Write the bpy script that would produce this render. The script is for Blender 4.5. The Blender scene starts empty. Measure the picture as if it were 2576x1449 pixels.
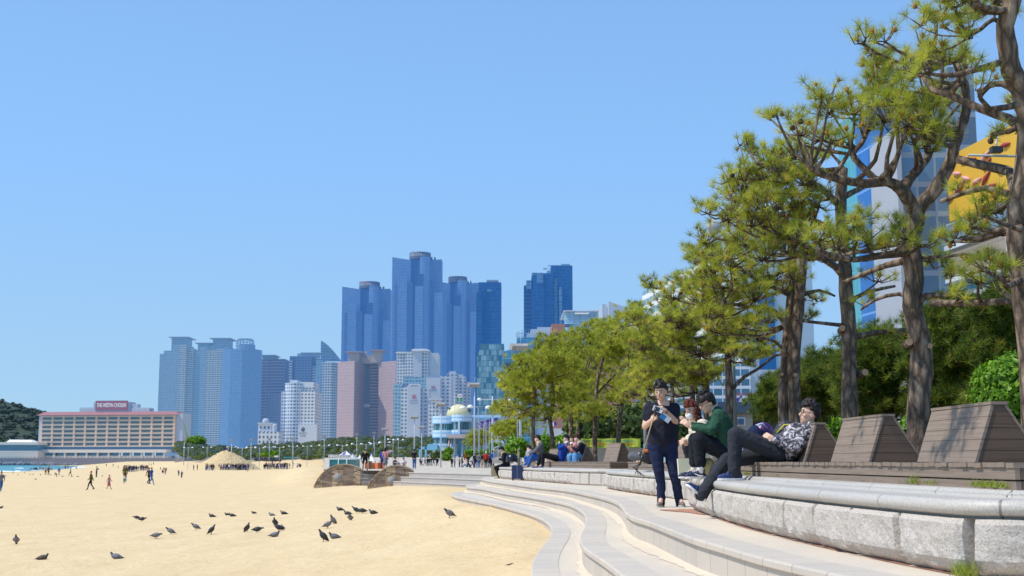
import bpy, bmesh, math, random
import numpy as np
from mathutils import Vector, Matrix, noise as mnoise
from mathutils.geometry import tessellate_polygon
R = math.radians
rnd = random.Random(7)
SC = bpy.context.scene
COL = SC.collection
# ---------------------------------------------------------------- camera
FPX, HOR, ZC = 3220.0, 1161.0, 2.15          # focal length, horizon row (of a 2576x1449 frame), eye height
PITCH = math.atan((HOR - 724.5) / FPX)
CP, SP = math.cos(PITCH), math.sin(PITCH)
cam_d = bpy.data.cameras.new('camera'); cam = bpy.data.objects.new('camera', cam_d); COL.objects.link(cam)
cam.location = (0, 0, ZC); cam.rotation_euler = (math.pi / 2 + PITCH, 0, 0)
cam_d.sensor_width = 36; cam_d.lens = FPX / 2576 * 36; cam_d.clip_start = 0.1; cam_d.clip_end = 20000
SC.camera = cam
cam_d.dof.use_dof = True; cam_d.dof.focus_distance = 16.0; cam_d.dof.aperture_fstop = 5.0
def ray(u, v):
    a = (u - 1288) / FPX; b = (724.5 - v) / FPX
    return a, CP - b * SP, SP + b * CP
def P(u, v, Y):
    x, y, z = ray(u, v); return Vector((x / y * Y, Y, ZC + z / y * Y))
def G(u, v, z):
    x, y, dz = ray(u, v); t = (z - ZC) / dz; return Vector((x * t, y * t, z))
def lerp(a, b, t): return a + (b - a) * t
def sstep(a, b, x):
    t = min(1, max(0, (x - a) / (b - a))); return t * t * (3 - 2 * t)
# ---------------------------------------------------------------- objects
def tag(o, label=None, cat=None, group=None, kind=None):
    if label: o['label'] = label
    if cat: o['category'] = cat
    if group: o['group'] = group
    if kind: o['kind'] = kind
    return o
def thing(name, label, cat, loc=(0, 0, 0), group=None, rz=0):
    o = bpy.data.objects.new(name, None); COL.objects.link(o); o.empty_display_size = .2
    o.location = loc; o.rotation_euler = (0, 0, rz)
    return tag(o, label, cat, group)
def kids(o, cache={}):
    return [c for c in o.children]
def copy_tree(o, parent=None, dx=None):
    c = o.copy(); COL.objects.link(c); c.parent = parent
    for ch in o.children: copy_tree(ch, c)
    return c
def put(o, loc, rz=0, s=1.0, label=None, group=None):
    o.location = loc; o.rotation_euler = (0, 0, rz); o.scale = (s, s, s)
    if label: o['label'] = label
    if group: o['group'] = group
    return o
def woff(o):
    v = Vector((0, 0, 0))
    while o is not None: v += o.location; o = o.parent
    return v
class MB:
    def __init__(s): s.v = []; s.f = []; s.m = []; s.sm = []; s.uv = {}
    def add(s, V, F, mat=0, smooth=False, uvs=None):
        b = len(s.v); s.v.extend([tuple(p) for p in V])
        for i, f in enumerate(F):
            if uvs is not None: s.uv[len(s.f)] = uvs[i]
            s.f.append([b + k for k in f]); s.m.append(mat); s.sm.append(smooth)
        return s
    def hexa(s, p, mat=0):   # 8 points: bottom 4 ccw, top 4 ccw
        return s.add(p, [(3, 2, 1, 0), (4, 5, 6, 7), (0, 1, 5, 4), (1, 2, 6, 5), (2, 3, 7, 6), (3, 0, 4, 7)], mat)
    def box(s, x0, x1, y0, y1, z0, z1, mat=0):
        return s.hexa([(x0, y0, z0), (x1, y0, z0), (x1, y1, z0), (x0, y1, z0), (x0, y0, z1), (x1, y0, z1), (x1, y1, z1), (x0, y1, z1)], mat)
    def obox(s, c, ax, sx, sy, z0, z1, mat=0, cx=0, cy=0):   # rotated box about c, angle ax, centre offset in local axes
        ca, sa = math.cos(ax), math.sin(ax)
        q = []
        for z in (z0, z1):
            for a, b in ((-1, -1), (1, -1), (1, 1), (-1, 1)):
                lx, ly = cx + a * sx / 2, cy + b * sy / 2
                q.append((c[0] + ca * lx - sa * ly, c[1] + sa * lx + ca * ly, z))
        return s.hexa(q, mat)
    def prism(s, poly, z0, z1, mat=0, smooth=False):
        n = len(poly)
        V = [(p[0], p[1], z0) for p in poly] + [(p[0], p[1], z1) for p in poly]
        s.add(V, [(i, (i + 1) % n, n + (i + 1) % n, n + i) for i in range(n)], mat, smooth)
        t = tessellate_polygon([[Vector((p[0], p[1], 0)) for p in poly]])
        area = sum(poly[i][0] * poly[(i + 1) % n][1] - poly[(i + 1) % n][0] * poly[i][1] for i in range(n))
        F = []
        for a, b, c in t:
            A, B, C_ = poly[a], poly[b], poly[c]
            if (B[0] - A[0]) * (C_[1] - A[1]) - (B[1] - A[1]) * (C_[0] - A[0]) < 0: b, c = c, b
            F.append((n + a, n + b, n + c))
        s.add(V, F, mat)
        s.add(V, [tuple(k - n for k in reversed(f)) for f in F], mat)
        return s
    def extr(s, poly3, d, mat=0):     # planar convex polygon extruded by vector d
        n = len(poly3); d = Vector(d); A = [Vector(p) for p in poly3]
        V = A + [p + d for p in A]
        return s.add(V, [tuple(range(n - 1, -1, -1)), tuple(range(n, 2 * n))] + [(i, (i + 1) % n, n + (i + 1) % n, n + i) for i in range(n)], mat)
    def tube(s, pts, rad, n=6, mat=0, smooth=True, sq=(1, 1)):
        pts = [Vector(p) for p in pts]
        if not hasattr(rad, '__len__'): rad = [rad] * len(pts)
        V = []; up = None
        for i, p in enumerate(pts):
            t = (pts[min(i + 1, len(pts) - 1)] - pts[max(i - 1, 0)])
            if t.length < 1e-9: t = Vector((0, 0, 1))
            t.normalize()
            if up is None: up = Vector((0, 1, 0)) if abs(t.y) < .9 else Vector((1, 0, 0))
            a = (up - t * up.dot(t)); a.normalize(); b = t.cross(a); up = a
            for k in range(n):
                w = 2 * math.pi * k / n
                V.append(p + (a * math.cos(w) * sq[0] + b * math.sin(w) * sq[1]) * rad[i])
        F = []
        for i in range(len(pts) - 1):
            for k in range(n):
                F.append((i * n + k, i * n + (k + 1) % n, (i + 1) * n + (k + 1) % n, (i + 1) * n + k))
        F.append(tuple(range(n - 1, -1, -1))); F.append(tuple((len(pts) - 1) * n + k for k in range(n)))
        return s.add(V, F, mat, smooth)
    def lathe(s, prof, n=16, c=(0, 0, 0), mat=0, smooth=True, a0=0, a1=2 * math.pi):
        full = abs(a1 - a0 - 2 * math.pi) < 1e-6; m = n if full else n + 1
        V = []
        for r, z in prof:
            for k in range(m):
                w = a0 + (a1 - a0) * k / n
                V.append((c[0] + r * math.cos(w), c[1] + r * math.sin(w), c[2] + z))
        F = []
        for i in range(len(prof) - 1):
            for k in range(n):
                k2 = (k + 1) % m
                F.append((i * m + k, i * m + k2, (i + 1) * m + k2, (i + 1) * m + k))
        return s.add(V, F, mat, smooth)
    def ball(s, c, r, nu=10, nv=7, mat=0, rot=None):
        if not hasattr(r, '__len__'): r = (r, r, r)
        V = [Vector((0, 0, -r[2]))]
        for j in range(1, nv):
            t = math.pi * j / nv - math.pi / 2
            for k in range(nu):
                w = 2 * math.pi * k / nu
                V.append(Vector((r[0] * math.cos(t) * math.cos(w), r[1] * math.cos(t) * math.sin(w), r[2] * math.sin(t))))
        V.append(Vector((0, 0, r[2])))
        if rot is not None: V = [rot @ p for p in V]
        V = [p + Vector(c) for p in V]
        F = [(0, 1 + (k + 1) % nu, 1 + k) for k in range(nu)]
        for j in range(nv - 2):
            for k in range(nu):
                F.append((1 + j * nu + k, 1 + j * nu + (k + 1) % nu, 1 + (j + 1) * nu + (k + 1) % nu, 1 + (j + 1) * nu + k))
        L = len(V) - 1; o = 1 + (nv - 2) * nu
        F += [(L, o + k, o + (k + 1) % nu) for k in range(nu)]
        return s.add(V, F, mat, True)
    def mesh(s, name):
        me = bpy.data.meshes.new(name); me.from_pydata([tuple(p) for p in s.v], [], s.f)
        me.polygons.foreach_set('material_index', s.m); me.polygons.foreach_set('use_smooth', s.sm)
        uv = me.uv_layers.new(name='uv').data
        for pi, p in enumerate(me.polygons):
            if pi in s.uv:
                for li, q in zip(p.loop_indices, s.uv[pi]): uv[li].uv = q
                continue
            n = p.normal
            if abs(n.z) > .75:
                for li in p.loop_indices:
                    c = me.vertices[me.loops[li].vertex_index].co; uv[li].uv = (c.x, c.y)
            else:
                l = math.hypot(n.x, n.y) or 1; tx, ty = -n.y / l, n.x / l
                for li in p.loop_indices:
                    c = me.vertices[me.loops[li].vertex_index].co; uv[li].uv = (c.x * tx + c.y * ty, c.z)
        me.update(); return me
    def build(s, name, mats, parent=None, label=None, cat=None, group=None, kind=None):
        me = s.mesh(name)
        for m in (mats if isinstance(mats, (list, tuple)) else [mats]): me.materials.append(m)
        return link(name, me, parent, label, cat, group, kind)
def link(name, me, parent=None, label=None, cat=None, group=None, kind=None):
    o = bpy.data.objects.new(name, me); COL.objects.link(o)
    if parent is not None: o.location = -woff(parent); o.parent = parent
    return tag(o, label, cat, group, kind)
# ---------------------------------------------------------------- materials
MATS = {}
def newmat(name):
    m = bpy.data.materials.new(name); m.use_nodes = True
    nt = m.node_tree; b = nt.nodes['Principled BSDF']; return m, nt, b
def nd(nt, typ, **kw):
    n = nt.nodes.new(typ)
    for k, v in kw.items():
        if k.startswith('i_'):
            key = k[2:]; n.inputs[int(key) if key.isdigit() else key].default_value = v
        else: setattr(n, k, v)
    return n
def mth(nt, op, a, b=None, c=None):
    n = nt.nodes.new('ShaderNodeMath'); n.operation = op
    for i, x in enumerate((a, b, c)):
        if x is None: continue
        if isinstance(x, (int, float)): n.inputs[i].default_value = x
        else: nt.links.new(x, n.inputs[i])
    return n.outputs[0]
def mixc(nt, f, a, b, typ='MIX'):
    n = nt.nodes.new('ShaderNodeMix'); n.data_type = 'RGBA'; n.blend_type = typ
    for i, x in ((0, f), (6, a), (7, b)):
        if isinstance(x, (int, float)): n.inputs[i].default_value = x
        elif isinstance(x, tuple): n.inputs[i].default_value = x if len(x) == 4 else (*x, 1)
        else: nt.links.new(x, n.inputs[i])
    return n.outputs[2]
def ramp(nt, f, stops):
    n = nt.nodes.new('ShaderNodeValToRGB'); e = n.color_ramp.elements
    while len(e) < len(stops): e.new(.5)
    for k, (p, c) in enumerate(stops): e[k].position = p; e[k].color = (*c, 1) if len(c) == 3 else c
    nt.links.new(f, n.inputs[0]); return n.outputs[0]
def noise(nt, scale, detail=4, rough=.55, vec=None, dist=0):
    n = nd(nt, 'ShaderNodeTexNoise'); n.inputs['Scale'].default_value = scale; n.inputs['Detail'].default_value = detail
    n.inputs['Roughness'].default_value = rough; n.inputs['Distortion'].default_value = dist
    if vec is None:
        tc = nt.nodes.new('ShaderNodeTexCoord'); vec = tc.outputs['Object']
    nt.links.new(vec, n.inputs['Vector']); return n.outputs['Fac']
def scaled(nt, sx, sy, sz, src='Object'):
    tc = nt.nodes.new('ShaderNodeTexCoord'); mp = nt.nodes.new('ShaderNodeMapping')
    mp.inputs['Scale'].default_value = (sx, sy, sz); nt.links.new(tc.outputs[src], mp.inputs[0]); return mp.outputs[0]
def bump(nt, b, h, strength=.3, dist=.02):
    n = nt.nodes.new('ShaderNodeBump'); n.inputs['Strength'].default_value = strength; n.inputs['Distance'].default_value = dist
    nt.links.new(h, n.inputs['Height']); nt.links.new(n.outputs[0], b.inputs['Normal'])
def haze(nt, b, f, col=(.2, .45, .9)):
    """air light before a far building, mixed into its material as an even glow"""
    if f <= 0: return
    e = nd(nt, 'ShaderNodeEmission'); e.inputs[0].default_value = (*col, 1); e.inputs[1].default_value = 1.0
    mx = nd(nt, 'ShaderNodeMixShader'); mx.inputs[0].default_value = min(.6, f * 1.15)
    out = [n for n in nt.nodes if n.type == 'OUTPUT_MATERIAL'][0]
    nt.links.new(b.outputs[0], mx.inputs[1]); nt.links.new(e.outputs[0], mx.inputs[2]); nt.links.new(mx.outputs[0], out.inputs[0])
def plain(name, col, rough=.6, var=.12, sc=6, hz=0, metal=0, bmp=0, spec=.5, hzc=(.2, .45, .9)):
    key = ('p', name)
    if key in MATS: return MATS[key]
    m, nt, b = newmat(name)
    c2 = tuple(min(1, x * (1 + var)) for x in col); c1 = tuple(x * (1 - var) for x in col)
    f = noise(nt, sc)
    nt.links.new(mixc(nt, f, c1, c2), b.inputs['Base Color'])
    b.inputs['Roughness'].default_value = rough; b.inputs['Metallic'].default_value = metal; b.inputs['Specular IOR Level'].default_value = spec
    if bmp: bump(nt, b, noise(nt, sc * 6), bmp)
    haze(nt, b, hz, hzc); MATS[key] = m; return m
def facade(name, wall, glass, cw=3.0, ch=3.2, wx=(.15, .85), wy=(.25, .85), hz=0, glass2=None, hzc=(.2, .45, .9), rough=.15, mull=None, var=.5, wall2=None, metal=0.0):
    m, nt, b = newmat(name)
    tc = nt.nodes.new('ShaderNodeUVMap'); sx = nt.nodes.new('ShaderNodeSeparateXYZ'); nt.links.new(tc.outputs[0], sx.inputs[0])
    u = mth(nt, 'DIVIDE', sx.outputs[0], cw); v = mth(nt, 'DIVIDE', sx.outputs[1], ch)
    fu = mth(nt, 'FRACT', u); fv = mth(nt, 'FRACT', v); iu = mth(nt, 'FLOOR', u); iv = mth(nt, 'FLOOR', v)
    def between(f, a, c): return mth(nt, 'MULTIPLY', mth(nt, 'GREATER_THAN', f, a), mth(nt, 'LESS_THAN', f, c))
    mask = mth(nt, 'MULTIPLY', between(fu, *wx), between(fv, *wy))
    cx = nt.nodes.new('ShaderNodeCombineXYZ'); nt.links.new(iu, cx.inputs[0]); nt.links.new(iv, cx.inputs[1])
    wn = nt.nodes.new('ShaderNodeTexWhiteNoise'); wn.noise_dimensions = '2D'; nt.links.new(cx.outputs[0], wn.inputs[0])
    g2 = glass2 or tuple(x * (1 - var) for x in glass)
    gc = mixc(nt, wn.outputs[0], glass, g2)
    if mull:
        mm = mth(nt, 'LESS_THAN', mth(nt, 'FRACT', mth(nt, 'MULTIPLY', fu, mull)), .12)
        gc = mixc(nt, mm, gc, wall)
    big = noise(nt, .02, 3)
    wc = mixc(nt, big, tuple(x * .9 for x in wall), wall2 or tuple(min(1, x * 1.08) for x in wall))
    nt.links.new(mixc(nt, mask, wc, gc), b.inputs['Base Color'])
    nt.links.new(mth(nt, 'MULTIPLY_ADD', mask, rough - .75, .75), b.inputs['Roughness'])
    if metal: nt.links.new(mth(nt, 'MULTIPLY', mask, metal), b.inputs['Metallic'])
    haze(nt, b, hz, hzc)
    return m
def granite(name, base=(.5, .49, .48), joint=1.0, hj=None, jw=.006, speck=220, sandy=0.0, rough=.7):
    m, nt, b = newmat(name)
    s1 = noise(nt, speck, 2, .8); s2 = noise(nt, 1.6, 5)
    c = ramp(nt, s1, [(.32, tuple(x * .42 for x in base)), (.5, base), (.66, tuple(min(1, x * 1.22) for x in base))])
    c = mixc(nt, mth(nt, 'MULTIPLY', s2, .55), c, tuple(x * .8 for x in (base[0], base[1] * .97, base[2] * .92)))
    if sandy:
        sd = noise(nt, 1.1, 6, .7, vec=scaled(nt, 1, .45, 1)); sd = mth(nt, 'MULTIPLY', mth(nt, 'SMOOTHSTEP', sd, .40, .75) if False else mth(nt, 'MULTIPLY', mth(nt, 'SUBTRACT', sd, .35), 3.0), sandy)
        cl = nt.nodes.new('ShaderNodeClamp'); nt.links.new(sd, cl.inputs[0])
        c = mixc(nt, cl.outputs[0], c, (.74, .62, .43))
    if joint:
        uv = nt.nodes.new('ShaderNodeUVMap'); sx = nt.nodes.new('ShaderNodeSeparateXYZ'); nt.links.new(uv.outputs[0], sx.inputs[0])
        j = mth(nt, 'LESS_THAN', mth(nt, 'FRACT', mth(nt, 'DIVIDE', sx.outputs[0], joint)), jw / joint)
        if hj: j = mth(nt, 'MAXIMUM', j, mth(nt, 'LESS_THAN', mth(nt, 'FRACT', mth(nt, 'DIVIDE', sx.outputs[1], hj)), jw / hj))
        c = mixc(nt, mth(nt, 'MULTIPLY', j, .75), c, (.09, .08, .07))
        idx = mth(nt, 'FLOOR', mth(nt, 'DIVIDE', sx.outputs[0], joint)); wn = nt.nodes.new('ShaderNodeTexWhiteNoise'); wn.noise_dimensions = '1D'
        nt.links.new(idx, wn.inputs['W']); c = mixc(nt, mth(nt, 'MULTIPLY', wn.outputs[0], .22), c, (.3, .29, .28))
    nt.links.new(c, b.inputs['Base Color']); b.inputs['Roughness'].default_value = rough
    bump(nt, b, s1, .15, .004); return m
def planks(name, base=(.26, .2, .15), pw=.12, axis=1, rough=.75):
    """weathered timber; uv.x runs along the grain"""
    m, nt, b = newmat(name)
    tc = nt.nodes.new('ShaderNodeUVMap'); mp = nt.nodes.new('ShaderNodeMapping'); mp.inputs['Scale'].default_value = (1.5, 55, 1); nt.links.new(tc.outputs[0], mp.inputs[0])
    g = noise(nt, 1, 4, .6, vec=mp.outputs[0], dist=.6); big = noise(nt, 2.2, 3)
    c = ramp(nt, g, [(.25, tuple(x * .55 for x in base)), (.5, base), (.8, tuple(x * 1.35 for x in base))])
    c = mixc(nt, mth(nt, 'MULTIPLY', big, .5), c, (base[0] * 1.15, base[1] * 1.2, base[2] * 1.3))
    nt.links.new(c, b.inputs['Base Color']); b.inputs['Roughness'].default_value = rough; b.inputs['Specular IOR Level'].default_value = .25
    bump(nt, b, g, .25, .004); return m
# ---------------------------------------------------------------- daylight
SUN_EL, SUN_AZ = R(57), R(197)      # azimuth of the direction TO the sun, ccw from +X : left of the view, a touch behind
w = bpy.data.worlds.new('World'); SC.world = w; w.use_nodes = True
wn = w.node_tree; bg = wn.nodes['Background']
sky = wn.nodes.new('ShaderNodeTexSky'); sky.sky_type = 'NISHITA'; sky.sun_disc = False
sky.sun_elevation = SUN_EL; sky.sun_rotation = math.pi / 2 - SUN_AZ
sky.altitude = 0; sky.air_density = 1.0; sky.dust_density = .1; sky.ozone_density = 1.0
tcw = wn.nodes.new('ShaderNodeTexCoord'); sxw = wn.nodes.new('ShaderNodeSeparateXYZ'); cxw = wn.nodes.new('ShaderNodeCombineXYZ')
wn.links.new(tcw.outputs['Generated'], sxw.inputs[0]); wn.links.new(mth(wn, 'MULTIPLY', sxw.outputs[0], .35), cxw.inputs[0]); wn.links.new(sxw.outputs[1], cxw.inputs[1])
wn.links.new(mth(wn, 'MULTIPLY_ADD', mth(wn, 'MAXIMUM', sxw.outputs[2], -.02), .55, .22), cxw.inputs[2]); wn.links.new(cxw.outputs[0], sky.inputs[0])   # clear spring air: no haze band at the horizon
hs = wn.nodes.new('ShaderNodeHueSaturation'); hs.inputs['Saturation'].default_value = 1.0; hs.inputs['Value'].default_value = 1.0
lowf = mth(wn, 'SUBTRACT', 1.0, mth(wn, 'MULTIPLY', mth(wn, 'MAXIMUM', sxw.outputs[2], 0.0), 4.5)); lowc = wn.nodes.new('ShaderNodeClamp'); wn.links.new(lowf, lowc.inputs[0])
tint = mixc(wn, 1.0, sky.outputs[0], mixc(wn, lowc.outputs[0], (1.20, 1.45, 1.56), (1.27, 1.28, 1.09)), 'MULTIPLY')
wn.links.new(tint, hs.inputs['Color']); wn.links.new(hs.outputs[0], bg.inputs[0]); bg.inputs[1].default_value = .15
sd_ = bpy.data.lights.new('sun', 'SUN'); sun = bpy.data.objects.new('sun', sd_); COL.objects.link(sun)
sd_.energy = 4.3; sd_.angle = R(.53); sd_.color = (1, .94, .84)
sv = Vector((math.cos(SUN_EL) * math.cos(SUN_AZ), math.cos(SUN_EL) * math.sin(SUN_AZ), math.sin(SUN_EL)))
sun.rotation_euler = sv.to_track_quat('Z', 'Y').to_euler()
SC.view_settings.view_transform = 'Standard'; SC.view_settings.look = 'None'; SC.view_settings.exposure = 0; SC.view_settings.gamma = 1
SC.cycles.max_bounces = 6; SC.cycles.transparent_max_bounces = 8; SC.cycles.use_denoising = True; SC.cycles.caustics_reflective = False; SC.cycles.caustics_refractive = False
# ================================================================ ground
T = 1.53                       # promenade level
BND = [(0, 1.2), (11, .2), (25, 0), (41, -2.2), (55, -4.0), (65, -3.4), (75, -7), (95, -14.9), (130, -22), (200, -38), (400, -60), (1000, -230), (5000, -1500)]
def bnd(y):
    if y <= BND[0][0]: return BND[0][1]
    for (a, xa), (b, xb) in zip(BND, BND[1:]):
        if y <= b: return lerp(xa, xb, (y - a) / (b - a))
    return BND[-1][1]
def sand_z(x, y):
    d = max(0.0, bnd(y) - x)
    A = .82 + .22 * sstep(13, 32, y) - .19 * sstep(46, 62, y) - .55 * sstep(64, 105, y)
    z = A * math.exp(-d / 4.6) - .5 * (1 - math.exp(-d / 25))
    a = x / max(y, 1)
    z += 2.7 * (sstep(430, 900, y) * sstep(-.34, -.29, a) * (1 - sstep(-.29, -.25, a)) + sstep(392, 455, y) * sstep(-.29, -.25, a))
    if y > 100: z = lerp(z, T - .1 - .4 * sstep(85, 250, y), sstep(-.185, -.158, a) * sstep(100, 130, y) * (1 - sstep(270, 330, y)))
    + 3.2 * sstep(930, 1000, y) * (1 - sstep(-.34, -.29, a))
    return z
def GS(u, v):
    z = 0
    for _ in range(25):
        p = G(u, v, min(z, ZC - .05)); z = lerp(z, sand_z(p.x, p.y), .6)
    p = G(u, v, z); return Vector((p.x, p.y, sand_z(p.x, p.y)))
rows = [-8 + 1.2 * k for k in range(10)] + [4 * (1400 / 4) ** (k / 250) for k in range(251)] + [2500, 6000]
cols = [-1.3 + 2.0 * k / 330 for k in range(331)]
V = []; F = []
for y in rows:
    for a in cols:
        x = a * (y + 14)
        z = sand_z(x, y)
        if -8 < y < 120:
            k = sstep(0, 1.5, bnd(y) - x)
            q = mnoise.fractal(Vector((x * .55, y * .35, 0)), .7, 2.1, 4)
            d0 = bnd(y) - x
            z += q * (.03 + .05 * math.exp(-((d0 - .6) / 1.2) ** 2)) + .012 * mnoise.noise(Vector((x * 2.3, y * 1.4, 3)))
        V.append((x, y, z))
nc = len(cols)
for j in range(len(rows) - 1):
    for i in range(nc - 1): F.append((j * nc + i, j * nc + i + 1, (j + 1) * nc + i + 1, (j + 1) * nc + i))
m, nt, b = newmat('sand')
n1 = noise(nt, .7, 6, .65, vec=scaled(nt, 1, .6, 1)); n2 = noise(nt, 9, 5, .7); n3 = noise(nt, 140, 2, .8); n4 = noise(nt, .12, 4, .6)
c = ramp(nt, n1, [(.3, (.63, .47, .26)), (.5, (.70, .53, .305)), (.72, (.75, .585, .355))])
c = mixc(nt, mth(nt, 'MULTIPLY', n4, .45), c, (.70, .54, .31))
dk = ramp(nt, n2, [(.30, (1, 1, 1)), (.42, (0, 0, 0))]); c = mixc(nt, mth(nt, 'MULTIPLY', dk, .22), c, (.42, .30, .16))
dd = ramp(nt, noise(nt, 3.2, 8, .8), [(.26, (1, 1, 1)), (.315, (0, 0, 0))]); c = mixc(nt, mth(nt, 'MULTIPLY', dd, .55), c, (.25, .16, .08))
c = mixc(nt, mth(nt, 'MULTIPLY', n3, .18), c, (.42, .31, .17))
nt.links.new(c, b.inputs['Base Color']); b.inputs['Roughness'].default_value = .95; b.inputs['Specular IOR Level'].default_value = .1
hgt = mth(nt, 'ADD', mth(nt, 'MULTIPLY', n2, .8), mth(nt, 'MULTIPLY', n1, 1.6)); hgt = mth(nt, 'ADD', hgt, mth(nt, 'MULTIPLY', n3, .12)); hgt = mth(nt, 'ADD', hgt, mth(nt, 'MULTIPLY', noise(nt, 2.6, 3, .6), 2.2))
bump(nt, b, hgt, .6, .065)
M_SAND = m
sm = MB(); sm.add(V, F, 0, True)
sm.build('sand', M_SAND, kind='structure')
# land under the town, far behind the beach
M_LAND = plain('town ground', (.2, .2, .18), .9)
MB().box(-3500, 3500, 1420, 9000, -3, -2.5).build('terrain', M_LAND, kind='structure')
# sea in the bay at the left
m, nt, b = newmat('sea water')
n1 = noise(nt, .06, 5, .6, vec=scaled(nt, .5, .25, 1)); n2 = noise(nt, .6, 4)
nt.links.new(ramp(nt, n1, [(.35, (.01, .17, .2)), (.65, (.03, .33, .32))]), b.inputs['Base Color'])
b.inputs['Roughness'].default_value = .25; bump(nt, b, n2, .5, .3)
SEAZ = -.44
shore = [(-700, 1204), (-200, 1191), (0, 1187.3), (40, 1186.6), (90, 1184), (140, 1181), (200, 1177), (240, 1174.2), (215, 1172.6), (130, 1171), (60, 1170.2), (-200, 1169.3), (-700, 1168.8)]
sp = [G(u, v, SEAZ) for u, v in shore]
MB().prism([(p.x, p.y) for p in sp], SEAZ - .3, SEAZ).build('sea', m, kind='structure')
# surf: irregular white strips lying on the water along the shore
M_FOAM = plain('sea foam', (.85, .87, .87), .9, .05, .5)
def foam(line, wpx):
    mb = MB(); A = []; B_ = []
    n = 40
    for k in range(n + 1):
        t = k / n * (len(line) - 1); i = min(int(t), len(line) - 2); f = t - i
        u = lerp(line[i][0], line[i + 1][0], f); v = lerp(line[i][1], line[i + 1][1], f)
        h = wpx * (.25 + .9 * abs(mnoise.noise(Vector((u * .03, v, wpx)))) + .3 * rnd.random()) * math.sin(math.pi * min(1, max(.05, k / n * 3, ) if k < n / 3 else (1 - k / n) * 3 if k > 2 * n / 3 else 1) / 2 + .01)
        A.append(G(u, v, SEAZ + .03)); B_.append(G(u, v - h, SEAZ + .03))
    for p in A + B_: p.z = SEAZ + .05
    mb.add(A + B_, [(k, k + 1, n + 2 + k, n + 1 + k) for k in range(n)])
    return mb
for k, (ln, wp) in enumerate([([(-200, 1191.4), (0, 1187.6), (40, 1186.9), (70, 1185.5)], 5), ([(75, 1185), (90, 1184.3), (140, 1181.4)], 1.8), ([(170, 1179.5), (200, 1177.3), (242, 1174.4)], 3.2), ([(190, 1174.6), (205, 1174.2), (222, 1173.6)], 1.6), ([(35, 1178.6), (50, 1178.4), (62, 1178.8)], 2.2), ([(185, 1175.4), (200, 1175.2), (215, 1175.2)], 2.2)]):
    foam(ln, wp).build('surf', M_FOAM, kind='structure')
# promenade pavement: one sheet with the outline of the upper step, rising gently far away
M_GR_STEP = granite('step granite', (.60, .525, .445), .55, jw=.010, speck=260, sandy=.25)
M_TREAD = granite('sandy tread granite', (.62, .545, .46), 0, sandy=.6)
M_PAVE = granite('promenade paving', (.47, .415, .35), .6, .6, .012, sandy=.8)
def zz7(x, y): return 1073.3 + x * .2864, 1073.3 + y * .2864     # readings taken on enlarged views
S1 = [zz7(x, y) for x, y in [(560, 438), (520, 441), (492, 446), (480, 455), (500, 463), (560, 475), (700, 492), (830, 508), (960, 525), (1200, 548), (1400, 585), (1560, 620), (1660, 655), (1715, 700), (1737, 740)]] + [(1571, 1287), (1592, 1300), (1633, 1312), (1702, 1338), (1752, 1356), (1817, 1374), (1903, 1399), (2015, 1424.5), (2129, 1449), (2330, 1490), (2700, 1570), (3400, 1700)]
S2 = [zz7(x, y) for x, y in [(440, 499), (400, 503), (365, 509), (345, 520), (375, 530), (480, 540), (660, 575), (900, 610), (1100, 645), (1250, 680), (1340, 725), (1388, 775), (1396, 830), (1375, 895), (1345, 955), (1345, 1005), (1380, 1060), (1450, 1110), (1550, 1175), (1640, 1240), (1720, 1305)]] + [(1640, 1500), (1800, 1580), (2100, 1700), (2800, 1950)]
S3 = [zz7(x, y) for x, y in [(345, 566), (300, 569), (245, 577), (212, 592), (250, 612), (330, 630), (450, 652), (600, 682), (760, 722), (900, 762), (1000, 802), (1060, 842), (1092, 885), (1095, 930), (1062, 990), (1012, 1050), (962, 1115), (930, 1180), (919, 1240), (920, 1305)]] + [(1345, 1490), (1380, 1560), (1460, 1660), (1700, 1850), (2300, 2200)]
def smooth_line(pts, step=.12, it=3):
    L = [Vector((p.x, p.y)) for p in pts]
    out = []
    for i in range(len(L) - 1):           # Catmull-Rom, resampled by arc length
        p0 = L[max(i - 1, 0)]; p1 = L[i]; p2 = L[i + 1]; p3 = L[min(i + 2, len(L) - 1)]
        n = max(2, int((p2 - p1).length / step))
        for k in range(n):
            t = k / n
            out.append(.5 * ((2 * p1) + (p2 - p0) * t + (2 * p0 - 5 * p1 + 4 * p2 - p3) * t * t + (3 * p1 - p0 - 3 * p2 + p3) * t ** 3))
    out.append(L[-1])
    for _ in range(it):
        out = [out[0]] + [(out[i - 1] + out[i] * 2 + out[i + 1]) / 4 for i in range(1, len(out) - 1)] + [out[-1]]
    return out
def normals(L):       # towards the left of the direction far->near reversed: outward = sand side
    N = []
    for i in range(len(L)):
        t = L[min(i + 1, len(L) - 1)] - L[max(i - 1, 0)]; t.normalize(); N.append(Vector((t.y, -t.x)))
    return N
def sweep(mb, L, N, prof, mat=0, smooth=False, dz=None):
    """profile = [(outward, z)...] from the back over the top to the foot; uv.x = arc length"""
    V = []; s = 0; S = []
    for i, p in enumerate(L):
        if i: s += (p - L[i - 1]).length
        S.append(s)
        for o, z in prof: V.append((p.x + N[i].x * o, p.y + N[i].y * o, z + (dz[i] if dz else 0)))
    n = len(prof); F = []; U = []
    q = [0]
    for k in range(1, n): q.append(q[-1] + math.hypot(prof[k][0] - prof[k - 1][0], prof[k][1] - prof[k - 1][1]))
    for i in range(len(L) - 1):
        for k in range(n - 1):
            F.append((i * n + k, i * n + k + 1, (i + 1) * n + k + 1, (i + 1) * n + k))
            U.append([(S[i], q[k]), (S[i], q[k + 1]), (S[i + 1], q[k + 1]), (S[i + 1], q[k])])
    mb.add(V, F, mat, smooth, U)
    return mb
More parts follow.
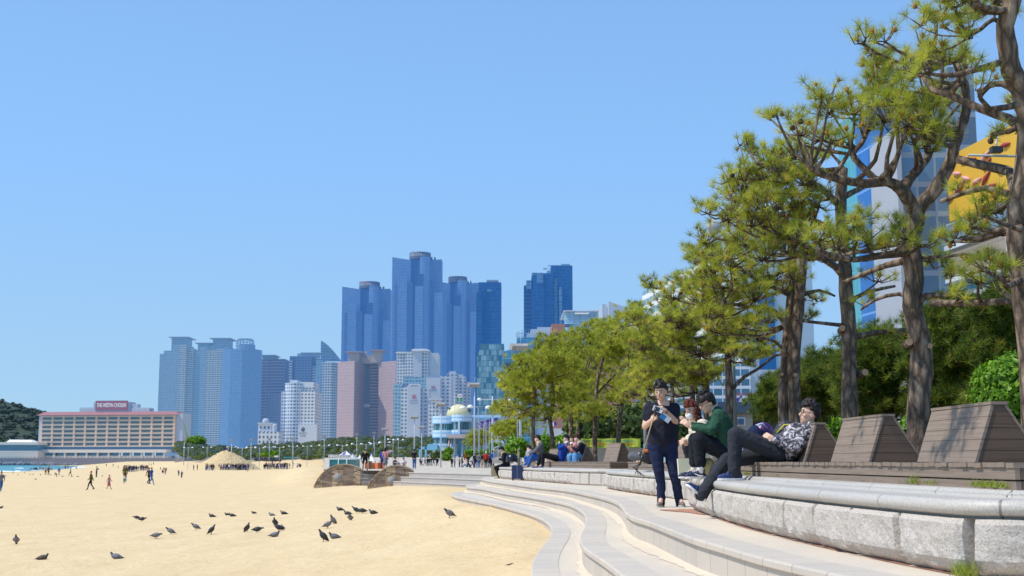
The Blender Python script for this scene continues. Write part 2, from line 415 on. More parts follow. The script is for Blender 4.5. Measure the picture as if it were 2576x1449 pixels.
terr = thing('terrace_steps', 'pale granite steps sweeping in a double curve between the sand and the near promenade', 'steps', (0, 20, 0))
def rise(k, y): return k * lerp(.265, .19, sstep(13, 33, y))      # the near treads stand clear of the sand
def GK(u, v, k):
    p = G(u, v, T - .2 * k)
    for _ in range(8): p = G(u, v, T - rise(k, p.y))
    return p
CURVES = []
for k, (C, nm) in enumerate(((S1, 'topmost step, at the level of the walkway'), (S2, 'middle step'), (S3, 'lowest step, half buried by sand'))):
    z = T
    L = smooth_line([GK(u, v, k) for u, v in C]); N = normals(L); CURVES.append(L); dz = [-rise(k, p.y) for p in L]
    mb = MB()
    lip = [(-.30, z + .001), (-.02, z), (-.006, z - .004), (0, z - .014), (0, z - .05), (-.008, z - .058), (-.028, z - .06)]
    sweep(mb, L, N, lip[:3], 0, dz=dz); sweep(mb, L, N, lip[2:], 0, dz=dz)
    sweep(mb, L, N, [(-.028, z - .06), (-.028, z - .6)], 0, dz=dz)
    inner = [(p.x - N[i].x * .29, p.y - N[i].y * .29) for i, p in enumerate(L)]
    poly = inner + [(14, inner[-1][1]), (14, 62)] + [(inner[0][0] + 2, 62)]
    st = mb.build('step', M_GR_STEP, terr, nm)
    mt = MB()
    t = tessellate_polygon([[Vector((p[0], p[1], 0)) for p in poly]])
    Fs = []
    for a_, b_, c_ in t:
        A, B, C_ = poly[a_], poly[b_], poly[c_]
        if (B[0] - A[0]) * (C_[1] - A[1]) - (B[1] - A[1]) * (C_[0] - A[0]) < 0: b_, c_ = c_, b_
        Fs.append((a_, b_, c_))
    mt.add([(p[0], p[1], z - .004 - rise(k, p[1])) for p in poly], Fs)
    if k == 0: mt.build('walkway', M_TREAD, kind='structure')
    else: mt.build('tread', M_TREAD, st)
# wind-blown sand lying against each riser
for k in (0, 1, 2):
    L = CURVES[k]; N = normals(L); mb = MB(); V = []
    if k == 2: continue
    for i, p in enumerate(L):
        w_ = .02 + max(0, .05 + .16 * mnoise.noise(Vector((i * .035, k * 7, 0))) + .05 * mnoise.noise(Vector((i * .4, k, 2))))
        z = T - rise(k + 1, p.y)
        V += [(p.x - N[i].x * .05, p.y - N[i].y * .05, z + .035), (p.x + N[i].x * .03, p.y + N[i].y * .03, z + .012), (p.x + N[i].x * w_, p.y + N[i].y * w_, z - .0005)]
    mb.add(V, [(3 * i + j, 3 * i + j + 1, 3 * i + j + 4, 3 * i + j + 3) for i in range(len(L) - 1) for j in (0, 1)], 0, True); mb.build('drifted_sand', plain('pale drifted sand', (.60, .51, .385), .95, .08, 3, bmp=.3), kind='structure')
# brick-red paving strip along the foot of the wall
M_RED = plain('red brick paving', (.42, .2, .13), .9, .25, 7)
# far promenade beyond the steps
FS_R = [[(1018, 1187.6), (1090, 1189.0), (1160, 1190.6), (1215, 1192.2), (1256, 1193.6), (1310, 1196)], [(1000, 1197.4), (1080, 1200), (1150, 1202.2), (1212, 1204.6), (1290, 1208)], [(983, 1210), (1050, 1213), (1120, 1216.8), (1172, 1220), (1260, 1226)]]
FS_L = [[(885.5, 1183.4), (918, 1183.3), (956, 1183.3), (1004, 1183.4)], [(865.6, 1193.4), (900, 1194.2), (942, 1197)], [(844, 1203.6), (890, 1205.6), (936, 1209)], [(822, 1214), (870, 1217), (930, 1221)]]
M_FSTEP = granite('far step granite', (.49, .445, .40), 1.2, jw=.02, speck=120)
def flight(name, label, lines, zt, ext):
    th = thing(name, label, 'steps', (G(*lines[0][0], zt).x, G(*lines[0][0], zt).y, 0))
    for k, ln in enumerate(lines):
        z = zt - .26 * k
        L = smooth_line([G(u, v, z) for u, v in ln], .5, 1); N = normals(L)
        if k == 0: top = L
        else:                                # equal treads, following the edge above
            L = [Vector((q.x, q.y)) for q in top]; N = normals(L)
            L = [Vector((L[0].x - ext * k, L[0].y))] + L
            N = [N[0]] + N
            L = [p + N[i] * (.42 * k) for i, p in enumerate(L)]
        mb = MB(); sweep(mb, L, N, [(-.45, z), (-.02, z), (0, z - .02), (0, z - .06), (-.03, z - .065), (-.03, z - .7)])
        mb.build('step', M_FSTEP, th)
    return top
tR = flight('promenade_steps', 'wide straight flight of granite steps right of the second stone arch wall', FS_R, T, .42)
tL = flight('promenade_steps', 'short flight of granite steps between the two stone arch walls', FS_L, T, .58)
def plaza_z(y): return T - .006 - .40 * sstep(85, 250, y) + 2.2 * sstep(255, 350, y)
# paved sheet: from the near wall back to the far buildings
edge = [(q.x + .3, q.y + .5) for q in tR][::-1] + [(q.x + .2, q.y + .5) for q in tL][::-1] + [(-15.8, 108), (-23.4, 160), (-33.5, 230), (-48, 330)]
rowsP = sorted(set([61.9, 66, 72, 80, 88, 96, 104, 112, 120, 130, 145, 160, 175, 190, 210, 230, 250, 270, 300, 330, 370, 420] + [round(p[1], 2) for p in edge if p[1] > 62]))
def edge_x(y):
    E = sorted(edge, key=lambda p: p[1])
    if y <= E[0][1]: return E[0][0]
    for a_, b_ in zip(E, E[1:]):
        if y <= b_[1]: return lerp(a_[0], b_[0], (y - a_[1]) / max(1e-6, b_[1] - a_[1]))
    return E[-1][0]
V = []; F = []
for y in rowsP:
    for k in range(9): V.append((lerp(edge_x(y), 120, (k / 8) ** 1.5), y, plaza_z(y)))
for j in range(len(rowsP) - 1):
    for i in range(8): F.append((j * 9 + i, j * 9 + i + 1, (j + 1) * 9 + i + 1, (j + 1) * 9 + i))
MB().add(V, F, 0, True).build('promenade', M_PAVE, kind='structure')
# ================================================================ stone walls with rolled coping
M_COPE = granite('coping granite', (.52, .485, .44), 1.25, jw=.014, speck=110, rough=.5, sandy=.18)
m, nt, b = newmat('rough split granite')
s1 = noise(nt, 90, 3, .8); s2 = noise(nt, 14, 6, .7); s3 = noise(nt, 2.0, 4)
c = ramp(nt, s1, [(.30, (.22, .195, .17)), (.5, (.59, .54, .485)), (.68, (.76, .71, .65))])
c = mixc(nt, mth(nt, 'MULTIPLY', s3, .5), c, (.46, .39, .31)); nt.links.new(c, b.inputs['Base Color']); b.inputs['Roughness'].default_value = .9
bump(nt, b, mth(nt, 'ADD', mth(nt, 'MULTIPLY', s2, 2.0), s1), .6, .02); M_ROUGH = m
M_SOCLE = plain('dark mortar', (.2, .18, .16), .9)
WF = T + .415                   # top of the rolled coping
def rough_wall(name, label, L0, blk=.8, seed=1, flats=(), back=.06):
    L = smooth_line(L0, .035, 6); N = normals(L)
    th = thing(name, label, 'wall', (L[len(L) // 2].x, L[len(L) // 2].y, T))
    S = [0]
    for i in range(1, len(L)): S.append(S[-1] + (L[i] - L[i - 1]).length)
    # split blocks: a pillowed, broken face per block
    r = random.Random(seed); cuts = [0]
    while cuts[-1] < S[-1]: cuts.append(cuts[-1] + blk * r.uniform(.85, 1.15))
    rowsz = [T + .005 + .305 * k / 11 for k in range(12)]
    V = []; F = []; n = 12
    bi = 0
    for i, p in enumerate(L):
        while bi < len(cuts) - 2 and S[i] > cuts[bi + 1]: bi += 1
        a = (S[i] - cuts[bi]) / (cuts[bi + 1] - cuts[bi]); e = min(a, 1 - a) * (cuts[bi + 1] - cuts[bi])
        flat = any(f0 <= S[i] / S[-1] <= f1 for f0, f1 in flats)
        for k, z in enumerate(rowsz):
            h = k / 11; ed = min(e, (z - rowsz[0]) + .02, (rowsz[-1] - z) + .02)
            pil = .085 * min(1, ed / .045) ** .6
            q = Vector((S[i] * 5 + seed * 9, z * 6, bi * 3.7))
            d = pil * (.75 if flat else 1) + (0 if flat else .022 * mnoise.fractal(q, .8, 2.2, 5) * min(1, ed / .03) + .02 * max(0, mnoise.noise(q * .45 + Vector((5, 1, 2)))))
            if not flat: d -= .055 * sstep(.42 + .2 * mnoise.noise(Vector((S[i] * 6, bi, 0))), .05, h) if False else .045 * (1 - sstep(.05, .30 + .2 * mnoise.noise(Vector((S[i] * 6, bi, 0))), h))
            if e < .012: d = -.03
            V.append((p.x + N[i].x * d, p.y + N[i].y * d, z))
    for i in range(len(L) - 1):
        for k in range(n - 1): F.append((i * n + k, (i + 1) * n + k, (i + 1) * n + k + 1, i * n + k + 1))
    mb = MB(); mb.add(V, [tuple(reversed(f)) for f in F], 0, False)
    sweep(mb, L, N, [(-.04, T + .32), (-.04, T - .02)], 1); sweep(mb, L, N, [(-.5, T + .311), (.045, T + .311)], 0)
    mb.build('block_course', [M_ROUGH, M_SOCLE], th)
    mb = MB(); sweep(mb, L, N, [(.0, T + .36), (.0, T + .305)], 0); mb.build('string_course', M_COPE, th)
    mb = MB()
    roll = [(-.30, WF + back / 2), (-.30, WF + min(.004, back / 4)), (-.16, WF), (-.02, WF), (.02, WF - .004)] + [(.03 + .05 * math.sin(math.pi * k / 9), WF - .045 + .045 * math.cos(math.pi * k / 9)) for k in range(10)] + [(-.02, T + .325)]
    sweep(mb, L, N, roll, 0, True)
    sweep(mb, L, N, [(-1.5, WF + back), (-.33, WF + back - .002), (-.305, WF + back / 2), (-.30, WF + .0)], 0)
    e = L[0]; # end faces
    for i in (0, len(L) - 1):
        q = [(L[i].x + N[i].x * o, L[i].y + N[i].y * o, z) for o, z in [(-1.5, WF + back), (-.3, WF + back * .8), (-.3, WF)] + roll[2:] + [(.02, T + .311), (.03, T), (-1.5, T)]]
        mb.add(q, [tuple(range(len(q)))] if i else [tuple(range(len(q) - 1, -1, -1))], 0)
    mb.build('coping', M_COPE, th)
    return L
def gp(L): return [G(u, v, T) for u, v in L]
V2 = lambda *a: Vector((a[0], a[1], 0))
wl_near = [V2(3.05, 17.9), V2(2.66, 17.75), V2(2.44, 17.2), V2(2.36, 16.2), V2(2.30, 14.4), V2(2.25, 12.6), V2(2.26, 11.1), V2(2.31, 9.6), V2(2.38, 8.4), V2(2.47, 7.45), V2(2.56, 7.12), V2(2.9, 6.95), V2(3.6, 6.85), V2(4.8, 6.8)]
wl_mid = [V2(3.3, 31.4), V2(2.7, 31.6), V2(2.36, 31.1), V2(2.27, 30), V2(2.30, 28.6), V2(2.42, 26.2), V2(2.58, 24), V2(2.74, 22.2), V2(2.86, 21.3), V2(3.4, 20.6)]
wl_far = [V2(.6, 49.2), V2(-.1, 49), V2(-.4, 48.2), V2(-.2, 46.4), V2(.3, 43.5), V2(.95, 40), V2(1.55, 36.6), V2(1.95, 34.7), V2(2.55, 33.6), V2(3.6, 33.0)]
LN = rough_wall('stone_wall', 'low granite wall with rolled coping nearest the camera, under the reclining man', wl_near, .80, 3, back=.045)
LM = rough_wall('stone_wall', 'low granite wall with rolled coping behind the standing man in the dark shirt', wl_mid, .55, 5, flats=((.80, 1),), back=.02)
LF = rough_wall('stone_wall', 'low granite wall with rolled coping under the two women with cups and the blue suitcase', wl_far, .62, 8, flats=((0, .10), (.80, 1)), back=.012)
# red bricks along the wall foot
for L, i0, i1 in ((LN, .09, .93), (LM, .12, .80), (LF, .55, .95)):
    n = len(L); Ls = L[int(n * i0):int(n * i1)]; Ns = normals(Ls)
    mb = MB(); V = []
    for i, p in enumerate(Ls):
        wv = (.0 + .07 * mnoise.noise(Vector((i * .05, 0, 0))) + .42 * math.exp(-((p.y - 16.9) / 1.1) ** 2)) * (1 if i > 4 else .5)
        V += [(p.x - .05, p.y, T + .002), (p.x + Ns[i].x * (.03 + wv), p.y + Ns[i].y * (.03 + wv), T + .0025)]
    mb.add(V, [(2 * i, 2 * i + 2, 2 * i + 3, 2 * i + 1) for i in range(len(Ls) - 1)])
    mb.build('brick_paving', M_RED, kind='structure')
# planting bed behind the walls
M_SOIL = plain('dry soil and litter', (.16, .13, .08), .95, .3, 2)
bed = MB()
Lb = [(q.x + .9, q.y) for q in LF] ; 
pts = [(4.2, 6), (3.6, 9), (3.5, 17), (3.7, 21), (3.6, 31), (4.0, 33.6), (3.0, 36), (2.2, 40), (1.3, 45), (.8, 49.5), (1.4, 52), (-1.0, 62), (2, 85), (30, 85), (30, 6)]
bed.prism(pts[::-1], T - .2, WF + .0).build('planting_bed', M_SOIL, kind='structure')
# ================================================================ timber lounge decks
M_WOOD = planks('silvered deck timber', (.235, .178, .133)); M_WOODSHADE = planks('shaded end timber', (.13, .085, .058))  # end faces use a darker copy: their shade is put into the colour
DK = ZC - .006                 # deck surface is at eye level
def backrest(th, x0, y0, y1, ang=0, wb=.50, wt=.11, h=.42, piv=None):
    """trapezoid prism lying along +y; front slopes away from -x"""
    def tr(p):
        if piv is None: return p
        dx, dy = p[0] - piv[0], p[1] - piv[1]; ca, sa = math.cos(ang), math.sin(ang)
        return (piv[0] + ca * dx - sa * dy, piv[1] + sa * dx + ca * dy, p[2])
    mb = MB(); nb = 5; g = .007; tk = .02
    prof = lambda t: (x0 + .135 * t, x0 + wb - (wb - .135 - wt) * t, DK + h * t)
    for k in range(nb):
        ta, tb = k / nb + g, (k + 1) / nb
        a, a2, za = prof(ta); b_, b2, zb = prof(tb)
        # front board, back board: thin slabs proud of the core
        for (xa, xb, s) in ((a, b_, -1), (a2, b2, 1)):
            q = [(xa, y0, za), (xa, y1, za), (xb, y1, zb), (xb, y0, zb)]
            dv = Vector((-s * tk, 0, -.004))
            mb.extr([tr(Vector(p)) for p in (q if s < 0 else q[::-1])], dv if piv is None else Matrix.Rotation(ang, 3, 'Z') @ dv, 0)
            for f in range(6 * 0): pass
        for yy, s in ((y0 + .006, 1), (y1 - .006, -1)):
            q = [(a + .02, yy, za), (a2 - .02, yy, za), (b2 - .02, yy, zb), (b_ + .02, yy, zb)]
            dv = Vector((0, s * .02, 0))
            mb.extr([tr(Vector(p)) for p in (q[::-1] if s > 0 else q)], dv if piv is None else Matrix.Rotation(ang, 3, 'Z') @ dv, 1)
    a, a2, z1 = prof(1)
    q = [(a - .005, y0 - .004, z1 + .002), (a2 + .005, y0 - .004, z1 + .002), (a2 + .005, y1 + .004, z1 + .002), (a - .005, y1 + .004, z1 + .002)]
    mb.extr([tr(Vector(p)) for p in q], Vector((0, 0, .022)), 0)
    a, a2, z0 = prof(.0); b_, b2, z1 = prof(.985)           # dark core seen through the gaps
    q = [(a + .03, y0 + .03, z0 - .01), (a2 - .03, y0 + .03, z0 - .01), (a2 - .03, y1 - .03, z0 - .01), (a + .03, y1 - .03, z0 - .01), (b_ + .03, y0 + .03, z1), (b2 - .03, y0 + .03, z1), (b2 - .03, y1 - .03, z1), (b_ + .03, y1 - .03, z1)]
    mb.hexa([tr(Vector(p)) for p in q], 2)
    # grain along the boards
    for fi, f in enumerate(mb.f):
        P_ = [mb.v[k] for k in f]; mb.uv[fi] = [(p[1] + .2 * p[0], p[2] * 1.05 + .3 * p[0]) if mb.m[fi] != 1 else (p[0] + p[1], p[2]) for p in P_]
    return mb.build('backrest', [M_WOOD, M_WOODSHADE, M_SHADE], th)
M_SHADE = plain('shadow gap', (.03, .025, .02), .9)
def deck(label, c0, c1, depth, backs, zb=None, pw=.115, seed=0):
    """c0 = far front corner, c1 = near front corner (x, y); backs = [(offset from front, s0, s1)] along the front"""
    r = random.Random(seed)
    A = Vector((c0[0], c0[1])); B = Vector((c1[0], c1[1])); t = (A - B); L = t.length; t.normalize(); n = Vector((t.y, -t.x))   # n points inland (+x)
    if n.x < 0: n = -n
    th = thing('timber_deck', label, 'bench', (B.x, B.y, WF))
    zb = WF + .03 if zb is None else zb
    W = lambda s, o, z: (B.x + t.x * s + n.x * o, B.y + t.y * s + n.y * o, z)
    top = MB(); s = 0; k = 0
    while s < L - .02:
        w_ = min(pw, L - s) - .007; dz = r.uniform(-.003, .002); do = r.uniform(-.006, .006)
        top.hexa([W(s, -.012 + do, DK - .028 + dz), W(s, depth, DK - .028 + dz), W(s + w_, depth, DK - .028 + dz), W(s + w_, -.012 + do, DK - .028 + dz), W(s, -.012 + do, DK + dz), W(s, depth, DK + dz), W(s + w_, depth, DK + dz), W(s + w_, -.012 + do, DK + dz)], 0)
        s += pw; k += 1
    for fi, f in enumerate(top.f): top.uv[fi] = [((Vector((top.v[q][0], top.v[q][1])) - B).dot(n) + fi // 6 * .37, (Vector((top.v[q][0], top.v[q][1])) - B).dot(t) + top.v[q][2]) for q in f]
    top.build('deck_boards', M_WOOD, th)
    fr = MB(); h1 = DK - .030; hm = lerp(h1, zb, .57)
    for z1, z0, ins in ((h1, hm + .006, .0), (hm - .004, zb - .1, .004)):
        cuts = [0] + [L * f for f in ((.42, .83) if ins == 0 else (.26, .61))] + [L]
        for a_, b_ in zip(cuts, cuts[1:]):
            fr.hexa([W(a_ + .003, ins, z0), W(a_ + .003, ins + .03, z0), W(b_ - .003, ins + .03, z0), W(b_ - .003, ins, z0), W(a_ + .003, ins, z1), W(a_ + .003, ins + .03, z1), W(b_ - .003, ins + .03, z1), W(b_ - .003, ins, z1)], 0)
        for s0 in (.0, L - .03):
            fr.hexa([W(s0 + .004, ins + .034, z0), W(s0 + .004, depth - .02, z0), W(s0 + .028, depth - .02, z0), W(s0 + .028, ins + .034, z0), W(s0 + .004, ins + .034, z1), W(s0 + .004, depth - .02, z1), W(s0 + .028, depth - .02, z1), W(s0 + .028, ins + .034, z1)], 1)
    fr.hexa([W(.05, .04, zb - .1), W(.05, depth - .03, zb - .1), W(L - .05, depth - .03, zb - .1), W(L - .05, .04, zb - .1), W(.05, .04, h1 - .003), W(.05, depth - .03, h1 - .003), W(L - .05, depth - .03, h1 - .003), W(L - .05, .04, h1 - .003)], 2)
    for fi, f in enumerate(fr.f): fr.uv[fi] = [((Vector((fr.v[q][0], fr.v[q][1])) - B).dot(t) + (Vector((fr.v[q][0], fr.v[q][1])) - B).dot(n), fr.v[q][2]) for q in f]
    fr.build('fascia_boards', [M_WOOD, M_WOODSHADE, M_SHADE], th)
    ang = math.atan2(t.y, t.x) - math.pi / 2
    for bk in backs:
        o, s0, s1 = bk[:3]; x0, y0 = B.x, B.y
        backrest(th, x0 + o, y0 + s0, y0 + s1, ang, piv=(B.x, B.y), h=bk[3] if len(bk) > 3 else .40)
    return th
D1 = deck('weathered timber deck with sloped backrests nearest the camera, carrying the reclining man', (2.62, 17.6), (2.86, 7.35), 1.6, [(.40, 1.63, 2.83), (.375, 4.02, 5.26), (.425, 6.5, 7.75)], zb=WF + .04, seed=1)
D2 = deck('weathered timber deck with a sloped backrest behind the standing man', (2.75, 30.6), (3.12, 22.2), 1.5, [(.42, .55, 1.75), (.42, 3.3, 4.5)], zb=WF + .015, seed=2)
D3 = deck('weathered timber deck with sloped backrests that the two women with cups sit on', (.35, 47.6), (2.62, 34.7), 1.5, [(.45, 1.0, 2.5, .50), (.45, 5.3, 6.8, .44), (.5, 9.5, 11.0, .42)], zb=WF + .01, seed=3)
# ================================================================ stone arch walls flanking the far steps
m, nt, b = newmat('stacked slate')
vv = scaled(nt, 1.6, 1.6, 9, 'Object'); vo = nd(nt, 'ShaderNodeTexVoronoi'); vo.inputs['Scale'].default_value = 1.0; nt.links.new(vv, vo.inputs['Vector'])
c = mixc(nt, vo.outputs['Color'], (.30, .20, .12), (.42, .32, .22), 'MIX')
sx = nt.nodes.new('ShaderNodeSeparateXYZ'); nt.links.new(vo.outputs['Color'], sx.inputs[0])
c = ramp(nt, sx.outputs[0], [(0, (.26, .18, .11)), (.5, (.48, .35, .22)), (1, (.62, .48, .32))])
e = nd(nt, 'ShaderNodeTexVoronoi', feature='DISTANCE_TO_EDGE'); e.inputs['Scale'].default_value = 1.0; nt.links.new(vv, e.inputs['Vector'])
ed = ramp(nt, e.outputs['Distance'], [(.0, (1, 1, 1)), (.09, (0, 0, 0))]); c = mixc(nt, ed, c, (.06, .045, .03)); nt.links.new(c, b.inputs['Base Color']); b.inputs['Roughness'].default_value = .9
bump(nt, b, e.outputs['Distance'], .8, .05); M_SLATE = m
m, nt, b = newmat('stacked slate dark'); 
vv = scaled(nt, 1.6, 1.6, 9, 'Object'); vo = nd(nt, 'ShaderNodeTexVoronoi'); vo.inputs['Scale'].default_value = 1.0; nt.links.new(vv, vo.inputs['Vector']); sx = nt.nodes.new('ShaderNodeSeparateXYZ'); nt.links.new(vo.outputs['Color'], sx.inputs[0])
nt.links.new(ramp(nt, sx.outputs[0], [(0, (.14, .10, .075)), (1, (.32, .24, .18))]), b.inputs['Base Color']); b.inputs['Roughness'].default_value = .9; M_SLATED = m
M_DISC = plain('grey cobble disc', (.30, .29, .28), .9, .3, 30, bmp=.6)
def arch_wall(label, px, Y, disc, nfan=6):
    """fan-shaped wall: px = outline of its arched top (pixels) at depth Y, foot at sand"""
    top = [P(u, v, Y) for u, v in px]; z0 = .45
    cx = top[-1].x; cz = .3
    th = thing('arch_wall', label, 'wall', (sum(p.x for p in top) / len(top), Y, z0))
    mb = MB(); th_ = .55; n = len(top)
    for i in range(n - 1):
        a, b_ = top[i], top[i + 1]
        mat = 1 if (i // 2) % 2 == 1 else 0
        q = [Vector((a.x, Y, z0)), Vector((b_.x, Y, z0)), Vector((b_.x, Y, b_.z)), Vector((a.x, Y, a.z))]
        mb.hexa([(a.x, Y, z0 - .2), (b_.x, Y, z0 - .2), (b_.x, Y + th_, z0 - .2), (a.x, Y + th_, z0 - .2), (a.x, Y, a.z), (b_.x, Y, b_.z), (b_.x, Y + th_, b_.z), (a.x, Y + th_, a.z)], mat)
    mb.build('fan_masonry', [M_SLATE, M_SLATED], th)
    cp = MB()
    for i in range(n - 1):
        a, b_ = top[i], top[i + 1]
        cp.hexa([(a.x, Y - .05, a.z - .02), (b_.x, Y - .05, b_.z - .02), (b_.x, Y + th_ + .05, b_.z - .02), (a.x, Y + th_ + .05, a.z - .02), (a.x, Y - .05, a.z + .05), (b_.x, Y - .05, b_.z + .05), (b_.x, Y + th_ + .05, b_.z + .05), (a.x, Y + th_ + .05, a.z + .05)])
    cp.build('capping', plain('pale capping stones', (.38, .30, .21), .9, .35, 9, bmp=.4), th)
    c = P(disc[0], disc[1], Y); r = disc[2] / FPX * Y
    d = MB(); d.lathe([(r * .99, -.10), (r, -.02), (r * .93, .03), (0.001, .05)], 20)
    d.v = [(c.x + p[0], Y - .02 - p[2], c.z + p[1]) for p in d.v]
    d.f = [tuple(reversed(f)) for f in d.f]
    d.build('round_stone', M_DISC, th)
def zzs(x, y): return 771.4 + x * .2083, 1100.1 + y * .2083
arch_wall('brown stone arch wall left of the short flight of steps', [zzs(x, y) for x, y in [(85, 596), (130, 510), (185, 440), (245, 390), (310, 355), (370, 335), (440, 328), (510, 334), (570, 348), (620, 366), (650, 385)]], 88, (zzs(377, 487)[0], zzs(377, 487)[1], 11))
arch_wall('brown stone arch wall between the short flight and the wide flight of steps', [zzs(x, y) for x, y in [(735, 600), (775, 530), (830, 465), (890, 415), (950, 375), (1010, 350), (1070, 342), (1140, 348), (1200, 362), (1250, 385), (1285, 408)]], 76, (zzs(1025, 525)[0], zzs(1025, 525)[1], 11))
# ================================================================ the town across the bay
def text(body, width, c, mat, name='lettering', parent=None, right=(1, 0, 0), up=(0, 0, 1), depth=0, height=None, label=None, bold=.0):
    cu = bpy.data.curves.new(name, 'FONT'); cu.body = body; cu.align_x = 'CENTER'; cu.align_y = 'CENTER'; cu.resolution_u = 3; cu.extrude = .02; cu.offset = bold
    t = bpy.data.objects.new(name, cu); COL.objects.link(t)
    dg = bpy.context.evaluated_depsgraph_get(); me = bpy.data.meshes.new_from_object(t.evaluated_get(dg)); bpy.data.objects.remove(t); bpy.data.curves.remove(cu)
    xs = [v.co.x for v in me.vertices]; ys = [v.co.y for v in me.vertices]
    w = max(xs) - min(xs); h = max(ys) - min(ys); s = width / w; sy = s if height is None else height / h
    r = Vector(right).normalized(); u = Vector(up).normalized(); n = r.cross(u)
    cx, cy = (max(xs) + min(xs)) / 2, (max(ys) + min(ys)) / 2
    for v in me.vertices: v.co = Vector(c) + r * (v.co.x - cx) * s + u * (v.co.y - cy) * sy + n * (v.co.z + .02) * max(s * .05, .02)
    me.name = name; me.materials.clear(); me.materials.append(mat)
    return link(name, me, parent, label)
GZ = 2.6
def tw(mb, corners, vt, mat=0, z0=GZ, zt=None):
    pts = [P(u, vt, Y) for u, Y in corners]; z1 = pts[0].z if zt is None else zt
    q = [(p.x, p.y) for p in pts]
    if sum(q[i][0] * q[(i + 1) % len(q)][1] - q[(i + 1) % len(q)][0] * q[i][1] for i in range(len(q))) < 0: q = q[::-1]
    mb.prism(q, z0, z1, mat); return z1
def bx(mb, u0, u1, vt, Y, dep, mat=0, vb=None, vt1=None):
    """box facing the bay: front from column u0 to u1 at depth Y; top row vt (vt1 at the right end if it slopes)"""
    a = P(u0, vt, Y); b_ = P(u1, vt if vt1 is None else vt1, Y); z0 = GZ if vb is None else P(u0, vb, Y).z
    k = (Y + dep) / Y if False else 1
    mb.hexa([(a.x, Y, z0), (b_.x, Y, z0), (b_.x, Y + dep, z0), (a.x, Y + dep, z0), (a.x, Y, a.z), (b_.x, Y, b_.z), (b_.x, Y + dep, b_.z), (a.x, Y + dep, a.z)], mat)
def cyl(mb, uc, ru, vt, Y, mat=0, vb=None, n=20, dome=0):
    c = P(uc, vt, Y); r = ru / FPX * Y; z0 = GZ if vb is None else P(uc, vb, Y).z
    prof = [(r, z0), (r, c.z)]
    if dome: prof += [(r * math.cos(R(a)), c.z + dome / FPX * Y * math.sin(R(a))) for a in (15, 30, 45, 60, 75)]
    prof.append((.01, c.z + dome / FPX * Y)); mb.lathe(prof, n, (c.x, Y + r, 0), mat, False)
def bth(name, label, u, Y, cat='building', group=None):
    return thing(name, label, cat, (P(u, 1100, Y).x, Y, GZ), group)
M_CONC = plain('hazy concrete', (.45, .46, .48), .8, .1, .05, hz=.2)
M_CONCD = plain('hazy grey concrete', (.22, .24, .28), .8, .1, .05, hz=.25)
M_WHITEB = plain('hazy white concrete', (.62, .63, .65), .8, .06, .05, hz=.12)
M_FRAMEB = plain('hazy blue steel', (.12, .2, .3), .5, .1, .1, hz=.3)
# --- three condominium towers
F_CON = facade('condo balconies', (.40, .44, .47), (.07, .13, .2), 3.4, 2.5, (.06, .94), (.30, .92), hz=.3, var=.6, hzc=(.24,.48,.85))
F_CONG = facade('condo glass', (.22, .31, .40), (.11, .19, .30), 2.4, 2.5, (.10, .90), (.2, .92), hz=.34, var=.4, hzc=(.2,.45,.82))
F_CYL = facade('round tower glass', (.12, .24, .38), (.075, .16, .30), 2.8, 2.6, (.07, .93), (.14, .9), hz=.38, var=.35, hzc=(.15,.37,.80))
def condo(label, parts, caps, u, Y, drum=None):
    t = bth('condominium_tower', label, u, Y)
    a = MB(); g = MB()
    for (u0, u1, vt, dy, dep, m_) in parts: bx(a if m_ == 0 else g, u0, u1, vt, Y + dy, dep)
    if a.f: a.build('balcony_shaft', F_CON, t)
    if g.f: g.build('glazed_shaft', F_CONG, t)
    for (u0, u1, vt, vn, ur0, ur1) in caps:      # roof box with a thin oversailing slab
        c = MB(); bx(c, u0, u1, vn, Y + 14, 26); c.build('roof_room', F_CONG, t)
        c = MB(); bx(c, ur0, ur1, vt, Y + 9, 38, vb=vt + 1.6); c.build('roof_slab', M_CONCD, t)
    return t
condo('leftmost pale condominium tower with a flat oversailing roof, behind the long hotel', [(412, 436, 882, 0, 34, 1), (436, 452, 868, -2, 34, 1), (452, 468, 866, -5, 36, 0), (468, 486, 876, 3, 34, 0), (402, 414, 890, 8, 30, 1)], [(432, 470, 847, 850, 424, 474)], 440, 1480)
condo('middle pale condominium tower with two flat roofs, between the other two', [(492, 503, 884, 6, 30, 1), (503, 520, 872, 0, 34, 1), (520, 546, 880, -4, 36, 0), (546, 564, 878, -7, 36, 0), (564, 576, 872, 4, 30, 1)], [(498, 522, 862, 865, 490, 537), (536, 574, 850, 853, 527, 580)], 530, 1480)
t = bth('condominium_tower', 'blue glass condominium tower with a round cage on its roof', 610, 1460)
g = MB(); tw(g, [(560, 1470), (563, 1462), (580, 1455), (610, 1452), (640, 1456), (656, 1466), (660, 1480), (655, 1510), (565, 1510)], 881); g.build('glass_shaft', F_CYL, t)
g = MB(); cyl(g, 617, 21, 866, 1452, vb=884); g.build('roof_drum', F_CYL, t)
g = MB(); c = P(617, 858, 1472); r = 22 / FPX * 1472
for k in range(16):
    w_ = 2 * math.pi * k / 16; pts = [(c.x + r * math.cos(w_), 1472 + r * math.sin(w_), P(617, 884, 1472).z), (c.x + r * math.cos(w_), 1472 + r * math.sin(w_), c.z)] + [(c.x + r * math.cos(R(a)) * math.cos(w_), 1472 + r * math.cos(R(a)) * math.sin(w_), c.z + 2.6 * math.sin(R(a))) for a in (30, 60, 88)]
    g.tube(pts, .35, 4)
for vz in (853.5, 858, 864, 870): 
    z = P(617, vz, 1472).z; rr = r * (1 if vz > 856 else .8)
    g.tube([(c.x + rr * math.cos(2 * math.pi * k / 24), 1472 + rr * math.sin(2 * math.pi * k / 24), z) for k in range(25)], .35, 4)
g.build('roof_cage', M_FRAMEB, t)
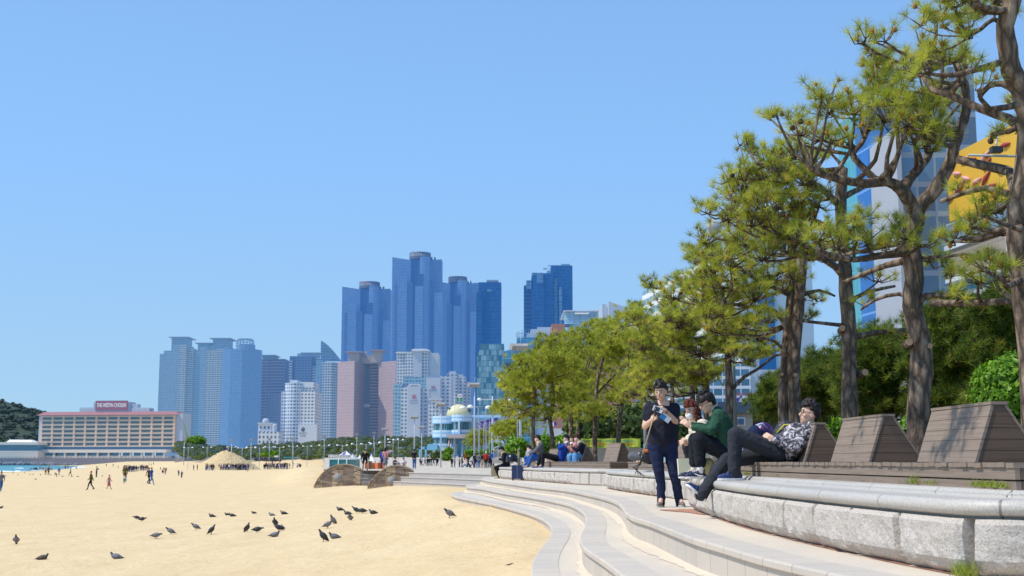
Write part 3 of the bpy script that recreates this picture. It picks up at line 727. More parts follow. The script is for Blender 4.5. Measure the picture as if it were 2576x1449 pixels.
# --- towers behind
F_DARK = facade('dark banded tower', (.17, .19, .26), (.06, .09, .16), 30, 3.6, (0.02, 1), (.3, .85), hz=.28, hzc=(.16, .34, .72))
F_GREYT = facade('grey punched tower', (.14, .17, .25), (.07, .10, .17), 3.2, 3.2, (.2, .8), (.25, .8), hz=.3, hzc=(.16, .34, .72))
t = bth('office_tower', 'dark grey banded tower right of the blue glass condominium', 690, 1560)
g = MB(); bx(g, 657, 680, 905, 1560, 50); bx(g, 680, 717, 903, 1556, 50); g.build('shaft', F_DARK, t)
g = MB(); bx(g, 660, 690, 894, 1570, 30, vb=906); bx(g, 657, 693, 892.5, 1566, 36, vb=894); g.build('roof_room', M_CONCD, t)
t = bth('office_tower', 'lower dark tower half hidden behind the white stepped hotel', 690, 1500)
g = MB(); bx(g, 672, 701, 985, 1500, 40, vt1=992); g.build('shaft', F_GREYT, t)
t = bth('apartment_block', 'plain grey block edge left of the dark blue hotel tower', 722, 1620); g = MB(); bx(g, 712, 728, 948, 1620, 30); g.build('shaft', F_GREYT, t)
F_PAR = facade('blue hotel tower', (.10, .17, .30), (.04, .08, .17), 3.2, 3.1, (.15, .85), (.25, .8), hz=.25, hzc=(.14, .36, .8))
t = bth('hotel_tower', 'dark blue hotel tower with a lettered roof box, left of the sail topped tower', 768, 1540)
g = MB(); bx(g, 729, 744, 896, 1546, 40, ); bx(g, 742, 784, 896, 1540, 44); bx(g, 783, 805, 902, 1548, 44); g.build('shaft', F_PAR, t)
F_BAND = facade('white balcony bands', (.5, .54, .6), (.06, .10, .18), 40, 3.2, (0, 1), (.32, 1), hz=.25)
g = MB(); bx(g, 727.5, 735, 906, 1543, 20); bx(g, 786, 804, 922, 1543, 10); g.build('balconies', F_BAND, t)
g = MB(); bx(g, 748, 798, 889, 1552, 26, vb=897); g.build('roof_box', M_FRAMEB, t)
g = MB(); bx(g, 756, 805, 886.6, 1550, 30, vb=888.2); g.build('roof_slab', M_CONCD, t)
text('POSEIDON', 22, P(773, 893, 1551.6), M_CONC, parent=t)
# --- sail topped tower
F_SAILT = facade('sail tower grid', (.38, .42, .46), (.06, .12, .19), 3.0, 2.9, (.14, .86), (.28, .9), hz=.2)
F_SAILB = facade('sail tower blue glass', (.16, .3, .42), (.09, .2, .33), 2.8, 2.9, (.1, .9), (.2, .9), hz=.25)
t = bth('sail_tower', 'tower topped by a curved glass sail, between the white hotel and the pink twin towers', 825, 1420)
g = MB(); bx(g, 795, 812, 906, 1416, 40); g.build('glazed_corner', F_SAILB, t)
g = MB(); tw(g, [(811.5, 1415), (835, 1413), (851, 1422), (856, 1450), (812, 1452)], 911); g.build('shaft', F_SAILT, t)
g = MB(); n = 12; A = []; B_ = []
for k in range(n + 1):
    f = k / n; u = lerp(807.5, 858.5, f); v = 857 + 46 * (1 - math.sqrt(max(0, 1 - f ** 1.9))) if False else 857 + 52 * f ** 1.35
    A.append(P(u, v, 1418 + 14 * f)); q = P(u, 908, 1418 + 14 * f); q.x = A[-1].x; q.z = min(q.z, A[-1].z - .5); B_.append(q)
off = Vector((0, 6, 0))
g.add(A + B_ + [p + off for p in A] + [p + off for p in B_], [(n + 1 + k, n + 2 + k, k + 1, k) for k in range(n)] + [(2 * n + 2 + k, 2 * n + 3 + k, 3 * n + 4 + k, 3 * n + 3 + k) for k in range(n)] + [(k, k + 1, 2 * n + 3 + k, 2 * n + 2 + k) for k in range(n)] + [(0, 2 * n + 2, 3 * n + 3, n + 1)])
g.build('sail', F_SAILB, t)
# --- white stepped hotel
F_WHT = facade('white hotel', (.66, .67, .68), (.16, .22, .28), 3.0, 3.0, (.2, .8), (.3, .78), hz=.08)
F_WHTB = facade('white hotel blue bays', (.60, .64, .70), (.15, .25, .4), 2.2, 3.0, (.2, .8), (.25, .8), hz=.1)
t = bth('white_hotel', 'white stepped hotel with rounded blue bays and a blank crest panel low on its front', 750, 1150)
g = MB(); cyl(g, 738, 25, 963, 1146, n=18); bx(g, 708, 730, 984, 1150, 30); g.build('rounded_bays', F_WHTB, t)
g = MB(); bx(g, 752, 793, 984, 1148, 40); bx(g, 755, 790, 962, 1152, 30); g.build('main_block', F_WHT, t)
g = MB(); bx(g, 750, 797, 1068, 1145.5, 6, vb=1115); g.f = g.f; g.build('blank_panel', M_WHITEB, t)
g = MB(); bx(g, 730, 748, 956, 1152, 20, vb=966); bx(g, 757, 789, 961, 1151, 30, vb=975); g.build('roof_parapet', M_WHITEB, t)
M_CREST = plain('dark crest', (.1, .1, .14), .7, hz=.1)
g = MB(); c = P(762, 1080, 1145.3); g.lathe([(1.6, 0), (1.7, .05), (.01, .1)], 14); g.v = [(c.x + p[0], 1145.4 - p[2], c.z + p[1] * 1.2) for p in g.v]; g.build('crest', M_CREST, t)
text('PARADISE\nHOTEL', 7, P(762, 1093, 1145.3), M_CREST, parent=t, height=4)
F_SMW = facade('small white palace', (.6, .61, .63), (.12, .18, .24), 3.4, 4.2, (.25, .75), (.25, .8), hz=.1)
t = bth('white_palace', 'small white building with a dome on its roof between two tall towers', 672, 1120)
g = MB(); bx(g, 649, 702, 1086, 1120, 20); bx(g, 650, 684, 1066, 1124, 20); g.build('wall', F_SMW, t)
g = MB(); bx(g, 648, 686, 1063, 1123, 22, vb=1067); cyl(g, 667, 9, 1060, 1124, vb=1066, dome=8); cyl(g, 690, 6, 1070, 1122, vb=1088, dome=4); g.build('roof', M_CONC, t)
# --- pink twin towers
F_PINK = facade('pink tower cladding', (.45, .32, .31), (.36, .26, .27), 2.6, 3.0, (.05, .95), (.08, .92), hz=.12, rough=.6, var=.1)
F_PINKB = facade('pink tower bands', (.42, .32, .34), (.17, .15, .19), 30, 3.0, (0, 1), (.4, .9), hz=.12, rough=.5)
t = bth('pink_twin_towers', 'pink brown twin office towers with square lantern tops and a dark slot between', 920, 1250)
g = MB(); tw(g, [(850, 1262), (892, 1245), (920, 1282), (880, 1300)], 911); tw(g, [(953, 1262), (996, 1246), (1018, 1282), (985, 1300)], 911); 
z1 = P(900, 911, 1262).z
g.build('tower', F_PINK, t)
g = MB(); bx(g, 898, 958, 913, 1284, 14); bx(g, 1000, 1008, 911, 1285, 20); g.build('link_block', F_PINKB, t)
g = MB(); bx(g, 912, 930, 922, 1281, 6, vb=1108); g.build('dark_slot', plain('slot glass', (.05, .06, .1), .3, hz=.15), t)
g = MB(); bx(g, 911, 931, 1016, 1279.5, 3, vb=1024); g.build('slot_beam', plain('pale pink', (.45, .36, .38), .7, hz=.15), t)
M_OCHRE = plain('ochre lantern', (.42, .33, .27), .8, .1, .1, hz=.15); M_REDR = plain('dull red roof', (.33, .24, .25), .8, .1, .1, hz=.15)
for (u0, u1, vt, vn, ur0, ur1) in ((877, 903, 884, 887, 868, 912), (936, 960, 880, 883, 930, 967)):
    g = MB(); bx(g, u0, u1, vn, 1262, 14, vb=912); g.build('lantern', M_OCHRE, t); g = MB(); bx(g, ur0, ur1, vt, 1257, 24, vb=vt + 2.2); g.build('lantern_roof', M_REDR, t)
g = MB(); bx(g, 902, 938, 900, 1275, 12, vb=914); bx(g, 905, 935, 894, 1278, 8, vb=901); bx(g, 917, 923, 884, 1280, 4, vb=895); g.build('link_roof', M_OCHRE, t)
# --- skyscrapers of wavy glass
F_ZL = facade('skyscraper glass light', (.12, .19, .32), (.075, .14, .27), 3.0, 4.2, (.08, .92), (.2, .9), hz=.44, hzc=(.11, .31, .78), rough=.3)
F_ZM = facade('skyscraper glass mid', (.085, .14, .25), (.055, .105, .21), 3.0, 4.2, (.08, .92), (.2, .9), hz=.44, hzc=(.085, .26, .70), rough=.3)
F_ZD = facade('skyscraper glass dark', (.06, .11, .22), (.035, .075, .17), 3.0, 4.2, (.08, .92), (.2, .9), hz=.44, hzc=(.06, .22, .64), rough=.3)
M_ZTOP = plain('skyscraper crown', (.08, .1, .15), .6, .1, .05, hz=.3, hzc=(.1, .25, .6)); M_ZLET = plain('pale crown letters', (.75, .75, .8), .6, hz=.1); M_ORANGE = plain('orange arch logo', (.7, .3, .06), .6, hz=.1)
def zenith(label, u0, W, vt, Y, sign, H=None, right=None):
    """u0 = left edge, W = width in px for the 130 px design; vt = row of the left peak"""
    k = W / 124.0; U = lambda x: u0 + x * k; t = bth('glass_skyscraper', label, u0 + W / 2, Y)
    l = MB(); m_ = MB(); d_ = MB()
    bx(l, U(0), U(46), vt + 3, Y + 24, 30, vt1=vt + 10 * k)                   # left wing
    bx(m_, U(6), U(15), vt + 70 * k, Y + 12, 16); bx(l, U(14), U(36), vt + 46 * k, Y + 8, 20); bx(m_, U(35), U(50), vt + 66 * k, Y + 14, 20)
    bx(d_, U(46), U(60), vt + 8 * k, Y + 26, 20); bx(m_, U(55), U(62), vt + 74 * k, Y + 12, 14)
    bx(d_, U(64), U(77), vt + 44 * k, Y + 6, 16); bx(l, U(57), U(76), vt + 74 * k, Y + 2, 16)
    cyl(l, U(80), 13 * k, vt + 1, Y + 10, n=14); bx(m_, U(90), U(122), vt + 12 * k, Y + 16, 30, vt1=vt + 8 * k); bx(d_, U(94), U(101), vt + 60 * k, Y + 9, 8); bx(l, U(104), U(124), vt + 90 * k, Y + 11, 8)
    bx(m_, U(30), U(112), vt + 9 * k, Y + 34, 22)
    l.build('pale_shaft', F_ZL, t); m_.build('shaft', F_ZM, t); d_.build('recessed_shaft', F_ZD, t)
    c = MB(); cyl(c, U(67), 27 * k, vt - 11 * k, Y + 18, vb=vt + 6 * k, n=24); cyl(c, U(83), 12 * k, vt - 6 * k, Y + 12, vb=vt + 2, n=14); c.build('crown_drum', M_ZTOP, t)
    c = MB(); bx(c, U(95), U(99), vt + 3 * k, Y + 20, 6, vb=vt + 13 * k); bx(c, U(103), U(107), vt + 3 * k, Y + 20, 6, vb=vt + 13 * k); c.build('roof_plant', M_ZTOP, t)
    if sign:
        p = P(U(58), vt - 3.5 * k, Y + 17); text('ZENITH', 30 * k / FPX * Y, p, M_ZLET, parent=t, height=6.5 * k / FPX * Y)
        a = MB(); r = 4.5 * k / FPX * Y; a.tube([(p.x + r * math.cos(R(q)), Y + 16.5, p.z + r * (.4 + math.sin(R(q)))) for q in range(0, 181, 20)], r * .16, 5); a.build('arch_logo', M_ORANGE, t)
    return t
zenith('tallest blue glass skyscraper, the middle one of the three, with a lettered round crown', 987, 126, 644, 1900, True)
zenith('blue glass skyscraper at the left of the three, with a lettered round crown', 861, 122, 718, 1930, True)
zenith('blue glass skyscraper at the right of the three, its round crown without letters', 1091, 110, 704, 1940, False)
# --- two deep blue towers
F_DB = facade('deep blue curtain wall', (.03, .10, .24), (.02, .085, .23), 2.6, 3.9, (.05, .95), (.10, .92), hz=.30, hzc=(.03, .20, .66), rough=.2)
F_DB2 = facade('pale reflecting curtain wall', (.11, .26, .45), (.08, .21, .41), 2.6, 3.9, (.05, .95), (.10, .92), hz=.18, hzc=(.08, .28, .7), rough=.2)
t = bth('blue_glass_tower', 'deep blue glass tower with a flat roof bar, right beside the three skyscrapers', 1230, 1300)
g = MB(); bx(g, 1205, 1261, 710, 1300, 40); bx(g, 1198, 1212, 735, 1297, 36); bx(g, 1221, 1222, 725, 1298.6, 3); bx(g, 1196, 1206, 865, 1295, 30); g.build('shaft', F_DB, t)
g = MB(); bx(g, 1200, 1207, 711, 1303, 30); bx(g, 1225, 1237, 727, 1299, 3, vb=735); g.build('pale_glass', F_DB2, t)
g = MB(); bx(g, 1224, 1254, 704, 1310, 14, vb=708); bx(g, 1236, 1240, 707, 1312, 8, vb=713); g.build('roof_bar', M_CONCD, t)
F_BALC = facade('dark balconies', (.05, .09, .17), (.015, .03, .07), 20, 4.6, (0, 1), (.25, 1), hz=.30, hzc=(.03, .20, .66))
t = bth('blue_glass_tower', 'stepped blue glass tower standing alone with a crane arm on its roof', 1378, 1500)
g = MB(); bx(g, 1386, 1440, 668, 1510, 40); bx(g, 1362, 1392, 687, 1503, 40); bx(g, 1337, 1368, 694, 1500, 40); g.build('shaft', F_DB, t)
g = MB(); bx(g, 1338, 1352, 686, 1505, 30, vb=720); bx(g, 1324, 1340, 705, 1500, 30, vb=727); bx(g, 1350, 1366, 686, 1499, 3, vb=712); bx(g, 1406, 1414, 722, 1501.5, 2, vb=1000); bx(g, 1394, 1402, 640 + 60, 1506, 2, vb=1000); g.build('pale_glass', F_DB2, t)
g = MB(); bx(g, 1318, 1338, 718, 1502, 34); g.build('balconies', F_BALC, t)
g = MB(); bx(g, 1412, 1434, 664, 1520, 6, vb=667.5); bx(g, 1367, 1376, 674, 1512, 4, vb=677)
for k in range(9): bx(g, 1379 + k * 4.2, 1379.8 + k * 4.2, 668, 1515, 1, vb=683 - k * 1.6)
bx(g, 1378, 1416, 667, 1515, 1.5, vb=668.4); bx(g, 1376, 1388, 681, 1512, 14, vb=688); g.build('roof_crane', M_FRAMEB, t)
# --- apartment blocks and hotels in the middle
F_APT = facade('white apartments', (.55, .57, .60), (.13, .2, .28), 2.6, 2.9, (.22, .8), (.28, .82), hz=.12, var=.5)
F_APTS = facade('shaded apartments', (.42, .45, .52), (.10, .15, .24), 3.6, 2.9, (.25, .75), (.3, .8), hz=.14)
t = bth('apartment_block', 'tall white apartment block with notched balconies in front of the skyscrapers', 1050, 1180)
g = MB(); bx(g, 998, 1022, 886, 1184, 26); bx(g, 1020, 1040, 884, 1180, 30); bx(g, 1060, 1078, 884, 1178, 30); g.build('window_front', F_APT, t)
g = MB(); bx(g, 1039, 1061, 882, 1176, 30); bx(g, 1077, 1103, 888, 1180, 30); g.build('blank_wall', M_CONC, t)
g = MB(); bx(g, 996, 1024, 885, 1182, 30, vb=888); bx(g, 1035, 1080, 879.5, 1174, 34, vb=883); bx(g, 1038, 1074, 877.5, 1178, 20, vb=880); g.build('roof', M_WHITEB, t)
F_TEALH = facade('pale teal slab', (.28, .42, .5), (.13, .27, .38), 2.6, 3.0, (.14, .86), (.25, .85), hz=.12)
t = bth('slab_block', 'narrow pale teal slab block beside the pink towers', 1005, 1080); g = MB(); bx(g, 990, 1012, 965, 1080, 24); bx(g, 1011, 1029, 972, 1084, 20); g.build('wall', F_TEALH, t)
t = bth('slab_block', 'teal slab block partly hidden behind the hotel with the red square logo', 1040, 1100); g = MB(); bx(g, 1015, 1070, 948, 1100, 24); g.build('wall', F_TEALH, t)
M_LOGO = plain('hazy red logo', (.4, .1, .1), .7, hz=.15); M_INK = plain('hazy dark lettering', (.09, .1, .14), .7, hz=.2)
t = bth('seaside_hotel', 'grey white hotel tower with a red square logo and script lettering on its blank wall', 1035, 990)
g = MB(); bx(g, 1010, 1027, 978, 990, 20, vt1=970); g.build('window_bay', F_APT, t); 
g = MB(); bx(g, 1026, 1058, 972, 986, 22); g.build('blank_wall', M_CONC, t)
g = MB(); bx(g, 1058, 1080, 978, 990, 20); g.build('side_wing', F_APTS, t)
g = MB(); bx(g, 1028, 1056, 966, 987, 20, vb=972.5); g.build('parapet', M_WHITEB, t)
g = MB(); bx(g, 1032, 1052, 969, 986.2, 1, vb=974); g.build('roof_vents', plain('roof vent', (.2, .15, .15), .8, hz=.2), t)
g = MB(); bx(g, 1037, 1045.5, 993.5, 985.6, .5, vb=1003); g.build('logo', M_LOGO, t); text('Grand\nHotel', 6.4, P(1041, 1011, 985.6), M_INK, parent=t, height=3)
t = bth('seaside_hotel', 'grey hotel block with small red logo bars and dark brush lettering', 1085, 1040)
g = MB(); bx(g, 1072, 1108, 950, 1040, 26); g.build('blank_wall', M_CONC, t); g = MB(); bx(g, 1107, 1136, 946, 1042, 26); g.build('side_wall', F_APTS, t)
g = MB(); bx(g, 1068, 1107, 945, 1044, 14, vb=951); g.build('roof_plant', M_CONCD, t)
g = MB(); bx(g, 1085.5, 1088.5, 970.5, 1039.6, .5, vb=977); bx(g, 1090.5, 1093.5, 970.5, 1039.6, .5, vb=977); g.build('logo', M_LOGO, t); text('현대', 5, P(1090, 982, 1039.6), M_INK, parent=t)
t = bth('seaside_hotel', 'low white hotel wing with stepped balconies below the brush lettered block', 1088, 960)
g = MB(); bx(g, 1078, 1086, 1016, 962, 14); bx(g, 1086, 1106, 1004, 960, 16); g.build('window_front', F_APT, t); g = MB(); bx(g, 1077, 1110, 1002, 958, 16, vb=1006); g.build('parapet', M_CONC, t)
t = bth('apartment_block', 'long grey apartment block with small windows, stepping down to the right', 1145, 1120)
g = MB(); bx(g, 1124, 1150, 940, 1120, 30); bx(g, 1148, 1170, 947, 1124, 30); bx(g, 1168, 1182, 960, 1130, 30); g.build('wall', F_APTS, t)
g = MB(); bx(g, 1130, 1146, 934, 1126, 14, vb=941); bx(g, 1152, 1164, 942, 1130, 12, vb=948); g.build('roof_room', M_CONC, t)
# --- long hotel with a red roof on the far shore
F_WWALL = plain('cream hotel wall', (.66, .47, .33), .8, .06, .1, hz=.06); M_WTRIM = plain('white slab edge', (.78, .68, .56), .8, .05, .1, hz=.06)
M_WWALL2 = plain('peach pier', (.70, .46, .34), .8, .06, .1, hz=.06); M_WGLASS = plain('hotel window glass', (.04, .10, .11), .15, .35, .3, hz=.08); M_WGREY = plain('hotel grey end', (.42, .43, .48), .8, .05, .1, hz=.14)
M_WROOF = plain('red tile roof', (.34, .12, .10), .8, .15, .3, hz=.14); M_TEALG = plain('teal shop glass', (.05, .19, .25), .12, .3, .15, hz=.12)
HA = Vector((P(99, 1100, 950).x, 950)); HB = Vector((P(444, 1100, 934).x, 934)); hd = (HB - HA); HL = hd.length; hd.normalize(); hn = Vector((hd.y, -hd.x))
t = thing('long_hotel', 'long cream hotel with red tiled roof and red name board on the far shore', 'hotel', (HA.x, HA.y, GZ))
def H(s, o, z): return (HA.x + hd.x * s + hn.x * o, HA.y + hd.y * s + hn.y * o, z)
def hbox(mb, s0, s1, o0, o1, z0, z1, mat=0): mb.hexa([H(s0, o1, z0), H(s1, o1, z0), H(s1, o0, z0), H(s0, o0, z0), H(s0, o1, z1), H(s1, o1, z1), H(s1, o0, z1), H(s0, o0, z1)], mat)
def hz_(v, Y=938): return P(270, v, Y).z
zt_, zb_ = hz_(1044), hz_(1123)
mb = MB(); hbox(mb, 1, HL - 1, -14, 0, zb_, zt_); mb.build('wall', F_WWALL, t)
mb = MB(); hbox(mb, HL - 1, HL + 4, -16, -1, GZ, zt_ + 1); mb.build('end_wall', M_WGREY, t)
mb = MB(); hbox(mb, -.6, .9, -12, .4, zb_ - 4, zt_); mb.build('end_wall', M_WGREY, t)
mb = MB(); z0, z1 = zt_ + .1, hz_(1034.5)
mb.hexa([H(-2, 2.2, z0), H(HL + 1.5, 2.2, z0), H(HL + 1.5, -16, z0), H(-2, -16, z0), H(1.5, -3, z1), H(HL - 2, -3, z1), H(HL - 2, -12, z1), H(1.5, -12, z1)]); mb.build('roof', M_WROOF, t)
mb = MB(); hbox(mb, HL * .375, HL * .64, -13, -3, z1 - 3, z1 + 7.0); hbox(mb, HL * .27, HL * .38, -12, -4, z1 - 2, z1 + 3.2); hbox(mb, HL * .64, HL * .78, -12, -4, z1 - 2, z1 + 2.6); hbox(mb, HL * .62, HL * .69, -10, -5, z1, z1 + 5.5); mb.build('roof_plant', M_WGREY, t)
M_LOUV = plain('white louvres', (.62, .64, .68), .7, .05, .1, hz=.12); mb = MB()
for a, b_ in ((.27, .375), (.66, .785)):
    for k in range(14): s0 = HL * lerp(a, b_, k / 14); hbox(mb, s0, s0 + HL * (b_ - a) / 26, -4, -3.4, z1 - 1.6, z1 + 2.9)
mb.build('louvre_screen', M_LOUV, t)
mb = MB(); hbox(mb, HL * .392, HL * .628, -2.8, -2.2, z1 + .9, z1 + 8.0); sg = mb.build('name_board', plain('deep red board', (.30, .05, .07), .6, .05, .1, hz=.15), t)
M_WLET = plain('white letters', (.85, .82, .8), .6, .02, .1)
text('The Westin Chosun'.upper(), HL * .215, Vector(H(HL * .51, -2.1, z1 + 4.7)), M_WLET, parent=sg, right=(hd.x, hd.y, 0), height=3.0, bold=.02)
rows_ = 7; fh = (zt_ - zb_) / 7.25
pw = MB(); pw.box(-3.3, 3.3, -.25, .0, 0, fh * .44); wm = pw.mesh('window'); wm.materials.append(M_WGLASS)
sl = MB()
for r_ in range(rows_ + 1): hbox(sl, 1, HL - 1, 0, .7, zb_ + r_ * fh - .12, zb_ + r_ * fh + .22)
for c_ in range(13): s0 = 1.4 + (HL - 3.5) * c_ / 12; hbox(sl, s0 - .75, s0 + .75, 0, .45, zb_, zt_, 1)
sl.build('slab_edges', [M_WTRIM, M_WWALL2], t)
ang = math.atan2(hd.y, hd.x)
for r_ in range(rows_):
    for c_ in range(12):
        s0 = 1.4 + (HL - 3.5) * (c_ + .5) / 12
        o = bpy.data.objects.new('window', wm); COL.objects.link(o); o.parent = t; o.location = Vector(H(s0, .08, zb_ + r_ * fh + fh * .33)) - t.location; o.rotation_euler = (0, 0, ang)
z5, z4, z3, z2_ = zb_, hz_(1131), hz_(1140), hz_(1150)
mb = MB(); hbox(mb, 0, HL - 2, -10, -.5, z4, z5 - .1); mb.build('dark_storey', plain('dark blue glass storey', (.05, .10, .16), .2, .3, .12, hz=.14), t)
mb = MB(); hbox(mb, -2, HL - 4, -12, 8, z4 - 2.2, z4); hbox(mb, -2, HL - 4, -12, 7, z2_ - .6, z2_ + 1.0); hbox(mb, -2, HL - 4, -10, 4, GZ - 1, z2_ - .6)
for c_ in range(13): s0 = -1 + (HL - 5) * c_ / 12; hbox(mb, s0 - .5, s0 + .5, 5.5, 7.5, GZ, z4 - 2.2)
mb.build('terrace_storey', M_WTRIM, t)
for zz0, zz1, o in ((z2_ + 1, z4 - 2.2, 5.3), (GZ, z2_ - .6, 5.2)):
    for c_ in range(12):
        s0 = -1 + (HL - 5) * (c_ + .5) / 12; mb = MB(); hbox(mb, s0 - 3.2, s0 + 3.2, 4.1, o - 1, zz0, zz1); mb.build('shop_window', M_TEALG, t)
# low annexe left of it
t = thing('low_annexe', 'low glazed terrace building at the left edge of the picture, below the wooded hill', 'building', (P(40, 1140, 930).x, 930, GZ))
mb = MB(); bx(mb, -60, 96, 1112, 930, 20, vb=1119); bx(mb, -60, 96, 1134, 931, 20, vb=1137); bx(mb, -60, 96, 1137.5, 929, 20, vb=1160); mb.build('terrace_slab', M_WTRIM, t)
mb = MB(); bx(mb, -60, 95, 1119, 934, 12, vb=1134); mb.build('glass_front', M_TEALG, t)
mb = MB(); a = P(14, 1113, 935); b_ = P(82, 1113, 935); a2 = P(24, 1106, 941); b2 = P(78, 1106.5, 941); mb.hexa([tuple(a), tuple(b_), (b_.x, 950, b_.z), (a.x, 950, a.z), tuple(a2), tuple(b2), (b2.x, 946, b2.z), (a2.x, 946, a2.z)]); mb.build('tent_roof', M_WLET, t)
# sea wall, rocks
t = MB(); a = P(-80, 1150.5, 918); 
t.box(P(-80, 1150, 918).x, P(500, 1150, 918).x, 918, 922, -.5, P(0, 1152.5, 918).z)
for k in range(60): x = lerp(a.x, P(470, 1150, 918).x, k / 60); t.box(x, x + .3, 918.5, 919, P(0, 1152.5, 918).z, P(0, 1149.6, 918).z)
t.box(a.x, P(470, 1150, 918).x, 918.5, 919, P(0, 1150.2, 918).z, P(0, 1149.6, 918).z)
t.build('sea_wall', plain('brown sea wall', (.22, .18, .17), .9, .15, .3, hz=.1), None, 'long brown sea wall with a railing below the cream hotel', 'wall')
M_ROCK = plain('shore rock', (.17, .16, .16), .95, .35, .6, hz=.1)
t = MB(); r = random.Random(3)
for k in range(260):
    u = r.uniform(-60, 150) if k < 200 else r.uniform(100, 205); f = max(0, 1 - max(0, u - 60) / 150); v = 1169.6 - r.random() * 5.5 * f
    p = P(u, v, r.uniform(890, 905)); s_ = r.uniform(.6, 1.9)
    t.ball(p, (s_ * r.uniform(.8, 1.6), s_, s_ * r.uniform(.5, .9)), 6, 4, 0, Matrix.Rotation(r.random() * 6, 3, 'Z'))
t.build('shore_rocks', M_ROCK, None, 'tumbled grey boulders along the water below the sea wall', 'rocks', kind='stuff')
# --- building with the yellow dome
M_PALEB = plain('pale blue cladding', (.50, .66, .78), .5, .05, .3, hz=.04); M_SKYB = plain('sky blue trim', (.16, .42, .68), .5, .05, .3, hz=.04); M_GREENG = facade('green glazing', (.28, .45, .5), (.02, .13, .15), 1.3, 4, (.06, .94), (.0, 1), hz=.04)
M_DOME = plain('pale yellow dome', (.62, .58, .33), .6, .06, .3, hz=.03); M_PINKC = plain('pink grey canopy', (.5, .43, .43), .7, .06, .3, hz=.03)
YD = 340
t = bth('domed_visitor_hall', 'rounded pale blue hall with green glass bands and a yellow dome on its roof', 1150, YD)
def ringband(mb, uc, ru, v0, v1, Y=YD, mat=0, n=28, add=0):
    c = P(uc, v0, Y); r = ru / FPX * Y + add; z1 = c.z; z0 = P(uc, v1, Y).z
    mb.lathe([(r * .9, z1), (r, z1), (r, z0), (r * .9, z0)], n, (c.x, Y + ru / FPX * Y, 0), mat, False)
w1 = MB(); b1 = MB(); g1 = MB()
for uc, ru, dy, vs in ((1122, 36, 0, [(1046, 1066, 0), (1082, 1101, 0), (1116, 1140, 0)]), (1161, 26, -3, [(1043, 1061, 0), (1081, 1092, 0)])):
    for v0, v1, _ in vs:
        ringband(w1, uc, ru, v0, v1, YD + dy); ringband(b1, uc, ru, v0 + 6, v0 + 7.5, YD + dy, add=.05); ringband(b1, uc, ru, v1 - 2.2, v1 - .6, YD + dy, add=.06)
    ringband(g1, uc, ru, vs[0][0] + 1, 1140 if ru > 30 else 1100, YD + dy, add=-.35)
bx(w1, 1160, 1185, 1043, YD - 1, 14, vb=1060); bx(w1, 1160, 1185, 1082, YD - 1, 14, vb=1093); bx(g1, 1160, 1184, 1058, YD - .6, 12, vb=1084); bx(w1, 1152, 1157, 1058, YD - 4.2, 3, vb=1092)
bx(w1, 1184, 1266, 1044, YD + 3, 10, vb=1140)
w1.build('cladding', M_PALEB, t); bx(b1, 1184, 1266, 1050, YD + 2.6, 1, vb=1055); b1.build('blue_trim', M_SKYB, t); g1.build('glazing', M_GREENG, t)
mb = MB(); c = P(1154, 1045, YD + 5); ru = 31 / FPX * YD; mb.lathe([(ru, c.z - 1), (ru, c.z)] + [(ru * math.cos(R(a)), c.z + 1.82 * 28 / 31 * ru * .5 * math.sin(R(a)) * 1.1) for a in range(10, 91, 10)], 28, (c.x, YD + 5, 0)); dm = mb.build('dome', M_DOME, t)
mb = MB()
for uc in (1133, 1182): bx(mb, uc - 5 if uc > 1150 else uc - 3.5, uc + 3.5, 1026, YD + 3.4 if uc > 1150 else YD + 3.4, 1.2, vb=1037)
mb.build('dome_window', plain('dome window', (.03, .08, .1), .2, hz=.03), dm)
mb = MB(); bx(mb, 1124, 1186, 1092.5, YD - 8, 9, vb=1101); bx(mb, 1128, 1186, 1100, YD - 7.4, 8, vb=1103); mb.build('canopy', M_PINKC, t)
for u0, u1 in ((1137, 1131), (1142, 1138), (1147, 1142), (1165, 1162)):
    mb = MB(); mb.tube([P(u1, 1150, YD - 7.5), P(u0, 1102, YD - 6)], [.22, .26], 10); mb.build('slanted_column', plain('blue grey column', (.32, .42, .52), .5, .05, .5), t)
mb = MB(); mb.tube([P(1125, 1146, YD - 6.5), P(1131, 1106, YD - 6)], [.5, .55], 8, sq=(1, .4)); mb.build('stone_pier', plain('pink stone pier', (.45, .36, .32), .8), t)
mb = MB(); bx(mb, 1150, 1184, 1101, YD - 4, 1, vb=1150); mb.build('glass_lobby', plain('blue lobby glass', (.07, .28, .42), .1, .25, .3), t)
mb = MB(); 
for u in (1056, 1071): bx(mb, u - 2.2, u + 2.2, 1125, YD - 10, .8, vb=1166)
bx(mb, 1053.8, 1078, 1124, YD - 10, .8, vb=1130); bx(mb, 1075, 1100, 1117, YD - 2, 8, vb=1132); mb.build('blue_portal', plain('light blue portal paint', (.22, .52, .72), .5, .05, 1), None, 'light blue square portal frame standing left of the domed hall', 'portal')
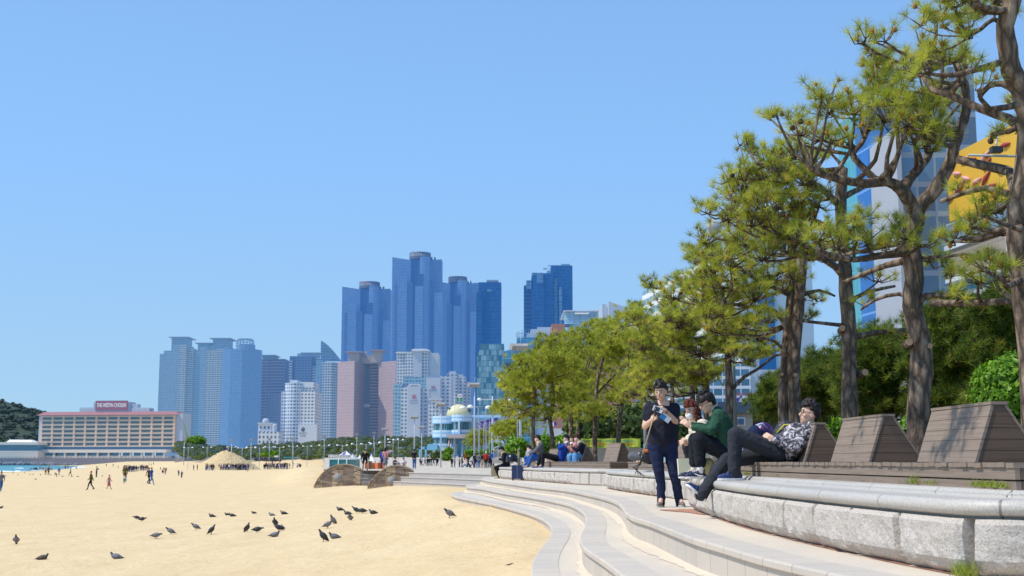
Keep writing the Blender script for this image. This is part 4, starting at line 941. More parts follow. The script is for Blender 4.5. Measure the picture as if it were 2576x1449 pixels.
# --- glass and brick hotels on the right
F_MOS = facade('mosaic glass', (.02, .14, .25), (.26, .42, .52), 1.05, 2.25, (.06, .94), (.05, .95), hz=.08, glass2=(.01, .09, .18), hzc=(.1, .4, .7), rough=.12)
m = F_MOS; nt = m.node_tree
t = bth('mosaic_hotel', 'glass hotel patterned with light and dark blue panes, right of the deep blue tower', 1235, 520)
mb = MB(); bx(mb, 1206, 1268, 865, 520, 24); bx(mb, 1200, 1208, 885, 523, 20); bx(mb, 1266, 1300, 952, 518, 30); mb.build('mosaic_front', F_MOS, t)
F_GLB = facade('blue strip glass', (.12, .34, .5), (.05, .22, .42), 1.1, 3.6, (.06, .94), (.05, .95), hz=.08, hzc=(.1, .4, .7))
t = bth('curved_glass_hotel', 'glass hotel with slanted blue top band and grey stepped roof left of brick hotel', 1330, 470)
mb = MB(); bx(mb, 1268, 1318, 895, 468, 20, vb=920, vt1=882) if False else bx(mb, 1268, 1318, 884, 468, 20, vb=912, vt1=868); bx(mb, 1300, 1350, 849, 470, 20); bx(mb, 1318, 1386, 853, 466, 16, vb=882); mb.build('glass_band', F_GLB, t)
mb = MB(); bx(mb, 1268, 1302, 912, 474, 8, vb=950); mb.build('dark_recess', plain('dark green glass', (.02, .09, .11), .15, .3, .2, hz=.06), t)
mb = MB(); bx(mb, 1326, 1395, 838, 474, 20); bx(mb, 1335, 1395, 828, 480, 14); bx(mb, 1352, 1392, 823, 484, 10); bx(mb, 1342, 1349, 882, 465, 2, vb=1000); bx(mb, 1358, 1364, 882, 465, 2, vb=1000); bx(mb, 1340, 1385, 905, 465.3, 1, vb=909); bx(mb, 1340, 1385, 935, 465.3, 1, vb=939); mb.build('pale_wall', M_CONC, t)
mb = MB()
for k in range(11): bx(mb, 1299 + k * 3, 1299.9 + k * 3, 833 - .5 * k if k % 3 else 838, 478, .3, vb=848)
bx(mb, 1297, 1333, 838, 478, .3, vb=839); bx(mb, 1297, 1333, 845, 478, .3, vb=846); mb.build('sign_scaffold', M_FRAMEB, t)
m, nt, b = newmat('red brick'); bt = nd(nt, 'ShaderNodeTexBrick'); uvn = nt.nodes.new('ShaderNodeUVMap'); nt.links.new(uvn.outputs[0], bt.inputs['Vector']); bt.inputs['Scale'].default_value = 1.4
bt.inputs['Color1'].default_value = (.38, .14, .085, 1); bt.inputs['Color2'].default_value = (.30, .11, .07, 1); bt.inputs['Mortar'].default_value = (.3, .17, .12, 1)
nt.links.new(bt.outputs[0], b.inputs['Base Color']); b.inputs['Roughness'].default_value = .85; haze(nt, b, .07); M_BRICK = m
YB = 300
t = bth('brick_hotel', 'red brick hotel with small round blue windows behind the pines', 1500, YB)
mb = MB(); bx(mb, 1388, 1421, 815, YB, 14); bx(mb, 1420, 1760, 838, YB + 2, 24); mb.build('brick_wall', M_BRICK, t)
mb = MB(); bx(mb, 1422, 1620, 845, YB + 1.4, 1, vb=847.5); bx(mb, 1422, 1424, 847, YB + 1.4, 1, vb=870); bx(mb, 1422, 1620, 868, YB + 1.4, 1, vb=870); mb.build('stone_trim', M_WHITEB, t)
mb = MB(); bx(mb, 1425, 1620, 848, YB + 1.5, .6, vb=868); mb.build('window_strip', plain('greenish strip glass', (.10, .22, .24), .15, .3, .3), t)
for u, v in ((1548, 884), (1580, 884), (1515, 884), (1640, 1010), (1606, 1010), (1600, 955), (1570, 930), (1610, 890), (1640, 950), (1690, 1060), (1705, 1010)):
    mb = MB(); bx(mb, u - 4, u + 4, v - 5, YB + 1.6, .5, vb=v + 5); mb.build('window', plain('small blue window', (.08, .28, .45), .15), t)
mb = MB(); bx(mb, 1425, 1760, 832, YB + 3, .3, vb=833); 
for k in range(50): bx(mb, 1425 + k * 4, 1425.6 + k * 4, 832, YB + 3, .2, vb=838)
mb.build('roof_railing', M_CONCD, t)
for k in range(3): pass
t = bth('rooftop_glass_hall', 'pale blue glass block with rounded corners and big pale letters, above the brick hotel', 1460, 330)
F_GLH = facade('pale glass grid', (.30, .46, .60), (.20, .40, .58), 1.3, 1.3, (.05, .95), (.05, .95), hz=.12, hzc=(.3, .6, .9))
mb = MB(); A_ = [P(u, 782, Y) for u, Y in ((1419, 334), (1421, 331.5), (1427, 330.4), (1440, 330), (1490, 330), (1498, 330.6), (1503, 332), (1506, 335), (1506, 350), (1419, 350))]; mb.prism([(p.x, p.y) for p in A_], 20, A_[4].z); mb.build('glass_wall', F_GLH, t)
mb = MB(); bx(mb, 1418, 1507, 780.6, 329.6, 21, vb=783); mb.build('roof_rim', M_WHITEB, t)
mb = MB(); bx(mb, 1446, 1482, 786.5, 329.2, .4, vb=790); mb.build('light_strip', plain('bright strip', (.9, .88, .8), .4), t)
mb = MB(); bx(mb, 1420, 1440, 815, 329.3, .5, vb=823); bx(mb, 1462, 1490, 816, 329.3, .5, vb=829); mb.build('dark_panes', plain('dark pane', (.03, .08, .14), .2, hz=.1), t)
text('GLORY C', 11.2, P(1511, 822.5, 328), plain('steel letters', (.22, .27, .33), .5), parent=t, height=1.5)
t = bth('grey_hotel_block', 'pale blue grey block with a sloping roofline behind the glass block', 1545, 380)
mb = MB(); bx(mb, 1531, 1600, 758, 380, 20, vt1=781); bx(mb, 1515, 1524, 765, 384, 16); bx(mb, 1523, 1532, 776, 383, 16); bx(mb, 1496, 1517, 800, 386, 16); mb.build('wall', M_CONC, t)
mb = MB()
for u, v in ((1553, 800), (1519, 803), (1526, 832)): bx(mb, u - 3, u + 3, v - 4, 379.5, .6, vb=v + 4)
bx(mb, 1505, 1513, 808, 385, 1, vb=840); mb.build('dark_openings', M_CONCD, t)
# white balcony hotel facing the sea
F_WBAL = facade('white hotel window bands', (.72, .73, .74), (.18, .36, .5), 2.1, 1.72, (.04, .96), (.24, .80), hz=.04, var=.6, rough=.12)
t = bth('white_band_hotel', 'white hotel with long window bands facing the sea, half hidden by the pines', 1700, 190)
def seaplane(u, Y0, u0): # wall running inland: x = x0 + .125 (Y0-Y)
    x0 = (u0 - 1288) / FPX * Y0; k = (u - 1288) / FPX; Y = (x0 + .125 * Y0) / (k + .125); return Vector((k * Y, Y))
a = seaplane(1618, 200, 1618); b_ = seaplane(1862, 200, 1618)
mb = MB(); zt = P(1618, 735, a.y).z; mb.prism([(a.x, a.y), (b_.x, b_.y), (b_.x + 9, b_.y + 1), (a.x + 12, a.y + 2)], GZ - 2, zt); mb.build('banded_front', F_WBAL, t)
mb = MB(); c = seaplane(1738, 200, 1618); mb.prism([(c.x + .6, c.y), (b_.x + .6, b_.y), (b_.x + 7, b_.y + 1), (c.x + 9, c.y + 2)], zt - .1, zt + 2.6); mb.build('penthouse', M_CONCD, t)
mb = MB(); mb.prism([(b_.x + .3, b_.y - .15), (b_.x + 9, b_.y + .85), (b_.x + 9, b_.y + 1), (b_.x + .3, b_.y + .0)], GZ - 2, zt - .5); mb.build('end_wall', M_CONC, t)
t = bth('dark_blue_tower', 'slim dark blue glass tower seen between the pine trunks', 1940, 150)
mb = MB(); bx(mb, 1906, 1948, 742, 150, 8); bx(mb, 1946, 1976, 700, 152, 8); mb.build('shaft', F_DB, t)
F_POD = facade('blue podium bands', (.55, .6, .66), (.07, .2, .34), .8, .85, (.05, .95), (.25, .95), hz=.03, var=.5)
t = bth('blue_window_block', 'white and blue banded block behind the brown kiosk', 1850, 110); mb = MB(); bx(mb, 1700, 1888, 915, 112, 8); mb.build('banded_front', F_POD, t); mb = MB(); bx(mb, 1888, 1960, 930, 114, 8); mb.build('grey_wall', M_CONC, t)
M_REDL = plain('red sign letters', (.5, .05, .05), .5, .05, 2)
text('해운대 회센타', 1.7, P(1872, 992, 111.8), M_REDL, parent=t)
# teal and blue glass tower
F_TEAL = facade('teal glass', (.12, .36, .42), (.08, .34, .42), .85, 2.4, (.05, .95), (.03, .97), hz=.05, hzc=(.1, .5, .7), var=.25); F_ROYAL = facade('royal blue glass', (.14, .3, .6), (.02, .13, .42), 1.6, 4.2, (.0, 1), (.05, 1), hz=.05, hzc=(.05, .3, .8), var=.3, rough=.1)
t = bth('blue_teal_tower', 'tall tower half teal and half royal blue glass behind the right hand pines', 2190, 130)
B_ = seaplane(2173, 130, 2173); C_ = seaplane(2256, 130, 2173); zt = P(2173, 300, B_.y).z
mb = MB(); A_ = P(2118, 600, B_.y + 4); mb.prism([(A_.x, A_.y), (B_.x, B_.y), (B_.x + 3, B_.y + 12), (A_.x + 3, A_.y + 12)], GZ, zt + .5); mb.build('teal_face', F_TEAL, t)
mb = MB(); mb.prism([(B_.x, B_.y), (C_.x, C_.y), (C_.x + 6, C_.y + 2), (B_.x + 6, B_.y + 2)], GZ, zt); mb.build('blue_face', F_ROYAL, t)
t = bth('pale_slab_building', 'pale grey building with a tall slab, right of the teal and blue tower', 2300, 105)
mb = MB(); bx(mb, 2252, 2264, 318, 108, 8); mb.build('pale_wall', plain('pale stone wall', (.34, .36, .40), .8, .08, .3, hz=.03), t)
mb = MB(); bx(mb, 2264.5, 2378, 330, 109, 7); mb.build('glass_wall', facade('grey blue glass wall', (.25, .29, .33), (.10, .19, .30), 1.6, 2.6, (.06, .94), (.1, .92), hz=.05, var=.4), t)
mb = MB(); bx(mb, 2384, 2448, 168, 112, 8); bx(mb, 2330, 2386, 212, 114, 6); mb.build('grey_slab', facade('grey slab glass', (.24, .27, .31), (.16, .2, .26), 2, 3, (.05, .95), (.1, .95), hz=.05), t)
# shop building with the yellow board
t = bth('yellow_board_building', 'brown grey building with a huge yellow sign board behind the pines at right', 2450, 105)
def YP(u): return seaplane(u, 100, 2547)
def wallq(mb, u0, u1, z0, z1, th=1.0, out=0, mat=0):
    a, b_ = YP(u0), YP(u1); mb.prism([(a.x - out, a.y), (b_.x - out, b_.y), (b_.x - out + th, b_.y), (a.x - out + th, a.y)], z0, z1, mat)
mb = MB(); wallq(mb, 2262, 2700, GZ, 17.6, 12); mb.build('shop_front', facade('shop glass', (.45, .46, .48), (.08, .25, .33), 3, 4, (.04, .96), (.1, .9)), t)
M_BRNW = facade('brown stone panels', (.20, .17, .14), (.29, .245, .20), 2.2, 1.5, (.02, .98), (.03, .97), rough=.7, var=.15)
mb = MB(); wallq(mb, 2258, 2700, 17.6, 20.2, 12.6, .5); mb.build('stone_band', M_BRNW, t)
mb = MB(); wallq(mb, 2258, 2700, 17.3, 17.75, 12.8, .7); wallq(mb, 2258, 2700, 20.1, 20.5, 12.8, .7); mb.build('white_cornice', M_WHITEB, t)
mb = MB()
n = 90
for k in range(n):
    a = YP(lerp(2300, 2700, k / n)); mb.box(a.x - .4, a.x - .32, a.y, a.y + .08, 20.5, 22.4)
wallq(mb, 2300, 2700, 22.3, 22.45, .1, .42); mb.build('roof_railing', plain('blue grey railing', (.3, .4, .55), .5), t)
mb = MB(); wallq(mb, 2372, 2700, 22.7, 28.4, .6, .1); sg = mb.build('sign_board', plain('yellow sign board', (.60, .35, .03), .6, .05, .2), t)
M_MAROON = plain('maroon sign paint', (.32, .03, .04), .6, .1, 1); M_PINKS = plain('pink sign paint', (.7, .35, .32), .6, .1, 1)
a, b_ = YP(2420), YP(2560); rt = Vector((b_.x - a.x, b_.y - a.y, 0)).normalized()
q = YP(2396); mb = MB(); c = Vector((q.x - .14, q.y, 26.2)); ri = [c + (rt * math.cos(R(k)) + Vector((0, 0, 1)) * math.sin(R(k))) * .85 for k in range(0, 360, 20)]; mb.add(ri, [tuple(range(len(ri)))]); mb.tube([p for p in ri] + [ri[0]], .1, 4, 1); mb.build('round_badge', [M_MAROON, M_PINKS], sg)
rr = random.Random(5); mb = MB()
for k in range(16):                       # brushed script and a picture, too broken up by branches to read
    q = YP(rr.uniform(2410, 2570)); c = Vector((q.x - .18, q.y, rr.uniform(24.0, 27.4))); d = rr.uniform(-.5, .9)
    mb.tube([c - rt * .6, c + Vector((0, 0, d * .5)), c + rt * .7 + Vector((0, 0, d))], [.10, .22, .08], 5, rr.choice((0, 0, 1)))
mb.build('painted_script', [M_MAROON, M_PINKS], sg)
# kiosk
t = bth('kiosk', 'small beige kiosk with a dark blue fascia and white window between the pine trunks', 1870, 45)
mb = MB(); bx(mb, 1812, 1893, 1037, 45, 3.2, vb=1085); mb.build('wall', plain('beige render', (.45, .38, .29), .85, .06, 2), t)
mb = MB(); bx(mb, 1893.5, 1965, 1042, 45.6, 2.8, vb=1085); mb.build('side_wall', plain('dark brown boards', (.10, .08, .065), .8), t)
mb = MB(); bx(mb, 1806, 1894, 1011, 44.8, 3.6, vb=1039); bx(mb, 1894, 1962, 1015, 45.2, 3.2, vb=1042); mb.build('fascia', plain('slate blue fascia', (.055, .085, .13), .5, .1, 2), t)
mb = MB(); bx(mb, 1838, 1874.5, 1050, 44.95, .1, vb=1071); fr = mb.build('window_frame', M_WLET, t)
mb = MB(); bx(mb, 1841, 1855.5, 1053, 44.9, .06, vb=1068); bx(mb, 1858, 1871.5, 1053, 44.9, .06, vb=1068); mb.build('pane', plain('kiosk pane', (.10, .16, .24), .1), fr)
# ================================================================ vegetation
NR = np.random.default_rng(11)
def needle_mat(name, dark, mid, light, dry, trans=.28):
    m, nt, b = newmat(name)
    at = nt.nodes.new('ShaderNodeAttribute'); at.attribute_name = 'tone'
    c = ramp(nt, at.outputs['Fac'], [(0, dark), (.5, mid), (.86, light), (1, dry)])
    nt.links.new(c, b.inputs['Base Color']); b.inputs['Roughness'].default_value = .5; b.inputs['Specular IOR Level'].default_value = .35
    tr = nt.nodes.new('ShaderNodeBsdfTranslucent'); nt.links.new(c, tr.inputs[0]); mx = nt.nodes.new('ShaderNodeMixShader'); mx.inputs[0].default_value = trans
    out = [n for n in nt.nodes if n.type == 'OUTPUT_MATERIAL'][0]
    nt.links.new(b.outputs[0], mx.inputs[1]); nt.links.new(tr.outputs[0], mx.inputs[2]); nt.links.new(mx.outputs[0], out.inputs[0]); return m
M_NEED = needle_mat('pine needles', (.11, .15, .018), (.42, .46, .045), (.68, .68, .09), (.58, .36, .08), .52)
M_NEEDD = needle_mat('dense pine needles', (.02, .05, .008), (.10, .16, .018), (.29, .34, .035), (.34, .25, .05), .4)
M_LEAF = needle_mat('shrub leaves', (.05, .13, .008), (.16, .33, .015), (.30, .50, .03), (.40, .55, .06), .35)
M_LEAFO = needle_mat('olive leaves', (.045, .075, .02), (.11, .16, .035), (.2, .26, .06), (.28, .28, .1), .3)
M_WOODF = needle_mat('distant pine foliage', (.07, .12, .03), (.17, .215, .045), (.29, .30, .06), (.38, .34, .08), .35)
M_HILLF = needle_mat('distant hill foliage', (.02, .045, .035), (.04, .075, .05), (.07, .11, .06), (.11, .15, .07), .2)
M_BUD = plain('orange brown buds', (.34, .13, .035), .8, .3, 30); M_CONE = plain('dark cones', (.075, .04, .025), .9, .3, 30)
m, nt, b = newmat('pine bark')
vv = scaled(nt, 11, 11, 3.6); vo = nd(nt, 'ShaderNodeTexVoronoi', feature='DISTANCE_TO_EDGE'); vo.inputs['Scale'].default_value = 1.3
nz = nd(nt, 'ShaderNodeTexNoise'); nz.inputs['Scale'].default_value = 3; nt.links.new(vv, nz.inputs['Vector']); mxv = nt.nodes.new('ShaderNodeMix'); mxv.data_type = 'VECTOR'; mxv.inputs[0].default_value = .35
nt.links.new(vv, mxv.inputs[4]); nt.links.new(nz.outputs['Color'], mxv.inputs[5]); nt.links.new(mxv.outputs[1], vo.inputs['Vector'])
c = ramp(nt, vo.outputs['Distance'], [(0, (.035, .024, .018)), (.14, (.15, .10, .07)), (.40, (.40, .295, .21))]); c = mixc(nt, mth(nt, 'MULTIPLY', noise(nt, 5, 4), .5), c, (.2, .165, .13))
nt.links.new(c, b.inputs['Base Color']); b.inputs['Roughness'].default_value = .95; b.inputs['Specular IOR Level'].default_value = .1; bump(nt, b, vo.outputs['Distance'], .9, .05); M_BARK = m
M_CUT = plain('pale sawn wood', (.45, .27, .16), .8)
def needles(C_, A, K, L, W, spread=.9, curl=0):
    """K thin triangles round every tuft centre C_ (n,3) with axis A (n,3)"""
    n = len(C_)
    d = NR.normal(size=(n, K, 3)); d /= np.linalg.norm(d, axis=2, keepdims=True)
    d = d * spread + A[:, None, :] * (1.0 - .35 * spread); d /= np.linalg.norm(d, axis=2, keepdims=True)
    s = np.cross(d, NR.normal(size=(n, K, 3))); s /= np.linalg.norm(s, axis=2, keepdims=True) + 1e-9
    l = L * NR.uniform(.65, 1.1, size=(n, K, 1)); b0 = C_[:, None, :] + d * (l * .06) + NR.normal(size=(n, K, 3)) * L * .07
    V = np.stack([b0 + s * W / 2, b0 - s * W / 2, b0 + d * l], 2).reshape(-1, 3)
    tone = np.clip(NR.normal(.5, .2, size=(n, 1, 1)) + NR.normal(0, .10, size=(n, K, 1)), 0, .93) + np.zeros((n, K, 3))
    tone = np.where(NR.random((n, K, 1)) < .018, 1.0, tone)
    return V, tone.reshape(-1)
def leaves(C_, A, size, fold=.35):
    """one small bent leaf quad per centre, facing A"""
    n = len(C_); u = np.cross(A, NR.normal(size=(n, 3))); u /= np.linalg.norm(u, axis=1, keepdims=True) + 1e-9; w = np.cross(A, u)
    s = (size * NR.uniform(.6, 1.3, size=(n, 1)))
    V = np.stack([C_ - u * s * .5, C_ - w * s * .32 + A * s * .1, C_ + u * s * .5, C_ + w * s * .32 + A * s * .1], 1).reshape(-1, 3)
    t = np.clip(NR.normal(.48, .2, size=(n, 1)) + np.zeros((n, 4)), 0, 1).reshape(-1); return V, t
def np_mesh(name, V, k, tone, mats, extra=None):
    """mesh of disjoint k-gons; extra = MB whose faces are appended (material 1..)"""
    n = len(V) // k; me = bpy.data.meshes.new(name)
    nv = len(V); ev = np.array(extra.v, dtype=float).reshape(-1, 3) if extra is not None and extra.v else np.zeros((0, 3))
    me.vertices.add(nv + len(ev)); me.vertices.foreach_set('co', np.concatenate([V, ev]).astype(np.float32).ravel())
    loops = list(range(nv)); tot = [k] * n; mi = [0] * n
    if len(ev):
        for f, q in zip(extra.f, extra.m): loops += [nv + i for i in f]; tot.append(len(f)); mi.append(q)
    me.loops.add(len(loops)); me.loops.foreach_set('vertex_index', loops); me.polygons.add(len(tot))
    st = np.concatenate([[0], np.cumsum(tot)[:-1]]); me.polygons.foreach_set('loop_start', st.astype(np.int32)); me.polygons.foreach_set('loop_total', np.array(tot, np.int32)); me.polygons.foreach_set('material_index', mi)
    a = me.attributes.new('tone', 'FLOAT', 'POINT'); a.data.foreach_set('value', np.concatenate([tone, np.full(len(ev), .5)]).astype(np.float32))
    for q in mats: me.materials.append(q)
    me.update(calc_edges=True); me.validate(); return me
def dens(pts, r, step):
    out = []; R_ = []
    for i in range(len(pts) - 1):
        p0, p1, p2, p3 = pts[max(i - 1, 0)], pts[i], pts[i + 1], pts[min(i + 2, len(pts) - 1)]
        n = max(2, int((p2 - p1).length / step))
        for k in range(n):
            t = k / n; out.append(.5 * ((2 * p1) + (p2 - p0) * t + (2 * p0 - 5 * p1 + 4 * p2 - p3) * t * t + (3 * p1 - p0 - 3 * p2 + p3) * t ** 3)); R_.append(lerp(r[i], r[i + 1], t))
    return out + [pts[-1]], R_ + [r[-1]]
PINES = 'gnarled pines planted behind the timber decks'
def pine(label, Y, limbs, pads, seed, L=.125, W=.0065, K=46, dn=1.0, dz=1.0, buds=.16, mat=None, base=None, cuts=(), group=PINES, twigs=True, fill=.8, nm='pine_tree'):
    """limbs: [(pixel points, first radius px, last radius px, depth drift m)], pads: [(u, v, ru, rv, depth offset)]"""
    r = random.Random(seed); k = Y / FPX
    b0 = P(*limbs[0][0][0], Y); base = b0 if base is None else base
    t = thing(nm, label, 'tree', (b0.x, b0.y, min(b0.z, WF)), group)
    tb = MB(); skel = []
    for li, (pts, r0, r1, dd) in enumerate(limbs):
        n = len(pts); W_ = []
        for i, (u, v) in enumerate(pts):
            p = P(u, v, Y + dd * i / max(1, n - 1)); W_.append(p + Vector((r.uniform(-1, 1), 0, r.uniform(-1, 1))) * (r0 * k * .12 if i else 0))
        if li == 0: W_[0].z = WF - .1
        D, Rr = dens(W_, [lerp(r0, r1, (i / max(1, n - 1)) ** .8) * k for i in range(n)], .22)
        Rr = [q * r.uniform(.93, 1.09) for q in Rr]
        tb.tube(D, Rr, 10 if r0 * k > .06 else 7)
        skel += [(p, q) for p, q in zip(D, Rr)]
    for (u, v, rp, sx) in cuts:
        p = P(u, v, Y); tb.tube([p + Vector((0, .05, 0)), p + Vector((sx * .03, -.16, .02))], [rp * k, rp * k * .9], 9, 0); q = p + Vector((sx * .03, -.163, .02)); tb.tube([q, q + Vector((0, -.004, 0))], [rp * k * .85] * 2, 9, 1, False)
    pads = list(pads); extra = []
    for i, a in enumerate(pads):                 # fill between neighbouring pads so the crown closes
        for b_ in pads[i + 1:]:
            d = math.hypot(a[0] - b_[0], (a[1] - b_[1]) * 1.3)
            if d < 2.3 * (a[2] + b_[2]) / 2 and r.random() < fill: extra.append(((a[0] + b_[0]) / 2 + r.uniform(-8, 8), (a[1] + b_[1]) / 2 + r.uniform(-6, 6), (a[2] + b_[2]) / 2 * r.uniform(.55, .85), (a[3] + b_[3]) / 2 * r.uniform(.55, .85)))
    pads += extra
    CC = []; AA = []; ex = MB()
    for (u, v, ru, rv, *o) in pads:
        off = o[0] if o else r.uniform(-dz, dz)
        c = P(u, v, Y + off); rx, rz = ru * k * 1.12, rv * k * 1.15
        sp, sr = min(skel, key=lambda q: (q[0] - c).length + (.0 if q[0].z <= c.z + .1 else .5))
        hub = c - Vector((0, 0, rz * .45))
        mid = (sp + hub) / 2 + Vector((r.uniform(-.15, .15), r.uniform(-.15, .15), -.10)) * (sp - hub).length
        br = min(sr * .7, .035 if twigs else .05)
        D, Rr = dens([sp, mid, hub], [br, br * .75, br * .45], .3); tb.tube(D, Rr, 5)
        nt_ = max(5, int(dn * 7.2 * ru * rv * math.pi / (math.pi * (L / k) ** 2 * .55)))
        for i in range(nt_):
            while True:
                q = Vector((r.gauss(0, .68), r.gauss(0, .68), r.gauss(0, .66)))
                if q.length < 1.75: break
            if q.z < -.1 and r.random() < .5: q.z = -q.z
            p = c + Vector((q.x * rx, q.y * rx * .9, q.z * rz)); ax = Vector((q.x * .6, q.y * .6, .75 + q.z * .3)).normalized()
            CC.append(p); AA.append(ax)
            if twigs:
                e = hub.lerp(p, .35) + Vector((r.uniform(-.05, .05), r.uniform(-.05, .05), -.03)); tb.tube([hub.lerp(p, .02), e, p], [.011, .008, .005], 3)
            if r.random() < buds:
                s_ = L * r.uniform(.16, .27); ex.ball(p + ax * L * .12, (s_ * .75, s_ * .75, s_), 5, 4, 1)
            elif r.random() < .02: ex.ball(p - ax * .05, L * .24, 6, 4, 2)
    tb.build('trunk', [M_BARK, M_CUT], t)
    V, tone = needles(np.array([tuple(p) for p in CC]), np.array([tuple(p) for p in AA]), K, L, W)
    link('crown', np_mesh('crown', V, 3, tone, [mat or M_NEED, M_BUD, M_CONE], ex), t)
    return t
pine('big pine with its trunk along the right edge of the picture', 11.5,
     [([(2606, 1110), (2592, 900), (2572, 700), (2563, 610), (2566, 520), (2582, 400), (2584, 300), (2568, 222), (2546, 181), (2532, 117), (2532, 65), (2548, -20), (2560, -140)], 34, 20, -.6),
      ([(2582, 330), (2540, 300), (2466, 272), (2388, 238), (2342, 222), (2318, 179)], 15, 8, .8), ([(2575, 232), (2549, 228), (2520, 210), (2487, 218), (2463, 246)], 11, 6, .4),
      ([(2566, 520), (2552, 470), (2541, 436), (2526, 427), (2470, 415), (2410, 401)], 17, 11, .9), ([(2566, 560), (2550, 494), (2500, 478), (2474, 473), (2420, 488), (2367, 506)], 13, 6, .6),
      ([(2538, 40), (2500, 22), (2420, 35), (2340, 44)], 9, 4, .3), ([(2534, 70), (2500, 48), (2470, 72), (2440, 90)], 8, 4, -.3), ([(2574, 790), (2560, 757), (2470, 762), (2342, 763)], 11, 9, 1.4), ([(2572, 640), (2590, 560), (2640, 480)], 14, 8, .3), ([(2550, -40), (2400, -140), (2150, -190), (1900, -170), (1720, -110)], 13, 5, -2.4), ([(2300, -170), (2000, -260), (1700, -200), (1480, -110)], 9, 4, -.8)],
     [(2318, 100, 26, 22), (2312, 55, 22, 22), (2350, 20, 34, 26), (2405, 8, 40, 22), (2455, 30, 45, 24), (2440, 86, 28, 18), (2500, 12, 36, 22), (2375, 60, 24, 14), (2565, 265, 20, 34), (2540, -30, 70, 40), (2440, -40, 60, 30), (2560, 320, 22, 22), (2490, 330, 20, 14),
      (2370, 140, 40, 26), (2420, 165, 38, 30), (2330, 170, 34, 28), (2460, 215, 26, 22), (2450, 540, 42, 26, .4), (2500, 520, 36, 30, .3), (2520, 580, 30, 26, .3), (2440, 580, 30, 20, .4), (2400, 600, 30, 16, .6), (1740, -130, 70, 34, -2.7), (1830, -90, 60, 30, -2.4), (1640, -190, 60, 30, -2.6), (1900, -210, 70, 34, -2.0), (1500, -90, 50, 26, -.3), (1580, -150, 60, 28, -.8), (1420, -170, 50, 26, .6), (1700, -260, 60, 30, -1.4), (2040, -130, 60, 30, -1.2), (2500, 660, 40, 26, .5), (2550, 700, 36, 30), (2460, 700, 46, 28, .8), (2420, 480, 24, 14, .5), (2410, 735, 26, 18, 1)], 1, L=.13, W=.005, K=54)
pine('forked pine with a thick trunk behind the largest backrest', 14.5,
     [([(2315, 1120), (2312, 1040), (2316, 940), (2312, 850), (2293, 770), (2300, 700), (2293, 640), (2288, 600), (2300, 560), (2302, 522)], 30, 21, 0), ([(2302, 530), (2283, 500), (2264, 474), (2230, 457), (2180, 462), (2120, 455), (2068, 440), (2040, 424)], 20, 7, -.7),
      ([(2235, 460), (2200, 450), (2162, 412), (2145, 388), (2165, 362), (2180, 340)], 11, 6, .4), ([(2268, 478), (2290, 450), (2320, 415), (2338, 388), (2330, 350)], 16, 8, .6), ([(2304, 530), (2325, 512), (2352, 478), (2376, 440), (2392, 400), (2402, 365), (2416, 325), (2430, 280), (2425, 210), (2400, 150)], 22, 9, -.4),
      ([(2290, 632), (2250, 640), (2205, 646), (2150, 655), (2085, 640), (2060, 628)], 12, 6, -.9), ([(2290, 615), (2262, 612), (2200, 625), (2130, 640)], 9, 5, .5), ([(2282, 655), (2230, 668), (2170, 690), (2120, 710)], 10, 5, .7), ([(2308, 770), (2330, 745), (2380, 742), (2415, 730)], 10, 5, -.4), ([(2298, 650), (2380, 645), (2440, 640), (2480, 655)], 5, 3, -.5), ([(2320, 760), (2260, 740), (2200, 755), (2165, 780)], 7, 3, .3)],
     [(2172, 100, 30, 22), (2226, 92, 20, 26), (2205, 150, 44, 30), (2262, 178, 40, 34), (2306, 150, 36, 26), (2195, 212, 40, 30), (2250, 250, 46, 30), (2318, 255, 46, 32), (2380, 250, 36, 30), (2430, 120, 30, 20), (2068, 232, 30, 22), (2092, 272, 44, 26), (2150, 272, 44, 30), (2220, 292, 46, 34), (2282, 302, 40, 30), (2340, 318, 40, 30), (2392, 330, 26, 22),
      (1985, 290, 30, 16), (1935, 290, 22, 14), (2012, 330, 34, 20), (2062, 342, 34, 26), (2130, 352, 30, 18), (2300, 350, 34, 22), (2350, 365, 26, 18), (2280, 590, 34, 24, -.5), (2320, 605, 30, 24, -.5), (2255, 560, 28, 18, .4), (2345, 645, 30, 18), (2180, 600, 34, 24, -.4), (2110, 615, 40, 24, -.6), (2060, 590, 40, 26, -.6), (2150, 560, 34, 22, .3), (2390, 680, 34, 20), (2230, 620, 22, 14), (2470, 640, 26, 16), (2180, 760, 24, 14, .4)], 2, L=.135, W=.005, K=54, cuts=((2283, 868, 11, -1), (2326, 878, 8, .3)))
